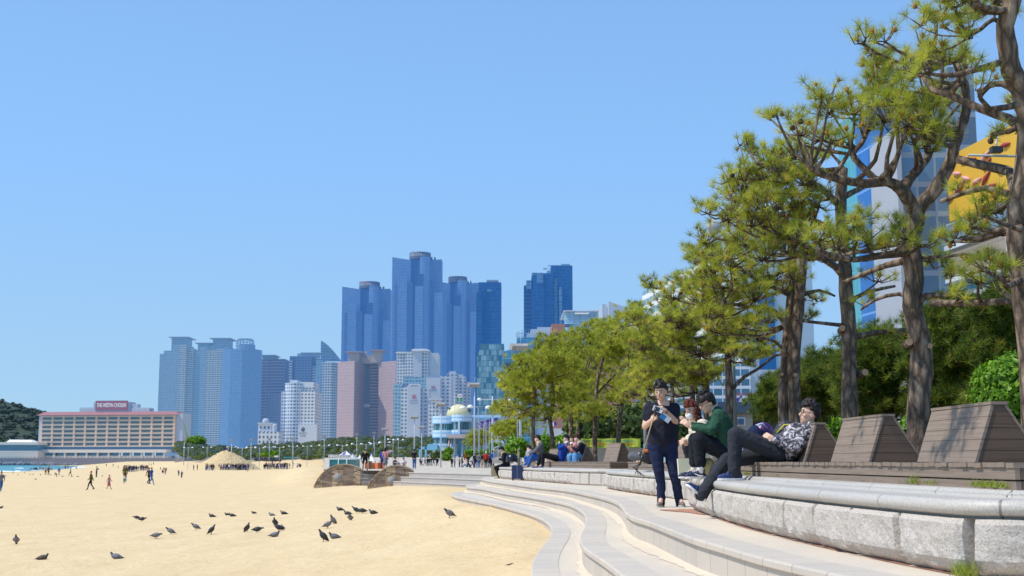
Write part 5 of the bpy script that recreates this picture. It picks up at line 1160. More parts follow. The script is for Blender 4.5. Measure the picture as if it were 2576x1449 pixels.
pine('straight pine behind the middle backrest', 18,
     [([(2137, 1110), (2138, 1000), (2136, 900), (2137, 800), (2129, 730), (2124, 680), (2117, 600), (2114, 500), (2120, 425)], 22, 13, 0), ([(2124, 695), (2100, 670), (2062, 645), (2030, 620), (1990, 600)], 11, 5, -.6), ([(2115, 520), (2060, 470), (2000, 440), (1950, 425), (1900, 410)], 10, 5, -.8), ([(2116, 500), (2170, 470), (2210, 462)], 8, 5, .5), ([(2120, 600), (2060, 560), (1980, 540), (1900, 545), (1840, 540)], 9, 4, .3), ([(2135, 760), (2180, 735), (2250, 720)], 7, 4, .6), ([(2140, 850), (2200, 838), (2290, 828)], 9, 5, .4), ([(2132, 820), (2060, 812), (2000, 805)], 6, 3, -.4)],
     [(1886, 364, 20, 18), (1862, 358, 14, 12), (1932, 396, 40, 28), (1990, 386, 44, 30), (2042, 392, 36, 28), (2085, 370, 30, 22), (1902, 440, 44, 30), (1962, 452, 46, 32), (2032, 452, 46, 30), (1832, 444, 24, 24), (1852, 490, 40, 28), (1922, 512, 44, 30), (1992, 512, 42, 30), (2060, 510, 34, 22), (1780, 528, 26, 18), (1755, 520, 14, 12), (1830, 542, 34, 24), (1890, 556, 40, 26), (1952, 574, 44, 26), (2030, 562, 46, 30), (1982, 622, 42, 28), (2050, 640, 36, 22), (1920, 640, 40, 26), (2170, 540, 30, 18), (2210, 700, 30, 16), (2240, 830, 26, 14)], 3, L=.135, W=.0058, K=50, cuts=((2117, 832, 9, -1), (2163, 942, 10, 1)))
pine('twin trunked pine behind the reclining man', 20.5,
     [([(2003, 1110), (1998, 980), (2000, 880), (2007, 780), (2012, 720), (2020, 640), (2022, 560)], 18, 11, 0), ([(1972, 1110), (1970, 980), (1980, 860), (1990, 740), (1992, 640), (1985, 560)], 15, 9, .5), ([(2000, 860), (1965, 800), (1930, 775), (1880, 770), (1820, 760)], 9, 4, -.8), ([(1985, 740), (1940, 720), (1880, 690), (1830, 650), (1780, 640)], 8, 4, -.5), ([(1992, 640), (1930, 640), (1860, 610), (1800, 600)], 7, 4, .3), ([(2010, 745), (2060, 730), (2100, 745)], 6, 3, .4), ([(1985, 895), (1950, 860), (1910, 850)], 6, 3, -.5)],
     [(1772, 602, 38, 24), (1812, 642, 44, 26), (1862, 602, 40, 26), (1872, 682, 42, 28), (1802, 692, 44, 26), (1920, 590, 36, 24), (1760, 650, 34, 22), (1700, 742, 36, 20), (1760, 752, 44, 24), (1830, 752, 44, 28), (1900, 742, 36, 28), (1942, 692, 36, 26), (1870, 812, 40, 28), (1800, 822, 46, 28), (1930, 802, 32, 22), (1990, 690, 30, 20), (2050, 745, 26, 14), (2090, 640, 24, 16), (2020, 800, 26, 14)], 4, L=.14, W=.0062, K=46, cuts=((1993, 948, 6, .5), (1964, 946, 5, -.5)), dn=1.1)
pine('slender pine behind the man in the green jacket', 27,
     [([(1834, 1110), (1834, 1000), (1832, 930), (1830, 870), (1815, 800), (1800, 730)], 11, 6, 0), ([(1836, 985), (1870, 950), (1905, 930), (1950, 895), (1975, 890)], 5, 3, .6), ([(1832, 880), (1790, 840), (1740, 800), (1690, 780)], 6, 3, -.6), ([(1831, 900), (1880, 880), (1920, 880)], 4, 2, .3)],
     [(1640, 716, 26, 14), (1690, 772, 34, 24), (1742, 802, 44, 28), (1700, 862, 44, 28), (1762, 882, 44, 28), (1822, 872, 40, 26), (1680, 828, 38, 22), (1882, 902, 30, 18), (1930, 882, 26, 14), (1790, 790, 40, 26), (1850, 830, 36, 22), (1720, 710, 30, 16), (1770, 700, 30, 20), (1910, 850, 24, 14)], 5, L=.135, W=.008, K=40, dn=1.5)
pine('leaning pine between the masked woman and the green jacketed man', 31,
     [([(1782, 1110), (1778, 1000), (1776, 930), (1785, 880), (1790, 820)], 10, 6, 0), ([(1776, 960), (1750, 930), (1720, 900), (1690, 890)], 5, 3, -.4), ([(1760, 1010), (1745, 960), (1720, 930)], 4, 3, .4)],
     [(1680, 912, 42, 24), (1742, 932, 40, 24), (1642, 932, 34, 22), (1800, 932, 30, 20), (1650, 832, 38, 24), (1602, 802, 30, 22), (1620, 870, 30, 22), (1700, 960, 30, 16), (1640, 975, 30, 14), (1770, 960, 26, 14)], 6, L=.14, W=.009, K=36, dn=1.5)
pine('thin pine directly behind the standing man', 33,
     [([(1742, 1110), (1742, 1000), (1738, 930), (1735, 860)], 8, 5, 0), ([(1690, 1110), (1692, 1010), (1690, 940)], 7, 5, .5)], [(1600, 985, 30, 18), (1650, 1010, 30, 14), (1720, 990, 30, 16), (1690, 940, 34, 20), (1620, 950, 30, 18), (1650, 890, 36, 20)], 7, L=.14, W=.009, K=36)
MIDP = 'pines in the middle grove'
for i, (lb, Y, limbs, pads) in enumerate([
    ('leftmost pine of the middle grove, leaning over the man in the grey jacket', 52, [([(1342, 1150), (1340, 1080), (1344, 1010), (1350, 950)], 6.5, 4, 0), ([(1343, 1040), (1310, 1030), (1270, 1022), (1248, 1020)], 3, 1.5, -.8)], [(1292, 950, 28, 16), (1284, 984, 26, 16), (1340, 922, 36, 20), (1330, 1006, 40, 18), (1256, 1022, 20, 9), (1284, 1038, 34, 11), (1370, 962, 36, 22), (1300, 905, 18, 10), (1310, 970, 30, 18)]),
    ('crooked pine behind the man lying in the blue jacket', 53, [([(1392, 1150), (1388, 1090), (1384, 1050), (1392, 1000), (1385, 930)], 6.5, 4, 0), ([(1387, 1050), (1360, 1020), (1330, 1010)], 3, 2, .5)], [(1400, 882, 40, 24), (1420, 930, 40, 24), (1400, 1012, 42, 18), (1370, 905, 30, 16), (1345, 1050, 34, 14), (1380, 860, 26, 14)]),
    ('middle grove pine with the darker left trunk behind the coffee drinkers', 60, [([(1438, 1150), (1437, 1080), (1442, 1010), (1450, 930), (1440, 880)], 6, 3.5, 0), ([(1440, 1010), (1480, 980), (1500, 950)], 3, 2, .6)], [(1442, 902, 42, 24), (1480, 852, 34, 20), (1432, 962, 42, 24), (1420, 1050, 34, 12), (1460, 1008, 36, 18), (1440, 850, 24, 14)]),
    ('middle grove pine with the paler right trunk behind the coffee drinkers', 63, [([(1454, 1150), (1453, 1090), (1456, 1020), (1470, 950)], 6, 3.5, 0)], [(1512, 872, 38, 24), (1502, 932, 42, 24), (1540, 832, 32, 22), (1480, 980, 36, 18), (1500, 820, 22, 12)]),
    ('tall pine with the dark trunk left of the yellow banner', 56, [([(1497, 1150), (1497, 1070), (1500, 1010), (1505, 950), (1520, 890), (1535, 840)], 6.5, 3.5, 0), ([(1502, 990), (1540, 950), (1560, 930)], 3, 2, .5)], [(1582, 802, 30, 20), (1572, 902, 38, 24), (1542, 970, 40, 22), (1540, 890, 36, 22), (1500, 1038, 34, 14), (1470, 1030, 30, 12), (1560, 850, 34, 22), (1600, 770, 18, 10)]),
    ('bent pine in front of the yellow banner', 54, [([(1556, 1150), (1556, 1080), (1562, 1030), (1568, 990), (1578, 940), (1580, 880)], 6.8, 4, 0), ([(1566, 1000), (1545, 975), (1520, 965)], 3, 2, -.4)], [(1602, 852, 36, 24), (1612, 940, 34, 22), (1620, 890, 30, 22), (1540, 1010, 30, 14), (1590, 990, 26, 14), (1650, 870, 30, 20)]),
    ]):
    pine(lb, Y, limbs, pads, 20 + i, L=.22, W=.026, K=22, dn=1.7, dz=1.6, buds=.03, group=MIDP, twigs=False)
for i, (lb, Y, u, v0, pads) in enumerate([
    ('small pine beside the slanted columns of the domed hall', 300, 1203, 1160, [(1195, 1098, 18, 11), (1212, 1090, 16, 10), (1205, 1112, 22, 10), (1222, 1106, 14, 10), (1190, 1118, 16, 9)]),
    ('small propped pine above the railing behind the man in black', 120, 1272, 1156, [(1262, 1076, 22, 10), (1290, 1068, 26, 13), (1300, 1088, 26, 12), (1270, 1096, 26, 12), (1250, 1090, 14, 8), (1320, 1074, 22, 12)])]):
    pine(lb, Y, [([(u, v0), (u + 1, v0 - 25), (u - 2, v0 - 45)], 2.2, 1.5, 0), ([(u + 6, v0), (u + 8, v0 - 30), (u + 12, v0 - 50)], 1.8, 1.2, .5)], pads, 40 + i, L=.3, W=.05, K=16, dn=1.5, dz=.8, buds=0, group=None, twigs=False)
# dense bushy pines closing the view at the right
BUSH = 'dense bushy pines closing the view behind the decks'
def blob_pads(u0, u1, top, bot, n, r, seed, ru=40, rv=28):
    q = random.Random(seed); out = []
    for k in range(n):
        f = q.random(); v = lerp(top, bot, f); wd = (.35 + .65 * math.sin(min(1, f * 1.25 + .12) * math.pi / 2)); u = (u0 + u1) / 2 + (u1 - u0) / 2 * wd * q.uniform(-1, 1); out.append((u, v, ru * q.uniform(.8, 1.2), rv * q.uniform(.8, 1.2)))
    return out
for i, (lb, Y, u, top, u0, u1, n) in enumerate([('bushy dark pine left of the twin trunks, beside the kiosk', 36, 1968, 975, 1935, 2005, 12), ('bushy dark pine between the twin trunks and the straight pine', 33, 2075, 905, 2010, 2135, 22), ('bushy dark pine right of the straight pine', 30, 2215, 850, 2140, 2290, 30), ('bushy dark pine right of the forked pine', 28, 2390, 770, 2310, 2470, 36), ('bushy dark pine nearest the right edge', 26, 2520, 745, 2440, 2620, 36)]):
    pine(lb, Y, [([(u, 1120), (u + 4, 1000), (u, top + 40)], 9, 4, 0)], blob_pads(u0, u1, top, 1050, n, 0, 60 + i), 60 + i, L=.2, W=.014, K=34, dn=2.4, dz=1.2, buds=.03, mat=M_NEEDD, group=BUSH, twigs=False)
# ---------------- shrubs, hedges
def shrub(name, label, c, rad, n, size, mat, cat='shrub', group=None, box=None, stem=True):
    t = thing(name, label, cat, (c[0], c[1], c[2] - rad[2]), group)
    d = NR.normal(size=(n, 3)); d /= np.linalg.norm(d, axis=1, keepdims=True); lump = 1 + np.clip(.2 * np.array([mnoise.noise(Vector(q * 2.3 + np.array([c[0] % 7, 0, c[2]]))) + .5 * mnoise.noise(Vector(q * 5 + np.array([3, c[0] % 5, 0]))) for q in d]), -.22, .25)[:, None]
    if box: q = NR.uniform(-1, 1, size=(n, 3)); ax = NR.integers(0, 3, n); q[np.arange(n), ax] = np.sign(q[np.arange(n), ax]); d0 = q; pts = q * (1 + .05 * NR.normal(size=(n, 1)))
    else: pts = d * lump * NR.uniform(.72, 1.0, size=(n, 1)); d0 = d
    V, tn = leaves(pts * np.array(rad) + np.array(c), (d0 + NR.normal(size=(n, 3)) * .55) / np.linalg.norm(d0 + NR.normal(size=(n, 3)) * .55 + 1e-6, axis=1, keepdims=True), size)
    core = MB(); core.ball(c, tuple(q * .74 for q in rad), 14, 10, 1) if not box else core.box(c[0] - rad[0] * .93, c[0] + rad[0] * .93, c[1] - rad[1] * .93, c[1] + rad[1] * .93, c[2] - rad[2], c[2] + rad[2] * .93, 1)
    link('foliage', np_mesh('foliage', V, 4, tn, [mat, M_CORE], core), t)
    if stem: mb = MB(); mb.tube([(c[0], c[1], c[2] - rad[2] - .2), (c[0], c[1], c[2])], [.05, .03], 6); mb.build('stem', M_BARK, t)
    return t
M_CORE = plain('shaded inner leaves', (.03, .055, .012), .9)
def shr(name, label, u, v, ru, rv, Y, n, size, mat=M_LEAF, **k):
    c = P(u, v, Y); return shrub(name, label, tuple(c), (ru / FPX * Y, ru / FPX * Y * .8, rv / FPX * Y), n, size, mat, **k)
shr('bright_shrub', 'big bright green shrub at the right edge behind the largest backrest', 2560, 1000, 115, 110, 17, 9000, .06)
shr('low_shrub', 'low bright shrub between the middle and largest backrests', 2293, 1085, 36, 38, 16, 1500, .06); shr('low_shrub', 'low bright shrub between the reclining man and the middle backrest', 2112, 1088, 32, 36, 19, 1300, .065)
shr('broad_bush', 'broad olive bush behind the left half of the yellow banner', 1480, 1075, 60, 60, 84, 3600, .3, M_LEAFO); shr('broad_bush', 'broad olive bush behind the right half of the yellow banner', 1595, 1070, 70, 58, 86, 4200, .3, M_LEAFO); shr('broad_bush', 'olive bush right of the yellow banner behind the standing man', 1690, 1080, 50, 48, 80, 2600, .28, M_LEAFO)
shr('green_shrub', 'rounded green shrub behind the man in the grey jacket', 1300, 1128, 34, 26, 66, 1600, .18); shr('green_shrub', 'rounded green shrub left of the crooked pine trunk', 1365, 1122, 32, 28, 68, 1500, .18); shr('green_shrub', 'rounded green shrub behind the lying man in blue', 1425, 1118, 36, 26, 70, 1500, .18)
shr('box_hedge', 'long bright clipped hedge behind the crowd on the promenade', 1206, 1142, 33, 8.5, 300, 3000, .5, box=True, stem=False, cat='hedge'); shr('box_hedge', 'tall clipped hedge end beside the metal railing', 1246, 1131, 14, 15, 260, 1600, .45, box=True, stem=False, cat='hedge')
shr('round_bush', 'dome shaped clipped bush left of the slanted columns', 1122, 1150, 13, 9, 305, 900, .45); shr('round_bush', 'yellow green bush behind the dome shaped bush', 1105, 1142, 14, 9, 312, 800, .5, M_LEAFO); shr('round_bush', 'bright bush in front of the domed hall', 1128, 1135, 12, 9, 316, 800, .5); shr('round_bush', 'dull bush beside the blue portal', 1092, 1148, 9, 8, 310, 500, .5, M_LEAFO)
# ---------------- far pine wood along the beach
def wood(name, label, spots, size, mat, kind='stuff', cat='trees'):
    C_ = []; A = []; core = MB()
    for (p, rx, rz, n) in spots:
        d = NR.normal(size=(n, 3)); d /= np.linalg.norm(d, axis=1, keepdims=True); d[:, 2] = np.abs(d[:, 2]) * 1.0 - .35
        C_.append(d * np.array([rx, rx, rz]) * NR.uniform(.75, 1.05, size=(n, 1)) + np.array(tuple(p))); A.append(d + NR.normal(size=(n, 3)) * .5)
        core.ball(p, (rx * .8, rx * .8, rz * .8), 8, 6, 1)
    A = np.concatenate(A); A /= np.linalg.norm(A, axis=1, keepdims=True); V, tn = leaves(np.concatenate(C_), A, size)
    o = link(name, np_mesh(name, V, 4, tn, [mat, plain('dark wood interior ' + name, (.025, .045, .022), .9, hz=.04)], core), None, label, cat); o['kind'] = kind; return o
rr = random.Random(9); sp = []
topl = [(440, 1106), (500, 1110), (545, 1116), (600, 1124), (660, 1112), (720, 1108), (760, 1112), (820, 1101), (880, 1096), (930, 1093), (990, 1094), (1040, 1098), (1090, 1092), (1120, 1110)]
def topv(u):
    for (a, va), (b_, vb) in zip(topl, topl[1:]):
        if u <= b_: return lerp(va, vb, (u - a) / (b_ - a))
    return 1110
for k in range(520):
    u = rr.uniform(445, 1110); f = rr.random() ** 1.6; v = lerp(topv(u) + 9, 1150, f); Y = lerp(500, 440, f) - (0 if u < 800 else 40)
    r_ = rr.uniform(7, 12) / FPX * Y; sp.append((P(u, v + rr.uniform(-2, 3), Y), r_ * 1.15, r_ * .9, 130))
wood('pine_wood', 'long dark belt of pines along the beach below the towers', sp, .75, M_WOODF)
for lb, u, v, ru, rv, Y, m_ in (('yellow green broadleaf tree at the left end of the pine belt', 492, 1109, 26, 12, 500, M_LEAF), ('two lobed bright shrub on the beach front left of the tall lamps', 672, 1143, 9, 5.5, 425, M_LEAF), ('rounded bright shrub on the beach front right of the two lobed one', 690, 1143.5, 8, 5, 425, M_LEAF)):
    shr('broadleaf_tree' if 'tree' in lb else 'round_bush', lb, u, v, ru, rv, Y, 1200, .8, m_, cat='tree' if 'tree' in lb else 'shrub')
# wooded hill at the far left
hv = [(-260, 980), (-150, 985), (-60, 992), (0, 1001), (15, 1004), (40, 1013), (70, 1022), (100, 1030), (140, 1040), (180, 1052), (240, 1100), (300, 1150)]
mb = MB(); Vt = []; ns = len(hv)
for j in range(6):
    for (u, v) in hv: Y = 1000 + 60 * j; p = P(u, lerp(1158, v + 6, math.sin(j / 5 * math.pi / 2)), Y); Vt.append(p)
mb.add(Vt, [(j * ns + i, j * ns + i + 1, (j + 1) * ns + i + 1, (j + 1) * ns + i) for j in range(5) for i in range(ns - 1)], 0, True); mb.build('hill', plain('hill ground', (.03, .05, .03), .9), kind='structure')
sp = []
for k in range(420):
    i = rr.uniform(0, ns - 1.01); a, b_ = hv[int(i)], hv[int(i) + 1]; u = lerp(a[0], b_[0], i % 1); vt = lerp(a[1], b_[1], i % 1); f = rr.random() ** 1.3; s_ = 1 - f; v = lerp(1158, vt + 6, s_) - 1.5; Y = 992 + 300 * math.asin(s_) / (math.pi / 2); r_ = rr.uniform(5, 9) / FPX * Y; sp.append((P(u, v, Y), r_, r_ * .85, 90))
wood('hill_wood', 'dark woodland covering the hill behind the long hotel', sp, 1.3, M_HILLF)
# grass tufts in the joints of the nearest wall
M_GRASS = needle_mat('grass blades', (.10, .16, .015), (.26, .34, .03), (.42, .46, .06), (.5, .42, .14), .35)
def tuft(label, p, n, h, w, sp_, grp=None):
    C_ = np.array(tuple(p))[None] + NR.normal(size=(n, 3)) * np.array([sp_, sp_, 0]); V, tn = needles(C_, np.tile([[0, 0, 1.0]], (n, 1)), 1, h, w, .5); o = link('grass_tuft', np_mesh('grass_tuft', V, 3, tn, [M_GRASS]), None, label, 'weed', grp); return o
q = G(2412, 1437, T); tuft('big grass tuft at the foot of the nearest wall', (2.45, 7.1, T), 130, .105, .005, .03)
for lb, u, n, h in (('thin grass tuft in front of the left end of the middle backrest', 1953, 20, .03), ('upright grass tuft below the middle backrest', 2300, 50, .075), ('small grass tuft just right of the upright one', 2342, 40, .04), ('wide grass patch below the largest backrest, left clump', 2462, 110, .05), ('wide grass patch below the largest backrest, middle clump', 2490, 110, .05), ('wide grass patch below the largest backrest, right clump', 2522, 90, .045), ('grass tuft beside the leg shadow under the reclining man', 1880, 70, .05)):
    k = (u - 1288) / FPX; x0, y0, x1, y1 = 2.62, 17.6, 2.86, 7.35; sl = (x1 - x0) / (y1 - y0); Y = (x0 - sl * y0) / (k - sl) ; tuft(lb, (k * Y - .03, Y, WF + .055), n, h, .005, .028)
# ================================================================ people
def remesh(mb, voxel, name, mats, smooth=2, pick=None, disp=None):
    me = mb.mesh('tmp'); o = bpy.data.objects.new('tmp', me); COL.objects.link(o)
    md = o.modifiers.new('r', 'REMESH'); md.mode = 'VOXEL'; md.voxel_size = voxel; md.use_smooth_shade = True
    if smooth: sm_ = o.modifiers.new('s', 'SMOOTH'); sm_.iterations = smooth; sm_.factor = .5
    dg = bpy.context.evaluated_depsgraph_get(); dg.update(); out = bpy.data.meshes.new_from_object(o.evaluated_get(dg))
    bpy.data.objects.remove(o); bpy.data.meshes.remove(me); out.name = name; out.materials.clear()
    for m_ in mats: out.materials.append(m_)
    if disp:
        co = np.zeros(len(out.vertices) * 3, np.float32); out.vertices.foreach_get('co', co); no = np.zeros_like(co); out.vertex_normals.foreach_get('vector', no); co = co.reshape(-1, 3); no = no.reshape(-1, 3)
        d = np.array([disp(Vector(p)) for p in co])[:, None]; out.vertices.foreach_set('co', (co + no * d).ravel()); out.update()
    if pick and len(out.polygons):
        c = np.zeros(len(out.polygons) * 3, np.float32); out.polygons.foreach_get('center', c); out.polygons.foreach_set('material_index', pick(c.reshape(-1, 3)).astype(np.int32))
    return out
def bones_mb(bones, mb=None, grow=0):
    mb = mb or MB()
    for b_ in bones:
        a, c, r0, r1 = Vector(b_[0]), Vector(b_[1]), b_[2] + grow, b_[3] + grow
        if (c - a).length > 1e-4: mb.tube([a, c], [r0, r1], 10)
        mb.ball(a, r0, 10, 7); mb.ball(c, r1, 10, 7)
    return mb
def bone_pick(bones):
    A = np.array([tuple(b_[0]) for b_ in bones]); B = np.array([tuple(b_[1]) for b_ in bones]); r0 = np.array([b_[2] for b_ in bones]); r1 = np.array([b_[3] for b_ in bones]); mt = np.array([b_[4] for b_ in bones])
    def f(c):
        ab = B - A; L2 = (ab ** 2).sum(1) + 1e-9; t = np.clip(((c[:, None, :] - A[None]) * ab[None]).sum(2) / L2, 0, 1)
        d = np.linalg.norm(c[:, None, :] - (A[None] + t[..., None] * ab[None]), axis=2) - (r0 + (r1 - r0) * t); return mt[np.argmin(d, 1)]
    return f
M_SKIN = plain('skin', (.66, .41, .29), .5, .06, 12); M_HAIR = plain('black hair', (.016, .012, .011), .55, .4, 60, spec=.3); M_HAIRR = plain('reddish brown hair', (.11, .03, .018), .7, .3, 40, spec=.15); M_HAIRB = plain('brown hair', (.05, .026, .016), .7, .3, 40, spec=.15)
M_LIP = plain('lips', (.42, .16, .13), .5); M_EYE = plain('dark eyes', (.02, .015, .012), .4); M_GLASS = plain('glasses frame', (.02, .02, .022), .35)
def cloth(name, col, var=.22, sc=7, rough=.85): return plain(name, col, rough, var, sc, bmp=.25, spec=.2)
M_NAVYT = cloth('dark navy cotton', (.018, .019, .032)); M_NAVYP = cloth('navy trousers', (.015, .022, .06)); M_GREENS = cloth('green shirt cotton', (.022, .075, .045)); M_BLKT = cloth('black denim', (.014, .016, .022)); M_CHAR = cloth('charcoal denim', (.03, .034, .042)); M_CREAM = cloth('cream fleece', (.68, .6, .48), .1, 30)
M_SHOEG = plain('grey brown suede', (.19, .15, .125), .9); M_SOLE = plain('white rubber sole', (.72, .7, .68), .6); M_SHOEB = plain('blue trainer cloth', (.010, .03, .12), .7, .45, 30); M_SHOEN = plain('navy trainer', (.012, .018, .06), .6, .2, 30); M_SWOOSH = plain('white shoe stripe', (.8, .8, .8), .5); M_SOCK = plain('white sock', (.75, .74, .72), .9, .08, 40); M_SOLED = plain('dark rubber sole', (.05, .05, .055), .7)
m, nt, b = newmat('camouflage print'); n1 = noise(nt, 16, 3, .6, dist=1.2); n2 = noise(nt, 34, 2, .6, dist=.8)
c = ramp(nt, n1, [(.40, (.022, .022, .035)), (.46, (.06, .06, .08)), (.53, (.30, .27, .29)), (.60, (.60, .55, .56))]); c = mixc(nt, ramp(nt, n2, [(.52, (0, 0, 0)), (.58, (1, 1, 1))]), c, (.03, .03, .045)); nt.links.new(c, b.inputs['Base Color']); b.inputs['Roughness'].default_value = .9; M_CAMO = m
def frame(f, up=(0, 0, 1)):
    f = Vector(f).normalized(); u = Vector(up); u = (u - f * u.dot(f)).normalized(); r_ = f.cross(u); return r_, f, u     # right, forward, up
def head(t, c, f, up=(0, 0, 1), s=1.0, hair='short', hmat=None, hvox=.0085, glasses=False, seed=0, female=False, detail=True):
    """returns skull MB in world space, adds hair, eyes etc. as children; c = centre of the head"""
    r_, f, u = frame(f, up); c = Vector(c); M = Matrix((r_, f, u)).transposed(); W = lambda x, y, z: c + M @ Vector((x, y, z)) * s
    mb = MB(); mb.ball(c + M @ Vector((0, -.008, .022)) * s, (.076 * s, .094 * s, .098 * s), 16, 12, 0, M); mb.ball(W(0, .022, -.045), (.058 * s, .066 * s, .068 * s), 14, 10, 0, M); mb.ball(W(0, .05, -.083), (.03 * s, .03 * s, .026 * s), 10, 8, 0, M); mb.ball(W(0, .052, .005), (.054 * s, .036 * s, .05 * s), 12, 8, 0, M)
    mb.tube([W(0, .084, .02), W(0, .1, -.018), W(0, .09, -.03)], [.009 * s, .0135 * s, .012 * s], 8)
    for k in (-1, 1): mb.ball(W(.078 * k, -.006, -.008), (.011 * s, .02 * s, .031 * s), 8, 6, 0, M); mb.ball(W(.04 * k, .06, -.022), (.022 * s, .02 * s, .022 * s), 8, 6, 0, M)
    if detail:
        e = MB()
        for k in (-1, 1): e.ball(W(.033 * k, .083, .016), (.0135 * s, .006 * s, .0052 * s), 8, 6, 0, M)
        for k in (-1, 1): e.tube([W(.016 * k, .089, .036), W(.036 * k, .087, .041), W(.053 * k, .074, .036)], [.0035 * s, .0045 * s, .003 * s], 5)
        e.build('eyes', M_EYE, t); e = MB(); e.tube([W(-.024, .079, -.056), W(0, .087, -.054), W(.024, .079, -.056)], [.003 * s, .0062 * s, .003 * s], 6); e.build('mouth', M_LIP, t)
    if glasses:
        g = MB()
        for k in (-1, 1):
            rim = [W(k * (.036 + .025 * math.cos(R(a))), .098 - .006 * abs(k * .5), .014 + .021 * math.sin(R(a))) for a in range(0, 361, 30)]; g.tube(rim, .0028 * s, 5); g.tube([W(.06 * k, .096, .02), W(.083 * k, .05, .018), W(.083 * k, -.01, .012)], .0028 * s, 5)
        g.tube([W(-.011, .1, .018), W(.011, .1, .018)], .0025 * s, 5); g.build('glasses', M_GLASS, t)
    q = random.Random(seed); h = MB()
    for k in range(640):
        zf = 1 - 2 * (k + .5) / 640; af = k * 2.39996; d = Vector((math.cos(af) * math.sqrt(1 - zf * zf), math.sin(af) * math.sqrt(1 - zf * zf), zf))
        x, y, z = d
        if hair == 'short': ok = z > (.50 if y > .3 else (.28 if y > -.15 else (-.1 if y > -.45 else -.6)))
        elif hair == 'fringe': ok = z > (.26 if y > .2 else (-.1 if y > -.35 else -.6))
        else: ok = z > (.45 if y > .15 else -.75)
        if not ok: continue
        rr_ = .0165 * s * q.uniform(.8, 1.2); lift = .004 + (.004 + .03 * max(0, z)) * (q.random() ** 2.5)
        h.ball(c + M @ Vector((x * (.078 + lift), y * (.096 + lift) - .008, .022 + z * (.1 + lift * 1.5))) * s, rr_, 7, 5)
    if hair == 'long':
        for k in range(70):
            a = q.uniform(R(150), R(390)); z = q.uniform(-.26, .03); w_ = .088 + .02 * q.random() + .02 * max(0, -z - .05); yy = math.sin(a) * .095
            if yy > .055: continue
            h.ball(W(math.cos(a) * w_, yy - .015, z), .024 * s, 7, 5)
    me = remesh(h, hvox * s, 'hair', [hmat or M_HAIR], 1, disp=lambda p: .006 * s * mnoise.noise(p * 60)); link('hair', me, t)
    return mb, W
def hand(mb, wrist, palm_dir, normal, s=1.0, curl=.6, thumb=1, spread=.16):
    """palm, five unequal jointed fingers and a thumb off the side of the palm; normal = back of the hand"""
    d = Vector(palm_dir).normalized(); n = Vector(normal); n = (n - d * n.dot(d)).normalized(); sd = d.cross(n); w0 = Vector(wrist)
    mb.tube([w0, w0 + d * .045 * s, w0 + d * .085 * s], [.024 * s, .03 * s, .029 * s], 8); 
    for k in range(4): mb.tube([w0 + d * .03 * s + sd * (k - 1.5) * .017 * s, w0 + d * .088 * s + sd * (k - 1.5) * .019 * s], [.0135 * s, .0115 * s], 7)
    for k, L in enumerate((.066, .077, .072, .056)):
        p = w0 + d * .09 * s + sd * (k - 1.5) * .0195 * s; a = curl * .35; pts = [p]; dd = (d + sd * (k - 1.5) * spread).normalized()
        for j, fr in enumerate((.45, .31, .24)):
            pts.append(pts[-1] + (dd * math.cos(a) - n * math.sin(a)) * L * fr * s); a += curl * (.85 if j == 0 else .65)
        mb.tube(pts, [.0098 * s, .0092 * s, .0083 * s, .0068 * s], 7); mb.ball(pts[-1], .0068 * s, 6, 5)
    p = w0 + d * .03 * s + sd * thumb * .027 * s; q = p + (d * .6 + sd * thumb * .75 - n * .25).normalized() * .036 * s; e = q + (d * .9 + sd * thumb * .25 - n * .4).normalized() * .03 * s
    mb.tube([p, q, e], [.0125 * s, .0105 * s, .0085 * s], 7); mb.ball(e, .0085 * s, 6, 5)
def shoe(t, ankle, toe, heel_z, mat, sole, w=.047, stripe=None, laces=None, tilt_up=None):
    """shoe from the ankle towards the toe; heel_z: level of the ground, or None with tilt_up for a hanging foot"""
    a = Vector(ankle); q = Vector(toe); 
    up = Vector((0, 0, 1)) if tilt_up is None else Vector(tilt_up).normalized()
    f = (q - a); f = (f - up * f.dot(up)).normalized(); sd = f.cross(up); L = .275
    base = a - f * .065; drop = (base.z - heel_z) if tilt_up is None else .085
    W = lambda x, y, z: base - up * drop + f * x + sd * y + up * z
    mb = MB()
    for x, wy, z, r0 in ((.02, 0, .045, .036), (.06, 0, .055, .04), (.10, 0, .052, .042), (.15, 0, .042, .042), (.19, .0, .034, .042), (.225, 0, .030, .036), (.245, 0, .026, .026)): mb.ball(W(x, wy, z), (r0,) * 3, 10, 7)
    for x, z, r0 in ((.035, .085, .036), (.065, .088, .036), (.10, .072, .034)): mb.ball(W(x, 0, z), r0, 10, 7)
    me = remesh(mb, .007, 'shoe', [mat], 2); sh = link('shoe', me, t)
    s_ = MB(); prof = [(-.022, .026), (0, .037), (.06, .037), (.11, .038), (.17, .045), (.22, .042), (.255, .026), (.268, .0)]
    out = [(x, y) for x, y in prof] + [(x, -y) for x, y in prof[-2::-1]]
    n = len(out); V = [W(x, y, -.002) for x, y in out] + [W(x, y, .022) for x, y in out]
    s_.add(V, [tuple(range(n)), tuple(range(2 * n - 1, n - 1, -1))] + [(i, n + i, n + (i + 1) % n, (i + 1) % n) for i in range(n)]); s_.build('sole', sole, sh)
    if stripe is not None:
        for k in (-1, 1):
            z = MB(); pts = [W(.045, k * .0445, .035), W(.075, k * .0455, .030), (W(.11, k * .047, .036)), W(.16, k * .045, .058)]; z.tube(pts, [.004, .009, .0075, .003], 5); z.build('swoosh', stripe, sh)
    if laces is not None:
        z = MB()
        for x, zz in ((.105, .108), (.125, .099), (.145, .09), (.165, .08)): z.tube([W(x - .004, -.024, zz - .012), W(x, 0, zz), W(x + .004, .024, zz - .012)], .0045, 5)
        z.build('laces', laces, sh)
    return W
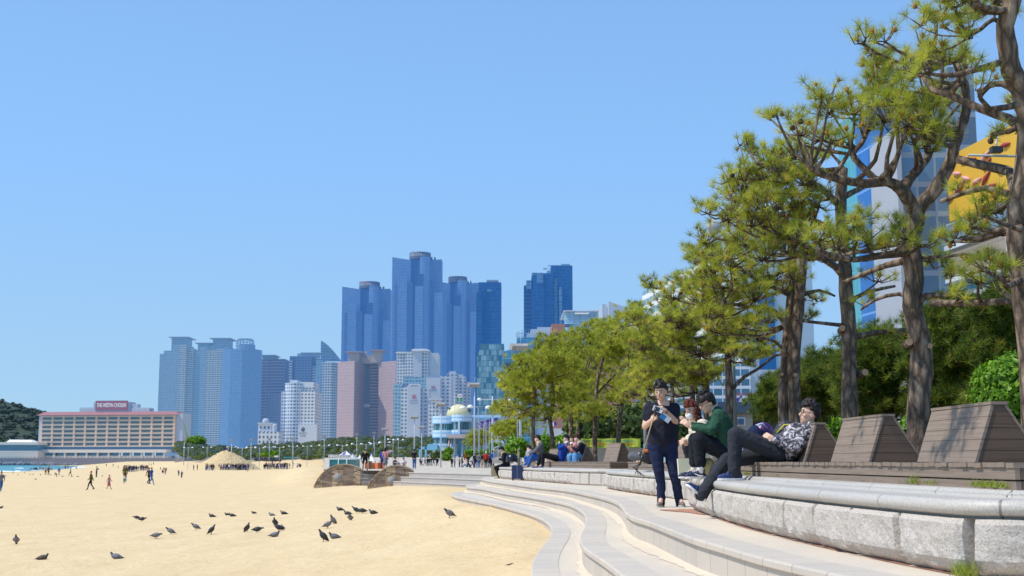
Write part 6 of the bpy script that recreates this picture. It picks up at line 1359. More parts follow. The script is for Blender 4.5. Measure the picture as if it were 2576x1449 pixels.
def fold(amp=.006, fx=9, fz=16, seed=0): return lambda p: amp * (mnoise.noise(Vector((p.x * fx + seed, p.y * fx, p.z * fz))) + .6 * mnoise.noise(Vector((p.x * fx * 2.3, p.y * fx * 2.3 + seed, p.z * fz * 1.7))))
def garment(t, name, bones, mat, vox=.011, amp=.006, seed=0, extra=None, label=None, fz=16):
    mb = bones_mb(bones); 
    if extra: extra(mb)
    return link(name, remesh(mb, vox, name, [mat], 3, disp=fold(amp, 9, fz, seed)), t, label)
# ---- 1. standing man with the selfie stick
def J(zx, zy, Y, o=(1596.5, 939.1), s=.24065): return P(o[0] + zx * s, o[1] + zy * s, Y)
def person(label, p, name='person'): return thing(name, label, 'person', (p.x, p.y, p.z))
Y0 = 18.0
gnd = J(330, 1385, Y0); t = person('young man standing in a dark navy t-shirt and navy trousers, looking down at a phone', Vector((gnd.x, Y0, T)))
hc = J(274, 196, Y0 - .06); hb, HW = head(t, hc, (-.42, -.86, -.28), (-.08, -.12, 1), 1.03, 'short', seed=2)
shL, shR = J(150, 372, Y0 + .02), J(416, 368, Y0 + .06); nk = J(300, 330, Y0 + .02); hipL, hipR = J(215, 770, Y0), J(370, 770, Y0 + .03)
elL, wrL = J(112, 552, Y0 + .02), J(168, 500, Y0 - .24); elR, wrR = J(420, 505, Y0 - .02), J(312, 385, Y0 - .26)
kL, aL, kR, aR = J(254, 1020, Y0 - .05), J(277, 1300, Y0), J(410, 1030, Y0 - .03), J(470, 1308, Y0 + .05)
mb = hb; bones_mb([(nk, HW(0, -.015, -.06), .052, .05), (nk, J(290, 700, Y0), .1, .1), (shL, elL, .056, .05), (elL, wrL, .052, .032), (shR, elR, .056, .05), (elR, wrR, .054, .032), (shL, shR, .05, .05), (hipL, kL, .07, .05), (kL, aL, .05, .035), (hipR, kR, .07, .05), (kR, aR, .05, .035), (hipL, hipR, .08, .08), (aL, aL + Vector((-.02, -.1, -.06)), .035, .03), (aR, aR + Vector((.02, -.1, -.06)), .035, .03)], mb)
stA, stB = J(213, 405, Y0 - .36), J(84, 850, Y0 - .30)
hand(mb, wrL, (J(200, 470, Y0 - .30) - wrL), (-.2, -.9, .3), .95, 1.25, -1, .02); hand(mb, wrR, J(245, 335, Y0 - .36) - wrR, (.1, -.3, 1), 1.0, .75, -1, .10)
link('body', remesh(mb, .0062, 'body', [M_SKIN], 2), t)
tor = [(shL, shR, .085, .085), (shL + Vector((.05, 0, -.05)), J(222, 690, Y0), .125, .118), (shR + Vector((-.05, 0, -.05)), J(368, 690, Y0 + .02), .125, .118), (J(222, 690, Y0), J(222, 738, Y0), .118, .115), (J(368, 690, Y0), J(368, 738, Y0), .118, .115), (nk, J(290, 420, Y0), .085, .14), (shL.lerp(shR, .3) + Vector((0, 0, .015)), shL.lerp(shR, .7) + Vector((0, 0, .015)), .095, .095), (J(290, 500, Y0 - .02), J(292, 700, Y0 - .02), .15, .14), (shL, shL.lerp(elL, .52), .083, .073), (shR, shR.lerp(elR, .62), .083, .075)]
garment(t, 't_shirt', tor, M_NAVYT, .012, .008, 1)
garment(t, 'trousers', [(hipL, hipR, .115, .115), (J(230, 745, Y0), J(370, 745, Y0), .12, .12), (hipL, kL, .112, .076), (kL, J(276, 1150, Y0 - .01), .076, .066), (J(276, 1150, Y0 - .01), aL + Vector((0, 0, -.07)), .066, .06), (hipR, kR, .112, .078), (kR, J(440, 1170, Y0), .078, .066), (J(440, 1170, Y0), aR + Vector((0, 0, -.07)), .066, .06)], M_NAVYP, .011, .008, 3)
shoe(t, Vector((aL.x - .01, aL.y, 0)), Vector((aL.x - .06, aL.y - .3, 0)), T, M_SHOEG, M_SOLE, laces=M_SHOEG) if False else None
for a_, tx in ((aL, -.10), (aR, .05)): shoe(t, Vector((a_.x, a_.y + .02, T + .08)), Vector((a_.x + tx, a_.y - .3, T + .08)), T, M_SHOEG, plain('grey rubber sole', (.45, .43, .41), .7), laces=plain('dark laces', (.09, .07, .06), .8))
mb = MB(); q = wrR.lerp(elR, .1); ax = (elR - wrR).normalized(); a1 = ax.orthogonal().normalized(); a2 = ax.cross(a1); mb.tube([q + a1 * .034 * math.cos(R(k)) + a2 * .034 * math.sin(R(k)) for k in range(0, 361, 30)], .006, 6); mb.build('wristband', M_EYE, t)
# things he holds
st = thing('selfie_stick', 'thin tan selfie stick with a black cord, slanting down from the standing man\'s phone', 'selfie stick', tuple(stB))
mb = MB(); mb.tube([stA, stB], [.0085, .0095], 8); mb.build('pole', plain('tan metal pole', (.42, .30, .17), .4), st)
mb = MB(); mb.tube([stB, stB + (stB - stA).normalized() * .15], [.014, .016], 8); 
for k in range(4): e = stB + (stB - stA).normalized() * .14; mb.tube([e, e + Vector((-.02 - .03 * k, -.02, -.03)), e + Vector((-.07 + .045 * k, -.03 + .01 * k, -.13 - .01 * k))], .006, 5)
mb.build('handle', M_GLASS, st); mb = MB(); mb.tube([stA + Vector((0, 0, -.06)), stA + Vector((.0, 0, .02)), stA + Vector((.02, -.01, .05))], [.014, .016, .02], 8); mb.build('clamp', M_GLASS, st)
c = J(243, 376, Y0 - .37); ph = thing('smartphone', 'white smartphone in a clear case held up by the standing man', 'phone', tuple(c))
Mr = Matrix.Rotation(R(22), 3, 'Y') @ Matrix.Rotation(R(-20), 3, 'Z'); mb = MB(); mb.box(-.072, .072, -.005, .005, -.037, .037); mb.v = [tuple(c + Mr @ Vector(p)) for p in mb.v]; mb.build('case', plain('pale phone case', (.5, .5, .52), .25), ph)
mb = MB(); mb.box(-.05, .03, -.0075, -.0055, -.03, .03); mb.ball((.052, -.007, .018), (.011, .003, .011), 10, 6); mb.v = [tuple(c + Mr @ Vector(p)) for p in mb.v]; mb.build('camera_bump', plain('dark phone glass', (.03, .03, .035), .2), ph)
c = J(322, 470, Y0 - .3); pk = thing('tissue_pack', 'blue and white packet hanging in front of the standing man\'s chest', 'packet', tuple(c)); Mr = Matrix.Rotation(R(38), 3, 'Y')
for nm_, (x0, x1, z0, z1), mt_ in (('packet', (-.07, .07, -.035, .045), plain('white packet', (.75, .78, .8), .4)), ('blue_label', (-.073, .0, -.038, .03), plain('blue label', (.02, .25, .6), .4))):
    mb = MB(); y_ = .012 if nm_ == 'packet' else .014; mb.box(x0, x1, -y_, y_, z0, z1); mb.v = [tuple(c + Mr @ Vector(p)) for p in mb.v]; mb.build(nm_, mt_, pk)
# ---- 2. man in the green shirt
def J2(zx, zy, Y): return P(1677 + zx * .23143, 972.7 + zy * .23143, Y)
Y1 = 15.8; t = person('man in a dark green shirt sitting bent forward over his hands', Vector((J2(660, 780, Y1).x, Y1, DK)))
hc = J2(437, 182, Y1); hb, HW = head(t, hc, (-.86, -.30, -.42), (-.35, -.05, 1), 1.02, 'fringe', glasses=True, seed=4)
nk = J2(510, 290, Y1 + .02); chest = J2(575, 420, Y1 + .03); hipN, hipF = J2(655, 715, Y1 - .1), J2(640, 715, Y1 + .18)
shN, shF = J2(575, 330, Y1 - .17), J2(560, 320, Y1 + .2); elN, elF = J2(492, 470, Y1 - .26), J2(450, 460, Y1 + .2); wrN, wrF = J2(268, 440, Y1 - .1), J2(250, 415, Y1 + .06)
kN, kF = J2(352, 560, Y1 - .18), J2(305, 575, Y1 + .08); aN, aF = J2(368, 870, Y1 - .15), J2(303, 868, Y1 + .08)
bones_mb([(nk, HW(0, -.02, -.06), .052, .05), (nk, chest, .06, .12), (chest, hipN.lerp(hipF, .5), .12, .12), (shN, elN, .045, .04), (elN, wrN, .04, .026), (shF, elF, .045, .04), (elF, wrF, .04, .026), (shN, shF, .05, .05), (hipN, hipF, .09, .09), (hipN, kN, .075, .055), (hipF, kF, .075, .055), (kN, aN, .05, .036), (kF, aF, .05, .036), (aN, aN + Vector((-.03, 0, -.07)), .036, .036), (aF, aF + Vector((-.03, 0, -.07)), .036, .036)], hb)
hand(hb, wrN, J2(195, 385, Y1 - .08) - wrN, (-.3, -.6, .5), 1, .55, 1, .08); hand(hb, wrF, J2(180, 350, Y1 + .03) - wrF, (-.2, -.5, .7), 1, .2, 1, .06)
link('body', remesh(hb, .0062, 'body', [M_SKIN], 2), t)
garment(t, 'shirt', [(nk + Vector((.03, 0, -.02)), chest, .08, .15), (shN, shF, .085, .085), (chest, J2(640, 640, Y1 + .03), .165, .155), (shN, J2(650, 650, Y1 - .09), .105, .125), (shF, J2(640, 650, Y1 + .15), .105, .12), (J2(650, 650, Y1 - .09), J2(675, 760, Y1 - .1), .125, .115), (J2(640, 650, Y1 + .15), J2(665, 760, Y1 + .15), .12, .115), (shN, elN, .082, .066), (elN, wrN.lerp(elN, .12), .066, .046), (shF, elF, .08, .062), (elF, wrF.lerp(elF, .12), .062, .046), (nk + Vector((.05, 0, .02)), nk + Vector((.0, 0, .015)), .068, .062)], M_GREENS, .011, .011, 5)
garment(t, 'trousers', [(hipN, hipF, .13, .13), (hipN, kN, .115, .088), (hipF, kF, .115, .085), (kN, aN + Vector((0, 0, .04)), .086, .07), (kF, aF + Vector((0, 0, .04)), .084, .068)], M_BLKT, .011, .008, 7)
for a_ in (aN, aF): mb = MB(); mb.tube([a_ + Vector((0, 0, .03)), a_ + Vector((-.005, 0, -.08))], [.046, .043], 10); mb.build('sock', M_SOCK, t)
for a_, dy in ((aN, -.06), (aF, -.03)): shoe(t, Vector((a_.x - .0, a_.y, WF + .09)), Vector((a_.x - .3, a_.y + dy, WF + .09)), WF + .003, M_SHOEN, M_SOLE, stripe=M_SWOOSH, laces=M_SOCK)
# ---- 3. woman in the face mask
Y2 = 16.9; t = person('woman with reddish hair, glasses and a white face mask sitting behind the green shirt', Vector((J2(330, 780, Y2).x, Y2, DK)))
hc = J2(268, 268, Y2); hb, HW = head(t, hc, (-.72, -.66, -.2), (-.1, 0, 1), .98, 'long', M_HAIRR, glasses=True, seed=6, female=True)
nk = J2(320, 370, Y2 + .03); chest = J2(350, 480, Y2 + .05); hip = J2(400, 740, Y2 + .05); shN, shF = J2(395, 420, Y2 - .08), J2(290, 425, Y2 + .18); elN, wrN = J2(345, 580, Y2 - .14), J2(235, 570, Y2 - .2); kN, kF = J2(225, 655, Y2 - .12), J2(255, 640, Y2 + .12); aN, aF = J2(268, 850, Y2 - .1), J2(285, 850, Y2 + .1)
bones_mb([(nk, HW(0, -.02, -.06), .045, .045), (nk, chest, .06, .1), (chest, hip, .1, .11), (shN, elN, .04, .035), (elN, wrN, .035, .024), (hip, kN, .08, .05), (hip, kF, .08, .05), (kN, aN, .045, .034), (kF, aF, .045, .034)], hb); hand(hb, wrN, Vector((-.2, -.05, -.08)), (-.3, -.8, .4), .92, .6, 1)
link('body', remesh(hb, .007, 'body', [M_SKIN], 2), t)
mb = MB(); mb.ball(HW(0, .062, -.047), (.052, .046, .052), 14, 10, 0, Matrix(frame((-.72, -.66, -.2), (-.1, 0, 1))).transposed()); mb.build('face_mask', plain('white face mask', (.8, .8, .8), .9, .03), t)
garment(t, 'jacket', [(nk, chest, .075, .13), (shN, shF, .085, .08), (chest, hip, .14, .15), (shN, elN, .08, .07), (elN, wrN.lerp(elN, .1), .072, .06), (hip, hip + Vector((.05, -.1, -.02)), .15, .13)], M_CREAM, .012, .012, 9, fz=30)
garment(t, 'jeans', [(hip, kN, .1, .075), (hip, kF, .1, .075), (kN, aN, .072, .055), (kF, aF, .072, .055)], M_CHAR, .012, .006, 11)
mb = MB(); mb.ball(J2(212, 625, Y2 - .185), (.028, .02, .026), 8, 6); mb.build('knee_rip', M_SKIN, t)
# ---- 4. reclining man
Y3 = 14.2; t = person('man in a black and white camouflage hoodie and glasses reclining against a backrest', Vector((J2(1270, 780, Y3).x, Y3, DK)))
hc = J2(1545, 305, Y3 + .02); upv = (.42, .05, .9); hb, HW = head(t, hc, (-.92, -.22, .16), upv, 1.06, 'short', glasses=True, seed=8)
nk = J2(1520, 440, Y3 + .03); chest = J2(1420, 560, Y3 + .05); hipN, hipF = J2(1225, 715, Y3 - .06), J2(1215, 715, Y3 + .2); shN, shF = J2(1540, 520, Y3 - .16), J2(1500, 500, Y3 + .22)
elN, wrN = J2(1400, 665, Y3 - .24), J2(1180, 580, Y3 - .16); kN, aN = J2(745, 520, Y3 - .12), J2(735, 875, Y3 - .12); kF, aF = J2(655, 800, Y3 + .18), J2(405, 1135, Y3 + .1)
bones_mb([(nk, HW(0, -.02, -.06), .056, .054), (nk, chest, .07, .13), (chest, hipN.lerp(hipF, .5), .13, .12), (shN, elN, .048, .042), (elN, wrN, .042, .028), (shN, shF, .05, .05), (hipN, hipF, .09, .09), (hipN, kN, .08, .058), (hipF, kF, .08, .058), (kN, aN, .052, .037), (kF, aF, .052, .037), (aN, aN + Vector((-.04, 0, -.06)), .036, .036), (aF, aF + Vector((-.08, 0, -.05)), .036, .036)], hb); hand(hb, wrN, J2(1095, 535, Y3 - .13) - wrN, (-.2, -.7, .6), 1, .6, -1)
link('body', remesh(hb, .0065, 'body', [M_SKIN], 2), t)
garment(t, 'hoodie', [(nk + Vector((.03, 0, -.02)), chest, .1, .165), (shN, shF, .09, .09), (chest, J2(1260, 670, Y3 + .05), .175, .15), (shN, J2(1310, 690, Y3 - .06), .11, .13), (shF, J2(1280, 680, Y3 + .18), .11, .13), (shN, elN, .09, .078), (elN, wrN.lerp(elN, .06), .078, .055), (J2(1555, 450, Y3 - .06), J2(1590, 520, Y3 + .08), .075, .09)], M_CAMO, .011, .011, 13)
garment(t, 'jeans', [(hipN, hipF, .125, .125), (hipN, kN, .12, .088), (hipF, kF, .115, .085), (kN, aN + Vector((0, 0, -.05)), .085, .072), (kF, aF + (aF - kF).normalized() * .06, .083, .07)], M_CHAR, .011, .008, 15)
shoe(t, Vector((aN.x + .01, aN.y, WF + .1)), Vector((aN.x - .3, aN.y - .03, WF + .1)), WF + .004, M_SHOEB, M_SOLE, laces=M_SHOEN)
q = (aF - kF).normalized(); shoe(t, aF - q * .0, aF + Vector((-.27, -.04, .10)), None, M_SHOEB, M_SOLE, laces=M_SHOEN, tilt_up=-q)
mb = MB(); q = wrN.lerp(elN, .08); mb.ball(q + Vector((0, -.045, .02)), (.02, .012, .02), 10, 6); mb.build('wristwatch', M_SHOEB, t)
# ---- bags beside them
def bag(name, label, zx, zy, Y, dims, mat, z, parts=None, vox=.014, amp=.01):
    p = J2(zx, zy, Y); th = thing(name, label, 'bag', (p.x, p.y, z)); mb = MB(); x, y, h = dims
    mb.ball((p.x, p.y, z + h * .48), (x, y, h * .55), 14, 9); mb.ball((p.x - x * .2, p.y, z + h * .3), (x * .95, y, h * .34), 12, 8)
    link('bag_body', remesh(mb, vox, 'bag_body', [mat], 1, disp=fold(amp, 14, 14, zx)), th); return th, p
th, p = bag('backpack', 'shiny purple backpack with a pale loop handle lying on the deck', 1045, 440, 15.6, (.17, .13, .47), plain('shiny purple nylon', (.07, .012, .10), .3, .4, 14), DK + .0)
mb = MB(); mb.tube([(p.x - .09, p.y - .05, DK + .36), (p.x - .10, p.y - .12, DK + .44), (p.x - .03, p.y - .13, DK + .46), (p.x + .03, p.y - .11, DK + .40)], .012, 6); mb.build('handle', plain('pale blue strap', (.4, .5, .7), .5), th)
th, p = bag('backpack', 'black backpack with a yellow stripe beside the reclining man\'s shoulder', 1300, 440, 15.2, (.18, .13, .48), plain('black nylon', (.02, .024, .028), .5, .3, 14), DK)
mb = MB(); mb.tube([(p.x - .13, p.y - .09, DK + .34), (p.x - .05, p.y - .12, DK + .43), (p.x + .06, p.y - .11, DK + .44), (p.x + .15, p.y - .08, DK + .38)], .009, 6); mb.build('yellow_stripe', plain('yellow piping', (.6, .55, .03), .5), th)
th, p = bag('jacket_bundle', 'crumpled navy jacket lying beside the purple backpack', 960, 480, 15.3, (.13, .11, .42), cloth('navy nylon', (.012, .02, .06)), DK); th['category'] = 'jacket'
p = J2(225, 945, 16.6); th = thing('paper_bag', 'pale green paper carrier bag at the masked woman\'s feet', 'bag', (p.x, p.y, WF + .05)); mb = MB(); x, y = p.x, p.y
mb.hexa([(x - .11, y - .06, WF + .0), (x + .11, y - .06, WF), (x + .11, y + .06, WF), (x - .11, y + .06, WF), (x - .125, y - .07, WF + .24), (x + .12, y - .065, WF + .25), (x + .12, y + .06, WF + .25), (x - .125, y + .06, WF + .24)]); mb.build('paper_body', plain('pale green paper', (.60, .62, .45), .8, .06, 6), th)
th, p = bag('canvas_bag', 'khaki yellow canvas bag between the green shirted man\'s feet and the reclining man', 450, 880, 15.7, (.10, .08, .24), plain('khaki canvas', (.38, .30, .11), .85, .2, 9), WF + .0)
th, p = bag('shoulder_bag', 'black cloth hanging over the deck edge right of the khaki bag', 525, 840, 15.3, (.07, .06, .17), plain('black cloth', (.015, .014, .02), .8, .2, 9), DK - .2)
# ---------------- people of the middle distance: one body each, clothes and hair as children
def mid(label, pts, Y, cols, hair=M_HAIR, f=(-.8, -.5, -.1), hs='short', vox=.018, skirt=None, sc=1.0, hand_free=True):
    """pts: pixel joints head, neck, chest, hip, shoulders a/b, elbow/wrist a/b, knee/ankle a/b ; second item of each = depth offset"""
    g = {k: P(v[0], v[1], Y + (v[2] if len(v) > 2 else 0)) for k, v in pts.items()}
    t = person(label, Vector((g['hip'].x, Y, min(q.z for q in g.values())))); top, leg, sh = cols
    hb, HW = head(t, g['head'], f, (0, 0, 1), sc, hs, hair, .012, detail=False, seed=int(g['head'].x * 100) % 97)
    B = [(g['nk'], HW(0, -.01, -.06), .05, .05), (g['nk'], g['hip'], .1, .11)]; C_ = [(g['nk'], g['ch'], .08, .13), (g['ch'], g['hip'], .15, .135), (g['sa'], g['sb'], .08, .08), (g['sa'], g['hip'], .09, .11)]; Lg = []
    for k in 'ab':
        if 'e' + k in g: B += [(g['s' + k], g['e' + k], .042, .038), (g['e' + k], g['w' + k], .038, .03), (g['w' + k], g['w' + k] + (g['w' + k] - g['e' + k]).normalized() * .09, .034, .024)]; C_ += [(g['s' + k], g['e' + k], .072, .058), (g['e' + k], g['w' + k], .058, .045)]
        if 'k' + k in g: B += [(g['hip'], g['k' + k], .08, .05), (g['k' + k], g['a' + k], .05, .034), (g['a' + k], g['a' + k] + Vector((-.1, -.03, -.05)), .034, .03)]; Lg += [(g['hip'], g['k' + k], .115, .08), (g['k' + k], g['a' + k], .08, .06)]
    bones_mb(B, hb); link('body', remesh(hb, vox, 'body', [M_SKIN], 2), t); garment(t, 'top', C_, top, .02, .008, 2)
    if leg is not None and Lg: garment(t, 'trousers', Lg, leg, .02, .008, 3)
    if skirt is not None: garment(t, 'skirt', skirt[1](g), skirt[0], .025, .012, 4)
    if sh is not None:
        for k in 'ab':
            if 'a' + k in g:
                mb = MB(); a_ = g['a' + k]; d = Vector((-.17, -.05, -.075)); mb.tube([a_ + Vector((.03, 0, -.05)), a_ + d * .5 + Vector((0, 0, -.035)), a_ + d], [.05, .048, .035], 8, sq=(1, .75)); mb.ball(a_ + d, .036, 7, 5); mb.build('shoe', sh, t)
    return t, g
def Jm(x, y): return (1220.9 + x * .15625, 1059.9 + y * .15625)
M_BLACKC = cloth('black jacket', (.012, .012, .015)); M_GREYJ = cloth('grey suit cloth', (.11, .11, .12)); M_BLUEJ = cloth('royal blue jacket', (.012, .05, .30)); M_JEAN = cloth('blue denim', (.03, .10, .32)); M_JEANL = cloth('light blue denim', (.12, .30, .55)); M_NAVYC = cloth('navy cardigan', (.012, .014, .028)); M_PINKT = cloth('pink top', (.60, .27, .27)); M_WHITEC = cloth('white cotton', (.75, .74, .76)); M_DSHOE = plain('dark brown shoes', (.035, .018, .014), .5); M_BSHOE = plain('slate blue shoes', (.05, .09, .17), .7); M_PSHOE = plain('pale pink shoes', (.55, .40, .36), .7)
def mm(d): return {k: (*Jm(*v[:2]), *(v[2:])) for k, v in d.items()}
mid('young man in black sitting on the rounded wall end, looking at a phone', mm(dict(head=(262, 466), nk=(292, 510), ch=(320, 570), hip=(345, 705), sa=(300, 535, -.15), sb=(310, 530, .15), ea=(290, 620, -.2), wa=(225, 605, -.15), ka=(170, 745, -.12), aa=(222, 890, -.1), kb=(180, 752, .12), ab=(235, 890, .1))), 48.6, (M_BLACKC, M_BLACKC, M_BLACKC), f=(-.85, -.3, -.45))
mid('man in a grey jacket, blue jeans and sunglasses sitting on the deck', mm(dict(head=(838, 290), nk=(865, 345), ch=(885, 430), hip=(900, 625), sa=(890, 380, -.17), sb=(870, 375, .17), ea=(820, 470, -.2), wa=(715, 530, -.12), eb=(800, 470, .2), wb=(712, 535, .1), ka=(760, 540, -.12), aa=(690, 710, -.12), kb=(740, 550, .1), ab=(645, 710, .1))), 44.2, (M_GREYJ, M_JEAN, M_DSHOE), f=(-.95, -.2, -.1))
mid('man in a royal blue jacket and black trousers lying back with a raised hand', mm(dict(head=(1300, 290), nk=(1310, 345), ch=(1280, 420), hip=(1215, 615), sa=(1300, 390, -.17), sb=(1290, 385, .17), ea=(1190, 440, -.2), wa=(1190, 370, -.15), eb=(1200, 470, .2), wb=(1280, 440, .15), ka=(930, 520, -.12), aa=(920, 700, -.12), kb=(900, 540, .12), ab=(850, 700, .1))), 42.4, (M_BLUEJ, M_BLACKC, M_BSHOE), f=(-.8, -.5, -.05))
mid('woman in a navy cardigan and light jeans sitting with a cup, her hair tied back', mm(dict(head=(1478, 290), nk=(1520, 340), ch=(1565, 430), hip=(1620, 610), sa=(1540, 380, -.15), sb=(1530, 375, .15), ea=(1480, 470, -.2), wa=(1405, 425, -.15), ka=(1460, 535, -.1), aa=(1465, 715, -.1), kb=(1440, 545, .08), ab=(1420, 720, .05))), 40.2, (M_NAVYC, M_JEANL, M_PSHOE), hair=M_HAIRB, f=(-.93, -.3, -.1))
mid('woman in a pink top and light jeans leaning beside the navy cardigan, holding a cup', mm(dict(head=(1404, 292), nk=(1440, 340), ch=(1480, 430), hip=(1540, 610), sa=(1450, 380, -.15), sb=(1450, 378, .15), ea=(1400, 470, -.1), wa=(1330, 410, -.1), ka=(1372, 550, -.1), aa=(1372, 715, -.05), kb=(1350, 560, .1), ab=(1350, 725, .1))), 41.2, (M_PINKT, M_JEANL, M_PSHOE), hair=M_HAIRB, f=(-.85, -.5, -.1), hs='long')
for lb, x, y, Y in (('white topped paper cup held by the woman in the navy cardigan', 1388, 390, 39.9), ('white topped paper cup held by the woman in the pink top', 1308, 372, 40.9)):
    p = P(*Jm(x, y), Y); th = thing('paper_cup', lb, 'cup', tuple(p)); mb = MB(); mb.lathe([(.03, -.07), (.042, .05), (.001, .05)], 12, p); mb.build('cup', plain('brown paper cup', (.22, .11, .06), .7), th); mb = MB(); mb.lathe([(.047, .05), (.05, .065), (.035, .10), (.001, .105)], 12, p); mb.build('lid', M_SOCK, th)
mid('child in a striped top sitting half hidden behind the grey jacketed man', mm(dict(head=(700, 445), nk=(708, 480), ch=(712, 520), hip=(700, 610), sa=(715, 500, -.1), sb=(705, 500, .1), ka=(650, 590, -.08), aa=(655, 660, -.08))), 46.5, (cloth('striped grey top', (.3, .3, .33)), M_JEAN, None), sc=.85)
mid('person in grey trousers sitting cross legged with a backpack behind the standing man', dict(head=(1650, 1098), nk=(1646, 1112), ch=(1640, 1124), hip=(1634, 1152), sa=(1640, 1118, -.15), sb=(1644, 1118, .15), ea=(1628, 1134, -.2), wa=(1612, 1140, -.2), ka=(1592, 1146, -.2), aa=(1622, 1155, -.3), kb=(1588, 1148, .2), ab=(1615, 1156, .1)), 26, (cloth('dull blue shirt', (.05, .06, .09)), cloth('grey trousers', (.12, .125, .14)), None))
mb = MB(); p = P(1628, 1146, 25.6); th = thing('backpack', 'black backpack with an orange panel on the deck behind the standing man', 'bag', tuple(p)); mb.ball(p, (.16, .13, .16), 12, 8); link('bag_body', remesh(mb, .02, 'bag_body', [plain('black bag cloth', (.015, .015, .018), .7)], 1, disp=fold(.012, 12, 12, 3)), th); mb = MB(); mb.ball(p + Vector((-.03, -.1, .09)), (.08, .04, .035), 10, 6); mb.build('orange_panel', plain('orange panel', (.6, .16, .03), .6), th)
t_, g_ = mid('woman with long dark hair in a loose white dress standing before the yellow banner', mm(dict(head=(2290, 322), nk=(2292, 358), ch=(2290, 420), hip=(2285, 510), sa=(2275, 385, -.1), sb=(2305, 385, .1), ea=(2225, 425, -.1), wa=(2180, 385, -.1), ka=(2280, 600, -.06), aa=(2276, 668, -.06), kb=(2292, 600, .06), ab=(2288, 668, .06))), 82, (M_WHITEC, None, None), hs='long', f=(-.9, -.2, 0), vox=.025, skirt=(M_WHITEC, lambda g: [(g['ch'], g['hip'], .16, .22), (g['hip'], g['hip'].lerp(g['ka'], .8), .22, .25)]))
# suitcase, helmet shaped bag, bollard
p = G(1300, 1208, T); p = Vector(((1300 - 1288) / FPX * 42.8, 42.8, T))
th = thing('suitcase', 'dark blue hard shell suitcase with grey edges standing in front of the wall', 'suitcase', tuple(p)); mb = MB()
mb.box(-.17, .0, -.13, .13, .05, .50); mb.box(.02, .19, -.13, .13, .05, .50); mb.box(0, .02, -.135, .135, .06, .49, 1)
mb.v = [(p.x + q[0], p.y + q[1], p.z + q[2]) for q in mb.v]; o = mb.build('shell', [plain('navy shell', (.012, .03, .10), .3), plain('zip grey', (.2, .2, .22), .4)], th); bv = o.modifiers.new('b', 'BEVEL'); bv.width = .035; bv.segments = 3
mb = MB(); mb.tube([p + Vector((-.06, 0, .5)), p + Vector((-.06, 0, .535)), p + Vector((.07, 0, .535)), p + Vector((.07, 0, .5))], .012, 6); mb.build('handle', plain('grey handle', (.3, .3, .32), .4), th)
for dx in (-.13, .15): 
    for dy in (-.1, .1): mb = MB(); mb.ball(p + Vector((dx, dy, .03)), .03, 8, 6); mb.build('wheel', M_GLASS, th)
p = P(1288, 1153, 47.2); th = thing('helmet', 'round dark blue helmet on the deck end behind the suitcase', 'helmet', tuple(p)); mb = MB(); mb.lathe([(.21, -.13), (.23, -.03), (.19, .09), (.1, .16), (.01, .18)], 16, p); mb.build('shell', plain('glossy navy shell', (.005, .007, .016), .25), th)
p = P(1305, 1140, 50); th = thing('bollard', 'thin brown post standing between the suitcase and the grey jacketed man', 'post', (p.x, 50, WF)); mb = MB(); mb.tube([(p.x, 50, WF - .1), (p.x, 50, P(0, 1135, 50).z)], [.055, .05], 10); mb.build('shaft', plain('brown post', (.2, .16, .11), .6), th); mb = MB(); mb.ball((p.x, 50, P(0, 1133, 50).z), .065, 10, 7); mb.build('cap', plain('brown post', (.2, .16, .11), .6), th)
# yellow green banner with its lettering
a, b_ = P(1440, 1103, 80), P(1611, 1102, 80); c0 = P(1440, 1126, 80).z; th = thing('banner', 'long yellow green cloth banner with Korean lettering behind the pines', 'banner', (a.x, 80, c0)); mb = MB(); n = 24; V = []
for k in range(n + 1): x = lerp(a.x, b_.x, k / n); w_ = .05 * math.sin(k * 1.3); V += [(x, 80 + w_, c0 - .03 * math.sin(k * .8)), (x, 80 + w_ * .6, a.z + .02 * math.sin(k))]
mb.add(V, [(2 * k, 2 * k + 2, 2 * k + 3, 2 * k + 1) for k in range(n)]); mb.build('cloth', plain('yellow green cloth', (.52, .60, .06), .8, .06, .5), th)
zt = a.z; hh = a.z - c0; cx = lambda f: lerp(a.x, b_.x, f)
text('해수욕장내 금지행위', (b_.x - a.x) * .34, Vector((cx(.25), 79.9, c0 + hh * .70)), plain('dark green ink', (.03, .06, .03), .8), parent=th, height=hh * .28, bold=.03); text('(위반시 과태료가 부과됩니다.)', (b_.x - a.x) * .44, Vector((cx(.69), 79.9, c0 + hh * .70)), plain('green blue ink', (.01, .25, .22), .8), parent=th, height=hh * .27, bold=.03)
text('취사 야영 및 애완동물 출입, 쓰레기 무단투기 및 폭죽 금지', (b_.x - a.x) * .78, Vector((cx(.52), 79.9, c0 + hh * .38)), plain('orange red ink', (.55, .10, .02), .8), parent=th, height=hh * .22, bold=.03); text('해운대구청장', (b_.x - a.x) * .16, Vector((cx(.4), 79.9, c0 + hh * .12)), plain('dark green ink', (.03, .06, .03), .8), parent=th, height=hh * .14)
mb = MB(); bx(mb, 1400, 1640, 1127, 81, .6, vb=1165); mb.build('low_wall', plain('grey rendered wall', (.30, .27, .25), .9, .1, 1), None, 'long low grey wall under the yellow green banner', 'wall')
mb = MB(); bx(mb, 1388, 1470, 1078, 96, 2, vb=1105); bx(mb, 1400, 1530, 1103, 94, 3, vb=1112); o = mb.build('utility_block', plain('off white render', (.5, .5, .5), .8), None, 'low white utility block with vents seen between the grove trunks', 'building')
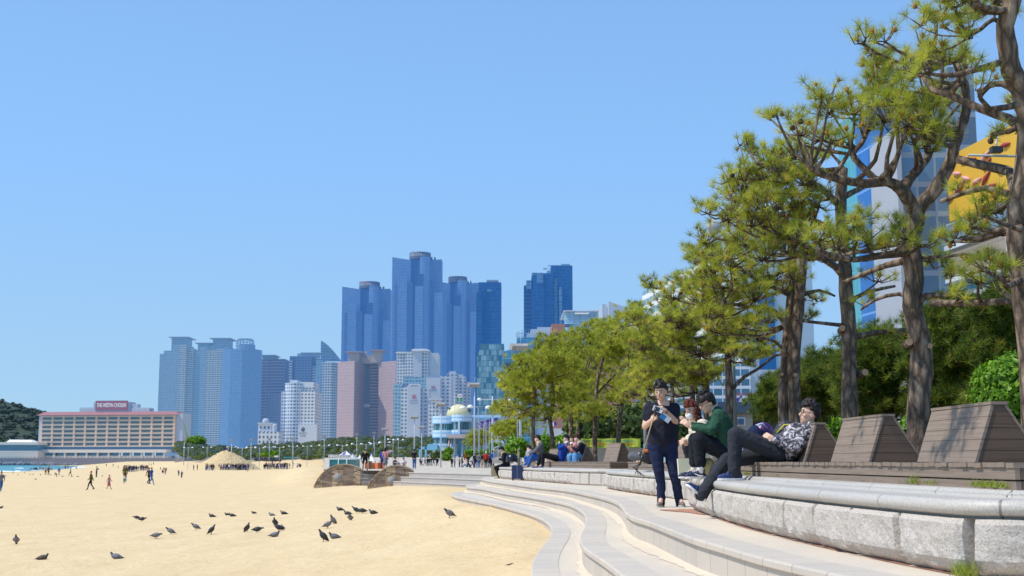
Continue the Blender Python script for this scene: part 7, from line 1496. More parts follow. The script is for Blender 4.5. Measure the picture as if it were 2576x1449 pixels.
# ---------------- the sand mound
c = P(567, 1184, 386); R0 = 92 / FPX * 386; Hm = 53 / FPX * 386
V = []; F = []; nr, na = 40, 96
for i in range(nr + 1):
    r_ = i / nr
    for k in range(na):
        w_ = 2 * math.pi * k / na; h = Hm * max(0, (1 - r_ ** 1.25)) ** 1.05 * (1 if r_ > .12 else 1 - .0); rr_ = R0 * r_
        q = Vector((math.cos(w_) * rr_, math.sin(w_) * rr_, 0)); h += .28 * mnoise.fractal(q * 1.3, .7, 2, 4) * min(1, (1 - r_) * 5); V.append((c.x + q.x - .6 * (1 - r_), 386 + q.y + 2, c.z - .35 + h + .1))
for i in range(nr):
    for k in range(na): F.append((i * na + k, (i + 1) * na + k, (i + 1) * na + (k + 1) % na, i * na + (k + 1) % na))
m, nt, b = newmat('trampled sand'); n1 = noise(nt, 1.2, 6, .8); nt.links.new(ramp(nt, n1, [(.30, (.42, .30, .14)), (.45, (.63, .47, .25)), (.65, (.72, .55, .31))]), b.inputs['Base Color']); b.inputs['Roughness'].default_value = .95; bump(nt, b, n1, .9, .5)
mb = MB(); mb.add(V, F, 0, True); mb.build('sand_mound', m, None, 'big trampled heap of sand with people standing on its top', 'sand heap')
# ---------------- far people
FC = {'black': (.012, .012, .016), 'navy': (.015, .02, .06), 'blue': (.02, .07, .33), 'red': (.42, .03, .02), 'white': (.66, .65, .66), 'grey': (.16, .16, .18), 'pink': (.50, .22, .22), 'olive': (.10, .10, .03), 'jean': (.05, .12, .30), 'green': (.02, .28, .14), 'beige': (.42, .32, .22), 'brown': (.12, .07, .045), 'purple': (.13, .05, .16), 'skin': (.55, .33, .22), 'hair': (.014, .011, .01), 'redhat': (.45, .03, .06), 'cap': (.7, .68, .66), 'orange': (.55, .2, .05), 'rose': (.46, .12, .15)}
def fm(k): return plain('far ' + k, FC[k], .85, .1, 6, spec=.2)
POSES = {   # hip height, lean, knees/ankles (x, y, z) for a figure facing -y, 1.7 m
 'stand': dict(k=[(-.1, .0, .48), (.1, .0, .48)], a=[(-.11, .02, .07), (.11, .02, .07)], e=[(-.25, .03, 1.12), (.25, .03, 1.12)], w=[(-.22, -.08, .88), (.22, -.08, .88)]),
 'walk': dict(k=[(-.08, -.2, .5), (.08, .05, .47)], a=[(-.08, -.28, .08), (.08, .32, .13)], e=[(-.24, .12, 1.12), (.24, -.08, 1.12)], w=[(-.22, .2, .9), (.22, -.25, .95)]),
 'stride': dict(k=[(-.08, -.24, .52), (.08, .1, .46)], a=[(-.08, -.36, .08), (.08, .42, .16)], e=[(-.24, -.1, 1.15), (.24, .1, 1.1)], w=[(-.2, -.28, 1.05), (.22, .12, .86)]),
 'photo': dict(k=[(-.1, .0, .48), (.1, .02, .48)], a=[(-.13, .02, .07), (.13, .04, .07)], e=[(-.24, -.15, 1.2), (.24, -.15, 1.2)], w=[(-.06, -.34, 1.42), (.06, -.34, 1.42)]),
 'sit': dict(k=[(-.13, -.35, .5), (.13, -.35, .5)], a=[(-.12, -.5, .1), (.12, -.5, .1)], e=[(-.26, -.05, .55), (.26, -.05, .55)], w=[(-.1, -.3, .55), (.1, -.3, .55)], hip=.2, lean=-.1),
 'bend': dict(k=[(-.13, -.02, .48), (.13, -.02, .48)], a=[(-.16, .04, .07), (.16, .04, .07)], e=[(-.28, -.45, .78), (.28, -.45, .78)], w=[(-.2, -.48, .55), (.2, -.48, .55)], hip=.9, lean=-.85),
 'back': dict(k=[(-.1, .0, .48), (.1, .0, .48)], a=[(-.1, .02, .07), (.1, .02, .07)], e=[(-.27, .1, 1.12), (.27, .1, 1.12)], w=[(-.08, .2, .95), (.08, .2, .95)])}
FCACHE = {}
def far_mesh(pose, top, leg, hair='hair', skirt=False, longh=False, short=False, vox=.036):
    key = (pose, top, leg, hair, skirt, longh, short, vox)
    if key in FCACHE: return FCACHE[key]
    p = POSES[pose]; hz0 = p.get('hip', .93); ln = p.get('lean', -.03); up = math.sqrt(1 - min(.9, ln * ln)); hip = Vector((0, 0, hz0)); chest = hip + Vector((0, ln * .42, .42 * up)); nk = hip + Vector((0, ln * .52, .52 * up)); hd_ = nk + Vector((0, ln * .1 - .02, .17 * (up if up > .8 else .75)))
    S_, Tp, L_, H_, Sh = 0, 1, 2, 3, 4; B = [(nk, hd_, .05, .06, S_), (hd_, hd_ + Vector((0, -.01, -.03)), .09, .085, S_), (hd_ + Vector((0, .025, .03)), hd_ + Vector((0, .03, .05)), .1, .1, H_), (hip + Vector((0, 0, .05)), chest, .13, .14, Tp), (chest + Vector((-.13, 0, .02)), chest + Vector((.13, 0, .02)), .09, .09, Tp)]
    if longh: B.append((hd_ + Vector((0, .07, 0)), hd_ + Vector((0, .1, -.25)), .08, .06, H_))
    for k, s in ((0, -1), (1, 1)):
        sh = chest + Vector((.2 * s, 0, .05)); d = Vector((0, 0, 0)) if pose != 'bend' else Vector((0, 0, 0)); e, w_ = Vector(p['e'][k]), Vector(p['w'][k]); kn, an = Vector(p['k'][k]), Vector(p['a'][k]); hj = hip + Vector((.09 * s, 0, -.02))
        B += [(sh, e, .062, .052, Tp), (e, w_, .05, .042, S_ if short else Tp), (w_, w_ + (w_ - e).normalized() * .1, .042, .03, S_), (hj, kn, .1, .068, L_), (kn, an, .066, .05, S_ if skirt or short else L_), (an, an + Vector((0, -.14, -.03)), .05, .04, Sh)]
    if skirt: B += [(hip, hip + Vector((0, 0, -.38)), .15, .2, L_)]
    me = remesh(bones_mb(B), vox, 'person', [fm('skin'), fm(top), fm(leg), fm(hair), fm('black' if leg in ('black', 'navy') else 'grey')], 1, bone_pick(B)); FCACHE[key] = me; return me
NFAR = [0]
def far(label, u, v, hpx, Y=None, rz=0.0, group=None, zadd=0, **k):
    """stand a far figure with its feet at pixel (u, v); hpx = its height in the picture"""
    p = GS(u, v) if Y is None else P(u, v, Y)
    hm = hpx / FPX * p.y; base = 1.7 if k.get('pose') not in ('sit', 'bend') else (1.0 if k['pose'] == 'sit' else 1.15); s = max(.55, min(1.25, hm / base))
    o = bpy.data.objects.new('person', far_mesh(**k)); COL.objects.link(o); put(o, p + Vector((0, 0, zadd)), rz, s, label, group); o['category'] = 'person'; return o
def Zb(x, y): return x * .18228, 1126.9 + y * .18228
far('woman with a red hat and olive dress striding across the sand', *Zb(1250, 580), 45.6, rz=-1.3, pose='walk', top='olive', leg='black', hair='redhat', vox=.03)
far('small figure in a pink dress and sun hat walking on the sand', *Zb(1500, 570), 35, rz=1.5, pose='walk', top='pink', leg='rose', hair='redhat', skirt=True, vox=.03)
far('woman in a mustard top standing behind the child with the green skirt', *Zb(1722, 470), 40, rz=.4, pose='stand', top='olive', leg='brown', longh=True, vox=.03); far('child in a flared green skirt on the open sand', *Zb(1712, 492), 20, rz=.2, pose='stand', top='white', leg='green', skirt=True, hair='brown')
far('person in a blue jacket and jeans striding past the green skirted child', *Zb(2085, 510), 42, rz=1.2, pose='stride', top='blue', leg='jean', vox=.03); far('person in a brown coat just behind the one in the blue jacket', *Zb(2050, 500), 40, rz=1.0, pose='walk', top='brown', leg='black')
far('person in a patterned grey top cut off by the left edge of the picture', *Zb(8, 605), 49, rz=.6, pose='walk', top='grey', leg='jean', longh=True, vox=.03)
far('man standing with raised arms taking a photograph on the sand', *Zb(1330, 405), 26.4, rz=1.4, pose='photo', top='grey', leg='black'); far('man in a peach shirt walking near the photographing man', *Zb(970, 390), 21, rz=-.6, pose='walk', top='beige', leg='black'); far('person in blue with a small child at the left', *Zb(812, 382), 20, rz=.9, pose='walk', top='blue', leg='jean'); far('small child crouching beside the person in blue', *Zb(780, 405), 10, rz=-1, pose='bend', top='navy', leg='black')
far('person in a pale yellow top of the pair near the surf', *Zb(627, 375), 20, rz=.3, pose='stand', top='beige', leg='brown'); far('person in a dark coat of the pair near the surf', *Zb(668, 375), 22, rz=-.3, pose='stand', top='brown', leg='black')
far('lone walker in red brown right of the dark beach cluster', *Zb(2280, 372), 17, rz=.5, pose='walk', top='rose', leg='brown'); far('person sitting on a white cloth right of the dark beach cluster', *Zb(2240, 348), 9.5, rz=1, pose='sit', top='black', leg='black')
mb = MB(); q = GS(*Zb(2215, 349)); mb.box(q.x - 1, q.x + .8, q.y - .8, q.y + .8, q.z + .03, q.z + .05); mb.build('picnic_cloth', M_WHITEC, None, 'white picnic cloth on the sand under the sitting person', 'cloth')
for k, (x, y, h) in enumerate(((900, 296, 10), (935, 292, 10), (1048, 288, 6), (385, 318, 7), (425, 316, 8), (715, 306, 6))): far(('person in black', 'person in red', 'person sitting', 'person in white', 'person in navy', 'crouching person')[k] + ' at the edge of the surf', *Zb(x, y), h, rz=k, pose='stand' if k not in (2, 5) else 'sit', top=('black', 'red', 'black', 'white', 'navy', 'navy')[k], leg=('navy', 'red', 'black', 'beige', 'black', 'black')[k])
rc = random.Random(21)
TOPS = ['black', 'black', 'navy', 'grey', 'black', 'white', 'navy', 'brown', 'rose', 'blue', 'black', 'beige', 'purple']; LEGS = ['black', 'black', 'navy', 'jean', 'grey']
VAR = [dict(pose=rc.choice(('stand', 'stand', 'walk', 'back', 'photo')), top=TOPS[i % len(TOPS)], leg=rc.choice(LEGS), longh=i % 3 == 0, vox=.05) for i in range(20)]
def crowd(label, group, spots, h):
    for (u, v) in spots: far(label, u + rc.uniform(-.7, .7), v + rc.uniform(-.5, .5), h * rc.uniform(.92, 1.08), rz=rc.uniform(0, 6.3), group=group, **VAR[rc.randrange(len(VAR))])
def Zm(x, y): return 436 + x * .1693, 1100 + y * .1693
crowd('person in the dense dark crowd lined up at the foot of the sand mound', 'crowd at the foot of the sand mound', [Zm(lerp(675, 895, k / 26), 488) for k in range(27)] + [Zm(lerp(912, 1120, k / 27), 490) for k in range(28)] + [Zm(lerp(700, 1110, k / 15), 480) for k in range(16)], 15.5)
crowd('person of the small cluster left of the mound crowd', 'small cluster at the left foot of the mound', [Zm(x, 492) for x in (478, 492, 505, 520, 535, 560, 572, 585, 597)], 15.5)
crowd('one of two walkers at the left foot of the sand mound', 'two walkers left of the mound', [Zm(300, 495), Zm(355, 495)], 14); crowd('one of two people standing at the right foot of the sand mound', 'two people right of the mound', [Zm(1183, 485), Zm(1208, 480)], 14.5)
far('person in beige shorts standing in front of the mound crowd', *Zm(1103, 512), 18, rz=.5, pose='stand', top='grey', leg='beige')
crowd('person in the long dark queue right of the sand mound', 'queue right of the sand mound', [Zm(lerp(1350, 1700, k / 36), 470 + 3 * (k % 3)) for k in range(37)], 14.5); crowd('one of two stragglers at the right end of the queue', 'stragglers of the queue', [Zm(1730, 468), Zm(1772, 468)], 14); crowd('person of the group of four right of the queue', 'group of four right of the queue', [Zm(1838, 468), Zm(1852, 468), Zm(1872, 468), Zm(1890, 468)], 13)
for k, (x, y) in enumerate(((715, 212), (730, 212), (748, 206), (765, 206), (780, 208), (798, 212), (815, 214), (830, 214))): u, v = Zm(x, y); far('person standing on the top of the sand mound', u, v + 1.5, 11.5, Y=388, rz=k, group='people on top of the mound', **VAR[(k * 3) % 20])
far('lone figure on the right slope of the sand mound', *Zm(1018, 318), 8, Y=381, rz=1, pose='stand', top='black', leg='black')
crowd('person in the dark group standing right of the surf', 'dark group on the far sand', [Zb(lerp(1712, 1855, k / 15), 328 + (k % 3) * 2) for k in range(16)] + [Zb(1875, 330), Zb(1905, 330)], 15.5); crowd('person in the pale group around white things on the far sand', 'pale group on the far sand', [Zb(lerp(1935, 2040, k / 9), 318 - (k % 2) * 8) for k in range(10)], 14)
crowd('person of the dark row sitting by the water at the left', 'row by the water', [Zb(lerp(455, 520, k / 6), 312) for k in range(7)] + [Zb(lerp(545, 598, k / 4), 306) for k in range(5)], 7.5)
crowd('tiny walker scattered over the far sand', 'scattered walkers on the far sand', [Zb(x, y) for x, y in ((1465, 256), (1560, 262), (1625, 280), (2055, 240), (2090, 245), (2118, 236), (2215, 262), (2265, 240), (2285, 240), (2300, 240), (2470, 250), (2510, 275), (2400, 190), (1220, 200))] + [Zm(128, 455), Zm(82, 425)], 7.5)
# promenade
def Jp(x, y): return 1039.7 + x * .1945, 925.7 + y * .1945
def pro(label, u, v, hpx, rz=0, group=None, **k):
    hm = 1.68; Y = hm / hpx * FPX; 
    if k.get('pose') in ('sit', 'bend'): Y = (1.0 if k['pose'] == 'sit' else 1.15) / hpx * FPX
    Y = min(Y, 300); p = P(u, v, Y); z = plaza_z(Y); o = far(label, u, v, hpx, Y=Y, rz=rz, group=group, **k); o.location.z = z; return o
for lb, x, y, h, rz, kw in [
    ('person in red with black trousers in the promenade crowd', 940, 1315, 41, 3.0, dict(pose='stand', top='red', leg='black', hair='cap', vox=.03)), ('person in a blue coat with hands behind, right of the one in red', 1026, 1315, 44, 3.1, dict(pose='back', top='blue', leg='black', vox=.03)), ('person in black between the red and blue coats', 985, 1312, 36, 3.2, dict(pose='stand', top='black', leg='black')), ('person in a white shirt stepping left in the promenade crowd', 760, 1290, 31, 1.2, dict(pose='walk', top='white', leg='navy')), ('person in a pale vest and jeans seen from behind', 845, 1312, 37, 3.0, dict(pose='back', top='grey', leg='jean')), ('person in dark clothes left of the pale vest', 802, 1308, 36, 3.0, dict(pose='stand', top='black', leg='navy')), ('person in black with bare legs left of the red coat', 888, 1312, 37, 2.6, dict(pose='stand', top='black', leg='beige', skirt=True)), ('person in a black vest walking left of the white shirt', 708, 1300, 32, 1.0, dict(pose='walk', top='black', leg='navy')), ('person in navy at the left end of the nearer promenade crowd', 498, 1283, 25, .5, dict(pose='stand', top='black', leg='black')), ('person in blue grey second from the left end of the nearer crowd', 535, 1285, 25, 2, dict(pose='stand', top='grey', leg='jean')), ('person in cream beside the red sign board', 597, 1282, 25, 1, dict(pose='stand', top='beige', leg='black')), ('person in dark navy by the red sign board', 630, 1285, 27, 2, dict(pose='stand', top='navy', leg='navy')), ('person in black crouching in front of the red sign board', 645, 1312, 15, 1.5, dict(pose='sit', top='white', leg='jean')), ('person in grey sitting on the pavement before the crowd', 695, 1318, 19, 2, dict(pose='sit', top='grey', leg='grey'))]: pro(lb, *Jp(x, y), h, rz, **kw)
for k, x in enumerate((92, 112, 150, 178, 190, 210, 232, 262, 298, 312)): pro('person of the farther promenade group in front of the blue portal', *Jp(x, 1273), 20, rc.uniform(0, 6), 'farther promenade group', pose=rc.choice(('stand', 'walk')), top=rc.choice(('black', 'navy', 'navy', 'black', 'pink', 'white')), leg=rc.choice(('black', 'navy', 'jean')), vox=.045)
def Zs(x, y): return zzs(x, y)
for lb, x, y, h, rz, kw in [('person in black with a backpack bending forward on the steps', 705, 392, 41, .1, dict(pose='bend', top='black', leg='black', short=True, vox=.03)), ('woman in a pink jacket and grey skirt standing on the promenade', 950, 385, 53, 2.6, dict(pose='stand', top='pink', leg='grey', skirt=True, longh=True, vox=.03)), ('person in blue half hidden behind the woman in pink', 916, 385, 46, 2.9, dict(pose='stand', top='blue', leg='navy')), ('man in a dark shirt and jeans sitting on the promenade edge', 1060, 352, 32, 1.2, dict(pose='sit', top='navy', leg='jean', short=True, vox=.03)), ('man in a white t-shirt sitting facing the sea', 1170, 355, 27, .2, dict(pose='sit', top='white', leg='jean', short=True, vox=.03)), ('man in a black jacket and jeans standing with his back turned', 1300, 388, 48, 3.1, dict(pose='back', top='black', leg='jean', vox=.03)), ('person crouching in pink red beside the orange barrier', 880, 385, 18, 1, dict(pose='sit', top='rose', leg='black'))]: pro(lb, *Zs(x, y), h, rz, **kw)
# ---------------- pigeons
M_PG = plain('grey feathers', (.17, .17, .19), .7, .45, 60); M_PGD = plain('dark slate feathers', (.03, .03, .036), .6, .35, 60); M_PGB = plain('dark wing bars', (.02, .02, .024), .7); M_PGN = plain('green purple neck sheen', (.035, .05, .055), .35, .5, 30); M_PGL = plain('red bird legs', (.30, .07, .06), .7); M_BEAK = plain('dark beak', (.04, .035, .035), .5); M_PGBR = plain('brown feathers', (.11, .075, .055), .8, .3, 60)
def pigeon(pose, cm):
    """built facing -x about the origin; standing, sitting, walking with lowered head, or upright"""
    t = thing('pigeon', 'pigeon', 'pigeon'); up = {'stand': .42, 'walk': .12, 'sit': .16, 'alert': .75}[pose]; h = {'stand': .135, 'walk': .12, 'sit': .055, 'alert': .15}[pose]
    D = Vector((-math.cos(up), 0, math.sin(up))); c = Vector((0, 0, h)); N_ = Vector((0, 1, 0))
    mb = MB(); pts = [c - D * .17, c - D * .11, c - D * .05, c + D * .02, c + D * .075, c + D * .11]; mb.tube(pts, [.016, .042, .068, .074, .06, .036], 12)
    nk = {'stand': Vector((-.135, 0, h + .095)), 'walk': Vector((-.17, 0, h + .03)), 'sit': Vector((-.115, 0, h + .085)), 'alert': Vector((-.10, 0, h + .145))}[pose]
    mb.tube([c + D * .07 + Vector((0, 0, .0)), (c + D * .1 + nk) / 2 + Vector((0, 0, .008)), nk], [.044, .03, .021], 10, 1); mb.ball(nk + Vector((-.008, 0, .006)), (.026, .021, .022), 10, 7, 1)
    B_ = [(c - D * .17, c + D * .1, .02, .05, 0), (c + D * .1, nk, .03, .02, 1)]
    o = remesh(mb, .007, 'body', [cm, M_PGN], 2, lambda q: (np.linalg.norm(q - np.array(tuple(nk)), axis=1) < .075).astype(int)); link('body', o, t)
    hd_ = nk + Vector((-.008, 0, .006)); mb = MB(); bd = Vector((-1, 0, -.35 if pose != 'walk' else -.8)).normalized(); mb.tube([hd_ + bd * .02, hd_ + bd * .045], [.008, .002], 6); mb.build('beak', M_BEAK, t)
    for s in (-1, 1):
        mb = MB(); w0 = c + D * .06 + Vector((0, s * .056, .012)); w1 = c - D * .03 + Vector((0, s * .068, .006)); w2 = c - D * .13 + Vector((0, s * .03, .012)); w3 = c - D * .185 + Vector((0, s * .012, .012)); mb.tube([w0, w1, w2, w3], [.024, .042, .024, .005], 8, 0, True, (1, .35)); wg = mb.build('wing', cm, t)
        for f_ in (.35, .6): b0 = w1.lerp(w2, f_); mb = MB(); mb.tube([b0 + Vector((0, s * .012, .03)), b0 + Vector((.0, s * .018, -.0)), b0 + Vector((.01, s * .012, -.025))], [.006, .008, .005], 5); mb.build('wing_bar', M_PGB, wg)
    mb = MB(); q = [c - D * .13, c - D * .215]; mb.hexa([tuple(q[0] + Vector((0, -.022, -.008))), tuple(q[0] + Vector((0, .022, -.008))), tuple(q[1] + Vector((0, .034, -.004))), tuple(q[1] + Vector((0, -.034, -.004))), tuple(q[0] + Vector((0, -.018, .006))), tuple(q[0] + Vector((0, .018, .006))), tuple(q[1] + Vector((0, .032, .002))), tuple(q[1] + Vector((0, -.032, .002)))]); mb.build('tail', M_PGD, t)
    if pose != 'sit':
        for s in (-1, 1): mb = MB(); a = c + Vector((.0 + (.02 * s if pose == 'walk' else 0), s * .022, -.04)); ft = Vector((a.x - .005, a.y, .004)); mb.tube([a, ft], [.009, .0045], 6); [mb.tube([ft, ft + Vector((-.026, dy, 0))], .0035, 5) for dy in (-.012, 0, .012)]; mb.tube([ft, ft + Vector((.016, 0, 0))], .0035, 5); mb.build('leg', M_PGL, t)
    return t
PROT = {}
def pg(label, u, v, pose, col, rz, s=1.0):
    key = (pose, col); p = GS(u, v)
    if key not in PROT: o = PROT[key] = pigeon(pose, {'g': M_PG, 'd': M_PGD, 'b': M_PGBR}[col])
    else: o = copy_tree(PROT[key])
    put(o, p - Vector((0, 0, .003)), rz, .9 * s, label, 'pigeons resting on the sand')
def Zq(x, y): return (400 + x * 1050 / 2576) * .6708, (1850 + y * 1050 / 2576) * .6708
PI_ = math.pi
for a_ in [('pigeon walking at the far left, seen from behind', 40, 1369, 'alert', 'g', 1.8), ('brown pigeon sitting alone at the lower left', 107, 1408, 'sit', 'b', PI_), ('big grey pigeon sitting nearest the camera, facing left', 292, 1405, 'sit', 'g', 0),
    ('first of two pigeons pecking close together at the left of the flock', *Zq(275, 242), 'walk', 'd', .2, .9), ('second of two pigeons pecking close together at the left of the flock', *Zq(325, 260), 'walk', 'd', PI_), ('grey pigeon walking right with lowered head', *Zq(452, 418), 'walk', 'g', PI_), ('grey pigeon standing with fluffed breast, facing left', *Zq(588, 382), 'stand', 'g', .2), ('dark headed pigeon turning its head back', *Zq(820, 340), 'stand', 'g', .3), ('tall slim pigeon standing sideways in the middle of the flock', *Zq(962, 378), 'alert', 'd', PI_ - .2),
    ('upright dark pigeon left of the fluffed black one', *Zq(1290, 360), 'alert', 'd', PI_ - .8), ('fluffed black pigeon with a bent head', *Zq(1385, 364), 'walk', 'd', PI_), ('upright pigeon at the back of the dark trio', *Zq(1548, 305), 'alert', 'd', 1.4), ('front pigeon of the dark trio facing left', *Zq(1582, 352), 'stand', 'd', .3), ('round black pigeon at the right of the dark trio', *Zq(1612, 335), 'sit', 'd', -1.3), ('small pigeon sitting below the dark trio', *Zq(1545, 396), 'sit', 'g', PI_),
    ('long low pigeon, leftmost of the sitting back row', *Zq(968, 218), 'sit', 'd', 0), ('pigeon second from left in the sitting back row', *Zq(1108, 202), 'sit', 'd', 0, .8), ('pigeon third from left in the sitting back row', *Zq(1155, 213), 'sit', 'd', 0), ('tiny pigeon in the middle of the sitting back row', *Zq(1355, 188), 'sit', 'd', 0, .8), ('pale pigeon fourth in the sitting back row', *Zq(1520, 208), 'sit', 'g', 0, .9), ('pigeon with a raised head at the right of the sitting back row', *Zq(1630, 194), 'sit', 'd', 0),
    ('slim pigeon standing behind the right hand pair', *Zq(2085, 290), 'alert', 'g', .9), ('pigeon leaning forward in front of the slim one', *Zq(2032, 325), 'stand', 'g', PI_ - .3), ('large dark pigeon standing in the foreground right', *Zq(1995, 448), 'alert', 'd', .3), ('pale winged pigeon sitting beside the large dark one', *Zq(2095, 415), 'sit', 'g', .4), ('pigeon sitting at the upper left of the right hand group', *Zq(2148, 160), 'sit', 'd', 0), ('flat dark pigeon below the upper left sitter', *Zq(2218, 198), 'sit', 'd', 0), ('pigeon standing seen from behind in the right hand group', *Zq(2240, 260), 'stand', 'g', 1.5), ('dark pigeon with a stretched neck in the right hand group', *Zq(2298, 185), 'stand', 'd', .2), ('pigeon pecking right beside the stretched neck', *Zq(2352, 188), 'walk', 'd', .1), ('pigeon sitting at the right end of the flock', *Zq(2452, 190), 'sit', 'd', 0), ('lone pigeon standing near the steps', 1131, 1303, 'stand', 'g', .5),
    ('pigeon cut off at the left edge of the sand', 2, 1279, 'sit', 'd', PI_)]: pg(*a_)
for k, (x, y) in enumerate(((180, 352), (245, 374), (340, 350), (415, 368), (455, 372), (492, 436), (862, 400), (990, 398), (1072, 402), (1412, 390), (560, 378), (700, 372), (75, 396))): pg('tiny pigeon far out on the sand near the surf', *Zb(x, y), 'sit' if k % 2 else 'walk', 'd', (0, PI_)[k % 2], 1.15)
p = GS(1288, 1423); mb = MB(); mb.add([(p.x - .1, p.y, p.z + .005), (p.x, p.y - .06, p.z + .02), (p.x + .1, p.y + .02, p.z + .008), (p.x, p.y + .05, p.z + .03)], [(0, 1, 2, 3)]); mb.build('dry_leaf', plain('dry brown leaf', (.12, .06, .03), .8), None, 'curled brown leaf lying alone on the sand near the steps', 'leaf')
# ================================================================ lamps, banners and beach furniture
M_STEEL = plain('pale steel', (.42, .46, .50), .45, .05, 2, hz=.05); M_LAMPW = plain('white lamp dome', (.8, .8, .78), .35, .03, 2); M_FLOOD = plain('grey floodlight', (.30, .29, .28), .5)
def lamp_proto():
    t = thing('twin_lamp', 'lamp', 'street lamp'); mb = MB(); mb.tube([(0, 0, -3), (0, 0, 7.1)], [.10, .07], 8); mb.build('pole', M_STEEL, t); mb = MB(); mb.tube([(-1.75, 0, 6.75), (-.6, 0, 6.6), (.6, 0, 6.6), (1.75, 0, 6.75)], .06, 6); mb.build('arm', M_STEEL, t)
    for s in (-1, 1): mb = MB(); mb.lathe([(.48, 0), (.42, .22), (.24, .36), (.01, .4)], 12, (1.9 * s, 0, 6.68)); mb.lathe([(.0, -.02), (.48, 0)], 12, (1.9 * s, 0, 6.68)); mb.build('lamp_head', M_LAMPW, t)
    return t
LP0 = lamp_proto(); first = [True]
for k, (u, v) in enumerate(((474, 1125.5), (521.5, 1125), (583, 1124), (609.5, 1126.5), (632, 1124.5), (653, 1126), (678, 1124), (703.5, 1124.5), (738, 1122), (773, 1122), (816, 1120), (861, 1119.5), (898, 1116.5), (921, 1116.5), (942, 1113.5), (968, 1112), (989, 1104.5), (1002, 1106))):
    Y = lerp(400, 235, (u - 474) / 530); o = LP0 if first[0] else copy_tree(LP0); first[0] = False; p = P(u, v, Y); s = (27 if u > 800 else 23) * .92 / (3.9 / Y * FPX); put(o, (p.x, Y, p.z - 6.85 * s), 0, s, 'white headed twin lamp in the row along the beach promenade', 'twin lamps along the beach')
def flood_proto():
    t = thing('floodlight_mast', 'mast', 'floodlight'); mb = MB(); mb.tube([(0, 0, -3), (0, 0, 12)], [.17, .11], 10); mb.build('mast', M_STEEL, t); mb = MB(); mb.box(-.9, .9, -.06, .06, 11.7, 11.82); mb.tube([(.05, 0, 11.8), (.05, 0, 13.4)], .03, 5); mb.build('bracket', M_STEEL, t)
    for x, a in ((-.75, .5), (-.2, .1), (.55, -.3)): mb = MB(); M_ = Matrix.Rotation(a, 3, 'Z') @ Matrix.Rotation(.5, 3, 'X'); mb.box(-.38, .38, -.42, .2, -.28, .3); mb.v = [tuple(Vector((x, -.2, 12.05)) + M_ @ Vector(q)) for q in mb.v]; mb.build('floodlight', M_FLOOD, t)
    return t
FP0 = flood_proto(); first = [True]
for lb, u, v, Y, s in (('tall floodlight mast in front of the mosaic glass hotel', 1194, 969, 175, .80), ('nearer floodlight mast whose head rises above the middle grove', 1309, 874, 110, .80), ('floodlight mast left of the domed hall', 1110, 1018, 210, .8), ('thin floodlight mast behind the man in the black jacket', 1043, 1050, 230, .7), ('short mast just left of the domed hall mast', 1061, 1075, 280, .7), ('floodlight mast rising above the long pine belt', 969, 1080, 290, .7)):
    o = FP0 if first[0] else copy_tree(FP0); first[0] = False; p = P(u, v, Y); put(o, (p.x, Y, p.z - 12 * s), 0, s, lb)
for k, (u, v0) in enumerate(((464, 1107), (632, 1107), (678, 1106), (737, 1105), (816, 1099), (898, 1093), (941, 1090), (583, 1109))):
    Y = 425; p = P(u, v0, Y); th = thing('thin_mast', 'thin pale mast rising from the beach lamp row in front of the pine belt', 'mast', (p.x, Y, 0), 'thin masts in the lamp row'); mb = MB(); mb.tube([(p.x, Y, -.5), (p.x, Y, p.z)], [.13, .1], 6); mb.build('pole', M_STEEL, th); mb = MB(); mb.box(p.x - .5, p.x + .5, Y - .3, Y + .2, p.z - .2, p.z + .5); mb.build('head', M_FLOOD, th)
# nearer single dome lamps and their long cross arm
th = thing('twin_lamp', 'nearer white twin lamp on a long arm left of the middle grove', 'street lamp', (P(1241, 1150, 150).x, 150, 1)); mb = MB(); mb.tube([(P(1241, 0, 150).x, 150, 0), (P(1241, 0, 150).x, 150, P(0, 996, 150).z)], [.16, .09], 8); mb.build('pole', M_STEEL, th); mb = MB(); mb.tube([P(1204, 1005, 150), P(1282, 1006, 150)], .05, 6); mb.build('arm', M_STEEL, th)
for u, v in ((1206, 1007), (1282, 1009)): c = P(u, v, 150); mb = MB(); mb.lathe([(.001, -.05), (.27, 0), (.25, .15), (.12, .26), (.01, .28)], 12, c); mb.build('lamp_head', M_LAMPW, th)
for lb, u, v, Y in (('white dome lamp hanging above the tip of the middle grove', 1262, 960, 95), ('white dome lamp in front of the yellow dome', 1164, 1029, 190), ('small white dome lamp right of the yellow dome', 1183, 1026, 210), ('white dome lamp above the purple banners', 1228, 1028, 150)):
    c = P(u, v, Y); s = Y / 150; th = thing('dome_lamp', lb, 'street lamp', tuple(c)); mb = MB(); mb.lathe([(.001, -.05 * s), (.38 * s, 0), (.35 * s, .2 * s), (.17 * s, .34 * s), (.01, .36 * s)], 12, c); mb.build('lamp_head', M_LAMPW, th); mb = MB(); mb.tube([c + Vector((0, 0, .1 * s)), c + Vector((1.8 * s, .1, .18 * s)), Vector((c.x + 1.9 * s, c.y + .1, 0))], [.04 * s, .05 * s, .09 * s], 6); mb.build('pole', M_STEEL, th)
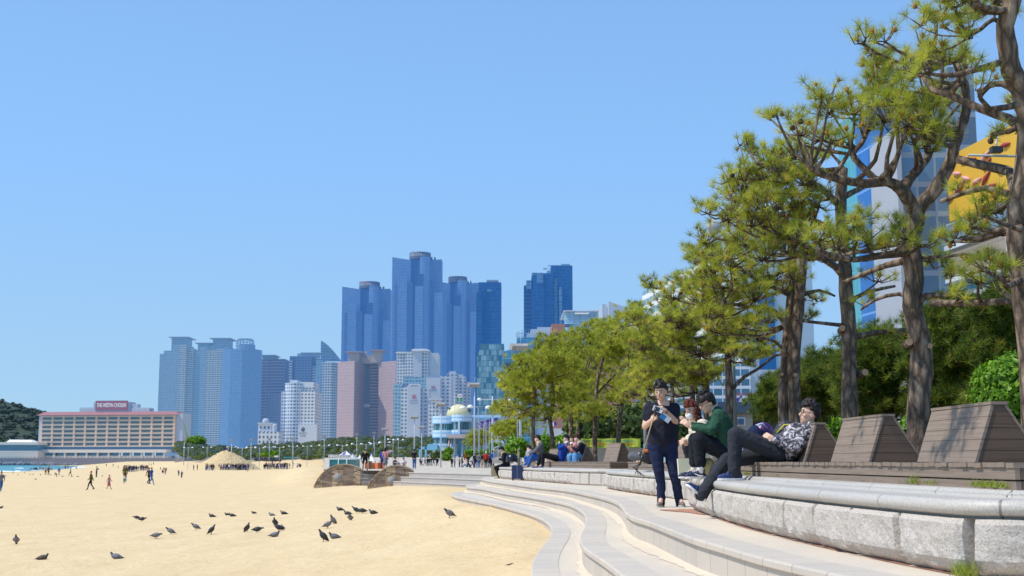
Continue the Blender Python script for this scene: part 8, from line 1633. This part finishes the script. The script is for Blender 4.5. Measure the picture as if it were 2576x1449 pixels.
# striped foot on the lamp pole left of the standing man, floodlight pole above the pines
x = P(1608, 0, 70).x; th = thing('lamp_post', 'slim grey lamp post with a blue striped band left of the standing man', 'street lamp', (x, 70, 1.9)); mb = MB(); mb.tube([(x, 70, 1.6), (x, 70, P(0, 1060, 70).z), (x, 70, P(0, 930, 70).z)], [.1, .09, .07], 10); mb.build('pole', plain('galvanised pole', (.32, .36, .36), .5), th)
for k in range(4): mb = MB(); z = P(0, 1119 + k * 4.2, 70).z; mb.lathe([(.115, -.035), (.115, .035)], 12, (x, 70, z)); mb.build('blue_band', plain('light blue band', (.12, .45, .6), .6), th)
mb = MB(); mb.lathe([(.26, 0), (.22, .14), (.01, .22)], 12, (x, 70, P(0, 930, 70).z)); mb.build('lamp_head', M_LAMPW, th)
c = P(1795, 570, 34); th = thing('floodlight_pole', 'grey floodlight on a pole rising behind the upper left of the near pines', 'floodlight', (c.x + .5, 34, 2)); mb = MB(); mb.tube([(c.x + .42, 34, 1.5), (c.x + .42, 34, c.z + .35)], [.1, .06], 8); mb.build('pole', plain('galvanised pole', (.32, .36, .36), .5), th)
for dx, dz, s in ((0, 0, 1), (.33, .22, .75)): mb = MB(); M_ = Matrix.Rotation(.35, 3, 'Y') @ Matrix.Rotation(.6, 3, 'Z'); mb.lathe([(.001, -.16), (.15, -.16), (.19, .1), (.17, .16), (.001, .16)], 14); mb.v = [tuple(c + Vector((dx, 0, dz)) + M_ @ (Matrix.Rotation(R(100), 3, 'Y') @ Vector(q)) * s) for q in mb.v]; mb.build('floodlight', plain('silver floodlight', (.4, .4, .42), .35), th)
mb = MB(); mb.tube([c + Vector((.05, 0, -.02)), c + Vector((.42, 0, .05)), c + Vector((.42, 0, .3)), c + Vector((.36, 0, .25))], .025, 6); mb.build('bracket', M_FLOOD, th)
# loudspeakers and hanging lamp at the right edge
Y = 30; x = P(2592, 0, Y).x; th = thing('speaker_pole', 'pole at the right edge carrying horn loudspeakers, a white box and a hanging black lamp', 'pole', (x, Y, 2)); mb = MB(); mb.tube([(x, Y, 1.5), (x, Y, P(0, 250, Y).z)], [.11, .08], 10); mb.tube([(x, Y, P(0, 395, Y).z), tuple(P(2436, 390, Y))], .03, 6); mb.build('pole', plain('galvanised pole', (.32, .36, .36), .5), th)
c = P(2506, 377, Y); mb = MB(); mb.box(c.x - .13, c.x + .13, Y - .1, Y + .1, c.z - .07, c.z + .07); mb.build('hanging_lamp', plain('black lamp box', (.02, .02, .02), .5), th); mb = MB(); mb.tube([c + Vector((0, 0, .05)), c + Vector((.03, 0, .28)), c + Vector((.1, 0, .38))], .025, 6); mb.build('lamp_bracket', M_LAMPW, th)
c = P(2549, 610, Y); mb = MB(); mb.box(c.x - .14, c.x + .14, Y - .15, Y + .1, c.z - .2, c.z + .2); mb.build('white_box', plain('pinkish white box', (.6, .52, .5), .5), th)
for u, v in ((2532, 692), (2556, 684)): c = P(u, v, Y); mb = MB(); mb.lathe([(.04, .28), (.06, .12), (.12, .03), (.2, 0), (.18, .01), (.03, .14)], 14); mb.v = [tuple(c + Matrix.Rotation(R(-70), 3, 'Y') @ Matrix.Rotation(.5, 3, 'Z') @ Vector((q[0], q[1], q[2]))) for q in mb.v]; mb.build('horn', plain('cream horn', (.42, .42, .36), .5), th)
# flags
Y = 300; x = P(1150, 0, Y).x; th = thing('flagpole', 'thin flagpole in front of the yellow dome carrying two flags', 'flagpole', (x, Y, 2)); mb = MB(); mb.tube([(x, Y, 1), (x, Y, P(0, 990, Y).z)], [.09, .06], 6); mb.build('pole', M_STEEL, th)
def flag(name, label, u0, u1, v0, v1, Y, mats, img):
    p0, p1 = P(u0, v0, Y), P(u1, v1, Y); th = thing(name, label, 'flag', tuple(p0)); mb = MB(); n, m_ = 16, 10; V = []
    for j in range(m_ + 1):
        for i in range(n + 1): f = i / n; V.append((lerp(p0.x, p1.x, f), Y + .12 * math.sin(f * 7) * (p1.x - p0.x) / 3, lerp(p0.z, p1.z, j / m_) - .10 * f * (p0.z - p1.z) - .05 * math.sin(f * 6)))
    for j in range(m_):
        for i in range(n): mb.add([V[j * (n + 1) + i], V[(j + 1) * (n + 1) + i], V[(j + 1) * (n + 1) + i + 1], V[j * (n + 1) + i + 1]], [(0, 1, 2, 3)], img((i + .5) / n, (j + .5) / m_))
    mb.build('cloth', mats, th); return th
M_FW = plain('flag white', (.8, .8, .8), .8); M_FR = plain('flag red', (.5, .03, .05), .8); M_FB = plain('flag blue', (.03, .06, .3), .8); M_FK = plain('flag black', (.03, .03, .04), .8); M_FG = plain('flag green', (.01, .28, .12), .8); M_FY = plain('flag yellow', (.6, .55, .1), .8)
def tg(x, y):
    dx, dy = (x - .5) * 1.5, y - .5
    if math.hypot(dx, dy) < .26: return 1 if dy < .10 * math.sin(dx * 8) else 2
    if abs(abs(dx) - .5) < .10 and abs(abs(dy) - .32) < .09: return 3
    return 0
flag('national_flag', 'white national flag with a red and blue circle at the top of the flagpole', 1150.5, 1163, 991, 1000, Y, [M_FW, M_FR, M_FB, M_FK], tg); flag('green_flag', 'green flag with a yellow emblem below the national flag', 1150.5, 1162, 1001, 1010, Y, [M_FG, M_FW, M_FY], lambda x, y: 2 if math.hypot((x - .5) * 1.4, y - .45) < .2 else (1 if y > .85 else 0))
# purple festival banners on slanting poles
M_PUR = plain('purple banner cloth', (.09, .03, .30), .7, .15, 1); M_PURP = plain('pinkish banner foot', (.45, .28, .45), .8, .2, 1)
for k, (u0, u1, v0, v1, Y) in enumerate(((1197, 1206.5, 1063, 1078, 250), (1207, 1217, 1059, 1077, 240), (1218, 1231, 1055, 1084, 225), (1231, 1240, 1051, 1085, 218), (1242, 1253, 1050, 1087, 210), (1264, 1284, 1041, 1066, 170))):
    th = thing('festival_banner', ('purple banner with white lettering at the left end of the banner row', 'purple banner second from the left in the banner row', 'wide purple banner in the middle of the banner row', 'purple banner just right of the wide one', 'tall purple banner at the right end of the banner row', 'purple banner hanging apart, nearest the middle grove')[k], 'banner', tuple(P(u0, v1, Y)), 'purple banners on poles'); mb = MB(); q = [P(u0 + 1, v0 + 2, Y), P(u1, v0, Y), P(u1 + .8, v1, Y + .3), P(u0 + 2.5, v1 + .5, Y + .3)]
    mb.add([tuple(p) for p in q], [(0, 3, 2, 1)]); mb.add([tuple(q[3] + Vector((0, -.03, .35))), tuple(q[2] + Vector((0, -.03, .35))), tuple(q[2] + Vector((0, -.03, -.1))), tuple(q[3] + Vector((0, -.03, -.1)))], [(0, 3, 2, 1)], 1); mb.build('cloth', [M_PUR, M_PURP], th)
    mb = MB(); mb.tube([Vector((P(u1, v0, Y).x + .05, Y + .1, 1.0)), P(u1, v0 - 1.5, Y + .1)], [.05, .04], 6); mb.build('pole', M_STEEL, th)
    for j in range(3): c = q[0].lerp(q[2], .3 + j * .2); text(('부산', '바다', '축제')[j], (u1 - u0) * .55 / FPX * Y, c + Vector((0, -.2, 0)), M_FW, parent=th)
flag('purple_flag', 'purple and white flag on the flat roof of the brown kiosk', 1853, 1868, 997, 1008, 44.9, [M_PUR, M_FW], lambda x, y: 1 if x + y > 1.25 else 0); flag('purple_flag', 'small purple flag seen between the trunks of the middle grove', 1386, 1400, 1062, 1071, 100, [M_PUR, M_FW], lambda x, y: 1 if .3 < x < .5 else 0)
# booth, tents, umbrella, barrier on the far sand
Y = 128; th = thing('beach_booth', 'turquoise panelled booth with a white frame and roof railing behind the arch walls', 'booth', (P(830, 1176, Y).x, Y, 1)); mb = MB(); bx(mb, 827, 896, 1153, Y, 4, vb=1156); bx(mb, 850, 852.5, 1156, Y - .05, .1, vb=1178); bx(mb, 871, 873.5, 1156, Y - .05, .1, vb=1178); bx(mb, 827, 829, 1156, Y - .05, .1, vb=1178); mb.build('frame', M_FW, th); mb = MB(); bx(mb, 829, 871, 1156, Y + .05, 3.8, vb=1180); mb.build('teal_panel', plain('turquoise panel', (.02, .20, .20), .4, .1, 1), th); mb = MB(); bx(mb, 873, 895, 1156, Y + .2, 3.5, vb=1178); mb.build('side_panel', plain('faded green panel', (.10, .25, .24), .5, .1, 1), th)
mb = MB()
for k in range(11): p = P(827 + k * 6.8, 1153, Y); mb.tube([(p.x, Y, p.z), (p.x, Y, P(0, 1145, Y).z)], .03, 5)
for v in (1145, 1149): mb.tube([P(827, v, Y), P(896, v, Y)], .03, 5)
mb.build('railing', M_FW, th)
def tent(lb, u, vt, vb, ru, Y):
    c = P(u, vb, Y); zt = P(u, vt, Y).z; r = ru / FPX * Y; h = zt - c.z; mb = MB(); ring = lambda rr, z: [(c.x + rr * a, Y + rr * b_, z) for a, b_ in ((-1, -1), (1, -1), (1, 1), (-1, 1))]; L = [ring(r, c.z), ring(r * .55, c.z + h * .35), ring(r * .2, c.z + h * .72), ring(.02, zt)]
    mb.add(sum(L, []), [(4 * j + k, 4 * j + (k + 1) % 4, 4 * j + 4 + (k + 1) % 4, 4 * j + 4 + k) for j in range(3) for k in range(4)]); th = thing('peaked_tent', lb, 'tent', (c.x, Y, 1)); mb.build('roof', M_FW, th); mb = MB(); [mb.tube([(x, y, z), (x, y, z - 2.2)], .05, 5) for x, y, z in ring(r * .97, c.z)]; mb.build('frame', M_STEEL, th)
for a_ in (('white peaked tent left of the bending person in black', 905, 1144, 1158, 9, 140), ('white peaked tent right of the bending person in black', 934, 1142, 1159, 9, 140), ('small white peaked tent above the turquoise booth', 887, 1141, 1151, 6, 190)): tent(*a_)
c = P(871, 1141, 150); th = thing('parasol', 'white and purple parasol above the turquoise booth', 'parasol', (c.x, 150, 2)); mb = MB(); n = 8
for k in range(n): a0, a1 = 2 * PI_ * k / n, 2 * PI_ * (k + 1) / n; mb.add([(c.x + .8 * math.cos(a0), 150 + .8 * math.sin(a0), c.z - .15), (c.x + .8 * math.cos(a1), 150 + .8 * math.sin(a1), c.z - .15), (c.x, 150, c.z + .3)], [(0, 1, 2)], k % 2)
mb.build('canopy', [M_FW, M_PUR], th); mb = MB(); mb.tube([(c.x, 150, c.z + .3), (c.x, 150, c.z - 2)], .03, 5); mb.build('pole', M_FW, th)
M_ORB = plain('orange mesh', (.62, .17, .06), .8, .2, 2); mb = MB(); Y = 118; a, b_ = P(918, 1162, Y), P(966, 1163, Y); n = 16; V = []
for k in range(n + 1): x = lerp(a.x, b_.x, k / n); V += [(x, Y + .1 * math.sin(k), 1.2), (x, Y + .1 * math.sin(k), a.z - .12 * abs(math.sin(k * 1.1)))]
mb.add(V, [(2 * k, 2 * k + 2, 2 * k + 3, 2 * k + 1) for k in range(n)]); mb.build('barrier_net', M_ORB, None, 'orange mesh barrier behind the bending person and the woman in pink', 'barrier')
for lb, u, v in (('brown timber post in front of the orange barrier', 931, 1160),): p = P(u, v, 112); mb = MB(); mb.box(p.x - .13, p.x + .13, 112, 112.2, 1.0, p.z); mb.build('timber_post', plain('brown timber post', (.13, .08, .05), .8), None, lb, 'post')
# railing behind the man in black, sign boards, stones
Y = 120; th = thing('metal_railing', 'sloping pale metal railing behind the man in black', 'railing', (P(1250, 1160, Y).x, Y, 1)); mb = MB(); a, b_ = P(1242, 1127, Y), P(1277, 1115, Y); mb.tube([a, b_], .05, 6)
for k in range(12): p = a.lerp(b_, k / 11); mb.tube([p, (p.x, Y, p.z - 1.15)], .025, 5)
mb.tube([a - Vector((0, 0, 1.1)), b_ - Vector((0, 0, 1.1))], .04, 6); mb.build('rails', M_STEEL, th)
mb = MB(); p = P(1258, 1150, Y + 1); mb.extr([P(1238, 1152, Y + 1), P(1238, 1166, Y + 1), P(1292, 1166, Y + 1), P(1292, 1137, Y + 1)], (0, 2, 0)); mb.build('ramp_wall', plain('pale ramp wall', (.42, .40, .38), .9), None, 'pale sloping ramp wall under the metal railing', 'wall')
for lb, x, y0, y1, w_, c_ in (('red sign board in the promenade crowd', 662, 1105, 1190, 18, 'red'), ('white sign board left of the red one', 568, 1135, 1215, 18, 'white')):
    u, v0 = Jp(x, y0); v1 = Jp(x, y1)[1]; Y = 230; th = thing('sign_board', lb, 'sign', (P(u, v1, Y).x, Y, plaza_z(Y))); mb = MB(); bx(mb, u - w_ * .097, u + w_ * .097, v0, Y, .1, vb=v1); mb.build('board', fm(c_), th); mb = MB(); mb.tube([(P(u, 0, Y).x, Y + .12, plaza_z(Y) - .05), (P(u, 0, Y).x, Y + .12, P(u, v0 + 2, Y).z)], .05, 5); mb.build('post', M_STEEL, th)
wood('seated_crowd', 'mass of people sitting in rows along the foot of the pine belt', [(P(u, 1155 + rc.uniform(-1, 1), 372), .5, .7, 10) for u in np.linspace(642, 702, 60)], .5, needle_mat('clothes of the crowd', (.03, .025, .03), (.10, .07, .09), (.3, .22, .25), (.5, .4, .4), 0), cat='crowd')
Y = 392; th = thing('parked_truck', 'small white truck with a blue cab below the pine belt', 'truck', (P(700, 1155, Y).x, Y, 2.6)); mb = MB(); bx(mb, 690, 699, 1146, Y, 2.4, vb=1155.5); mb.build('box_body', M_FW, th); mb = MB(); bx(mb, 699.3, 707, 1152, Y, 2.2, vb=1158.5, vt1=1153); mb.build('cab', plain('far blue paint', (.05, .12, .3), .4), th); mb = MB(); bx(mb, 701, 706, 1152.6, Y - .04, .1, vb=1155); mb.build('windscreen', plain('dark pane', (.03, .08, .14), .2, hz=.1), th)
for u in (693, 704): mb = MB(); c = P(u, 1158.8, Y - .1); mb.lathe([(.001, -.12), (.4, -.12), (.4, .12), (.001, .12)], 10); mb.v = [(c.x + q[0], c.y + q[2], c.z + q[1]) for q in mb.v]; mb.build('wheel', M_EYE, th)
mb = MB(); bx(mb, 712, 737, 1149, 396, 3, vb=1153); mb.build('canopy', plain('teal canopy', (.03, .28, .24), .6), None, 'teal canopy right of the small truck', 'canopy')
mb = MB(); bx(mb, 440, 806, 1152.5, 456, 1.5, vb=1165); mb.build('promenade_wall', plain('grey promenade wall', (.30, .28, .26), .9, .1, .5, hz=.04), None, 'low grey wall along the foot of the pine belt', 'wall')
